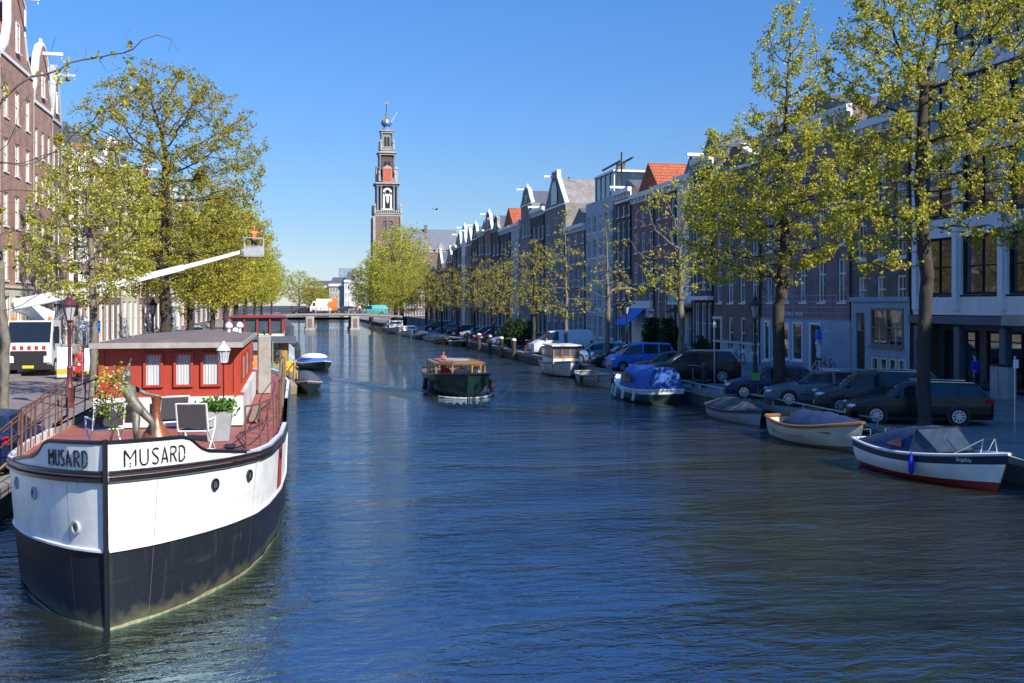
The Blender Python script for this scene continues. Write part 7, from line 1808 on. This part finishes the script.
# ------------------------------------------------------------------ the other houseboats on the left
def hull_box(o, L_, B_, zt, m_, zb=-.3):
    h = Hull(L_, B_, zt, zt, zt + .15, tr=.8, rake=.3, full=4, maxt=.5); h.band(0, 1).build('hull', M[m_], o, smooth=50); h.deck(-.02).build('deck', M['deck'], o); h.rim(.06, .02).build('gunwale', M['greytrim'], o); return h
def cab(o, x0, x1, y0, y1, z0, z1, wm, rm, over=.25, win=None, winx=3, fm='white'):
    c = MB(); c.box(x0, x1, y0, y1, z0, z1); c.build('cabin_wall', M[wm], o)
    c = MB(); c.box(x0 - over, x1 + over, y0 - over, y1 + over, z1 + .003, z1 + .12); c.build('cabin_roof', M[rm], o)
    W_ = (x1 - x0)
    for k in range(winx):
        x = x0 + W_ * (k + .5) / winx; f = MB(); f.box(x - .28 * W_ / winx * 1.2, x + .28 * W_ / winx * 1.2, y0 - .04, y0 - .003, z0 + (z1 - z0) * .4, z1 - .15); q = f.build('window', M[fm], o)
        f = MB(); f.box(x - .22 * W_ / winx * 1.2, x + .22 * W_ / winx * 1.2, y0 - .05, y0 - .043, z0 + (z1 - z0) * .4 + .06, z1 - .21); f.build('pane', M['cabinglass'], q)
    n = max(2, int((y1 - y0) / 1.6))
    for k in range(n):
        y = y0 + (y1 - y0) * (k + .5) / n; f = MB(); f.box(x1 + .003, x1 + .04, y - .45, y + .45, z0 + (z1 - z0) * .4, z1 - .15); q = f.build('window', M[fm], o)
        f = MB(); f.box(x1 + .043, x1 + .05, y - .38, y + .38, z0 + (z1 - z0) * .4 + .06, z1 - .21); f.build('pane', M['cabinglass'], q)
o = thing('houseboat', 'small houseboat with an orange boarded cabin and teal canvas behind the big one', 'houseboat', (-2.7, 46.5, 0))
c = MB(); c.bbox(-2.2, 2.2, -5, 6, -.3, .95, .3); c.build('hull', M['greybox'], o)
cab(o, -1.9, 1.25, -2.0, 3.5, .95, 2.75, 'orange', 'greytrim', winx=2, fm='yellow')
c = MB(); c.prism([(1.0, .95), (2.1, .95), (2.0, 1.8), (1.5, 2.15), (1.0, 1.8)], -1.5, 1.5); c.build('teal_canvas', M['teal'], o)
c = MB(); c.box(1.3, 2.15, -4.8, -1.6, .952, 1.55); c.build('pale_bulwark', M['cream'], o)
leaf_cloud(o, [(1.5, 4.2, 2.6), (1.2, 4.6, 2.9), (1.7, 4.4, 2.2)], 260, .1, 'leafdark', .22, 'deck_plant'); leaf_cloud(o, [(.6, -2.6, 1.9), (.7, -2.7, 1.5)], 180, .06, 'leaf', .2, 'climbing_plant')
c = MB(); c.tube([(1.9, -3.4, .9), (1.9, -3.4, 3.2)], .04, 6); c.build('mast', M['woodpale'], o)
o = thing('houseboat', 'houseboat with a yellow walled cabin under a dark overhanging roof', 'houseboat', (-2.0, 60, 0))
c = MB(); c.bbox(-2.4, 2.3, -6, 8, -.3, .7, .3); c.build('hull', M['woodpale'], o)
cab(o, -1.6, 1.75, -1.5, 6.5, .7, 2.55, 'ochre', 'slate', .5, winx=2, fm='wood')
c = MB(); 
for y_ in (-5.5, -4, -2.5): c.tube([(2.1, y_, .7), (2.1, y_, 1.6)], .05, 5)
c.tube([(2.1, -5.5, 1.6), (2.1, -2.5, 1.6)], .04, 5); c.tube([(2.1, -5.5, 1.15), (2.1, -2.5, 1.15)], .03, 5); c.box(.4, 1.6, -5, -3.6, .702, 1.1); c.build('terrace_railing', M['woodpale'], o)
o = thing('garden_chair', 'bright yellow garden chair on the terrace of the yellow cabin houseboat', 'chair', (.0, 55.2, .72), R(15))
c = MB(); c.box(-.25, .25, -.25, .25, .40, .44); c.build('seat', M['yellow'], o)
c = MB(); c.box(-.25, .25, .23, .27, .45, .95); c.build('backrest', M['yellow'], o)
for sx in (-1, 1):
    for sy in (-1, 1): c = MB(); c.box(sx * .22 - .02, sx * .22 + .02, sy * .22 - .02, sy * .22 + .02, 0, .399); c.build('leg', M['yellow'], o)
    c = MB(); c.box(sx * .25 - .02, sx * .25 + .02, -.25, .25, .62, .66); c.build('armrest', M['yellow'], o)
small_boat('small boat with a grey cover moored against the yellow cabin houseboat', (.75, 56, 0), R(-88), 5.2, 1.7, 'green', 'greycover', group='boats moored beside the left hand houseboats')
o = thing('houseboat', 'white houseboat with a red framed glazed deckhouse', 'houseboat', (-2.2, 82, 0))
c = MB(); c.bbox(-2.6, 2.4, -8, 9, -.3, 1.3, .4); c.build('hull', M['greybox'], o)
c = MB(); c.box(-2.3, 1.6, -5, 4, 1.302, 2.55); c.build('cabin_wall', M['cream'], o)
c = MB(); c.box(-2.15, 1.45, -4.85, 3.9, 2.552, 3.75); c.build('glazing', M['cabinglass'], o)
for k in range(5): x = -2.2 + k * .93; c = MB(); c.box(x - .07, x + .07, -5.0, -4.86, 2.552, 3.75); c.build('window_post', M['dullred'], o)
for k in range(7): y = -4.9 + k * 1.45; c = MB(); c.box(1.46, 1.6, y - .07, y + .07, 2.552, 3.75); c.build('window_post', M['dullred'], o)
c = MB(); c.box(-2.4, 1.7, -5.15, 4.1, 3.753, 3.86); c.build('roof', M['dullred'], o)
c = MB(); c.tube([(-3.2, -4.9, 1.3), (-2.2, -4.9, 1.3)], .05, 5); c.ball((-1.9, -5.4, 2.6), (.3, .3, .45), 8, 6); c.build('figurehead', M['hullwhite'], o)
o = thing('houseboat', 'dark barge with a rounded wheelhouse beyond the red framed deckhouse', 'houseboat', (-1.6, 103, 0))
c = MB(); c.bbox(-2.5, 2.4, -9, 9, -.3, 1.0, .5); c.build('hull', M['hullblack'], o)
c = MB(); c.prism([(-1.8, 1.0), (-1.8, 2.5), (-1.1, 3.3), (1.1, 3.3), (1.8, 2.5), (1.8, 1.0)], -5, 3); c.build('wheelhouse', M['greycover'], o)
c = MB(); c.ball((1.5, -8, 1.2), (.6, .6, .4), 8, 6); c.build('cover', M['greycover'], o)
for sx in (-.9, .9): c = MB(); c.box(sx - .5, sx + .5, -5.04, -5.003, 1.9, 2.7); c.build('window', M['cabinglass'], o)
o = thing('houseboat', 'low dark barge nearest the bridge on the left side', 'houseboat', (-2.6, 135, 0))
c = MB(); c.bbox(-2.5, 2.2, -9, 9, -.3, 1.1, .5); c.build('hull', M['hullblack'], o)
cab(o, -1.8, 1.6, -6, 5, 1.1, 2.6, 'green', 'slate', .2, winx=2)

# ------------------------------------------------------------------ the far bridge and what crosses it
br = thing('canal_bridge', 'low stone and iron bridge crossing the canal on two pale piers', 'bridge', (0, 192, 0))
xL, xR = -7.5, 21.0
def zdeck(x): t = (x - 7) / 14.5; return 3.15 - .55 * t * t
N_ = 24; c = MB(); xs_ = [xL + (xR - xL) * i / N_ for i in range(N_ + 1)]
c.grid([[(x, 0, zdeck(x)), (x, 9, zdeck(x))] for x in xs_]); c.grid([[(x, 0, zdeck(x) - .55), (x, 9, zdeck(x) - .55)] for x in xs_])
c.grid([[(x, 0, zdeck(x)), (x, 0, zdeck(x) - .55)] for x in xs_]); c.grid([[(x, 9, zdeck(x)), (x, 9, zdeck(x) - .55)] for x in xs_]); c.build('deck', M['stone'], br)
c = MB(); c.grid([[(x, -.12, zdeck(x) - .12), (x, -.12, zdeck(x) - .3)] for x in xs_]); c.build('edge_beam', M['greytrim'], br)
for x in (3.3, 11.7):
    c = MB(); c.box(x - .75, x + .75, -.5, 9.5, -.6, zdeck(x) - .555); c.box(x - .95, x + .95, -.7, 9.7, -.6, .35); pr = c.build('pier', M['stonepale'], br); c = MB(); c.box(x - .4, x + .4, -.53, -.503, .4, 2.1); c.build('brick_panel', M['b_brown'], pr)
for x0, x1 in ((xL - .5, -5.9), (19.3, xR + .5)): c = MB(); c.box(x0, x1, 0, 9, -.6, zdeck(x0) - .56 if x0 > 0 else zdeck(xL) - .56); c.build('abutment', M['quaywall'], br)
for s, x0, x1 in ((-1, -19, xL), (1, xR, 33)):       # ramps up from the streets
    z0, z1 = (SZ, zdeck(xL)) if s < 0 else (zdeck(xR), SZ)
    c = MB(); c.add([(x0, 0, z0 + .004), (x1, 0, z1), (x1, 9, z1), (x0, 9, z0 + .004), (x0, 0, SZ - .3), (x1, 0, SZ - .3), (x1, 9, SZ - .3), (x0, 9, SZ - .3)], [(0, 1, 2, 3), (0, 4, 5, 1), (3, 2, 6, 7)]); c.build('ramp', M['stone'], br)
for y in (.1, 8.9):
    c = MB()
    for i in range(41): x = xL + (xR - xL) * i / 40; c.tube([(x, y, zdeck(x)), (x, y, zdeck(x) + 1.0)], .035, 4)
    for k in (.5, 1.0): c.tube([(x, y, zdeck(x) + k) for x in xs_], .04, 4)
    c.build('railing', M['iron'], br)
zb_ = 3.05
# white and orange lorry
vx, vy = uv(324, 196.5)
o = thing('box_lorry', 'white box lorry with an orange rear crossing the far bridge', 'lorry', (vx, 197, zb_), R(180))
c = MB(); c.bbox(-1.4, 1.6, -1.1, 1.1, .5, 2.85, .05); c.build('box', M['hullwhite'], o)
c = MB(); c.bbox(-2.35, -1.41, -1.12, 1.12, .5, 2.95, .05); c.build('orange_rear', M['orangepaint'], o); c = MB(); c.ball((-1.2, 1.1, 1.7), (.75, .03, .7), 12, 6); c.build('orange_logo', M['orangepaint'], o)
c = MB(); c.prism([(1.65, .4), (1.65, 2.4), (2.2, 2.35), (2.6, 1.5), (2.75, 1.3), (2.75, .4)], -1.0, 1.0); c.build('cab', M['hullwhite'], o)
c = MB(); c.box(1.8, 2.25, 1.0, 1.02, 1.45, 2.1); c.build('cab_window', M['carglass'], o)
for x_ in (-1.5, 2.1):
    for s in (1, -1): c = MB(); c.disc((x_, s * .95, .38), .38, 'y', .25, 14); c.build('wheel', M['dark'], o)
vx, vy = uv(374, 195)
o = car('van', 'turquoise van parked at the right end of the far bridge', (vx, 196.5, zb_ - .35), R(180), 'teal', name='delivery_van', cat='van', group=None)
for px, col, lb in ((345, 'p_darkblue', 'dark blue car on the bridge just right of the box lorry'), (352, 'p_silver', 'pale car on the bridge beside the piers'), (303, 'p_black', 'dark car on the bridge left of the box lorry')):
    x_, _ = uv(px, 197); car('hatch', lb, (x_, 198.5, zb_ - (.25 if px < 305 else 0)), R(180), col, group='cars on the far bridge')
for i, px in enumerate((298, 305, 313, 321, 329, 336, 343, 350, 357, 363, 370)):
    x_, _ = uv(px, 192.5); clone(bb, ['bicycle chained at the far left of the bridge railing', 'bicycle at the bridge railing above the left pier side', 'bicycle above the left pier', 'bicycle in front of the white lorry cab', 'bicycle in front of the orange lorry rear', 'bicycle midway along the bridge railing', 'bicycle in front of the dark blue car on the bridge', 'bicycle above the right pier', 'bicycle just right of the right pier', 'bicycle in front of the turquoise van cab', 'bicycle in front of the turquoise van rear'][i],
          (x_, 192.5, zdeck(x_)), R(i % 3 * 4), group='bicycles along the bridge railing')
for px, cl, lb in ((355, 'pink', 'pedestrian in pink on the bridge left of the turquoise van'), (359, 'clothwhite', 'pedestrian in white beside the one in pink on the bridge'), (292, 'clothdark', 'pedestrian in dark clothes at the left end of the bridge')):
    x_, _ = uv(px, 193.5); person(lb, (x_, 193.6, zdeck(max(xL, min(xR, x_)))), 0, {}, cl, 'clothdark', group='pedestrians on the bridge')
# a gull in the sky
x, y = uv(436, 90); o = thing('gull', 'small gull gliding against the blue sky right of the church tower', 'bird', (x, y, EYE + 8.6), R(20))
c = MB(); c.ball((0, 0, 0), (.2, .07, .06), 8, 6); c.ball((.2, 0, .03), (.06, .045, .045), 6, 5); c.tube([(.25, 0, .03), (.31, 0, .02)], [.015, .004], 4)
c.add([(-.18, -.04, 0), (-.34, -.07, 0), (-.34, .07, 0), (-.18, .04, 0)], [(0, 1, 2, 3)]); c.build('body', M['greytrim'], o)
for s in (1, -1): c = MB(); c.grid([[(.1, s * .05, .03), (-.1, s * .05, .02)], [(.14, s * .35, .12), (-.05, s * .35, .11)], [(-.05, s * .68, .05), (-.12, s * .66, .05)]]); c.grid([[(.1, s * .05, .035), (-.1, s * .05, .025)], [(.14, s * .35, .127), (-.05, s * .35, .117)], [(-.05, s * .68, .052), (-.12, s * .66, .052)]]); c.build('wing', M['greytrim'], o)
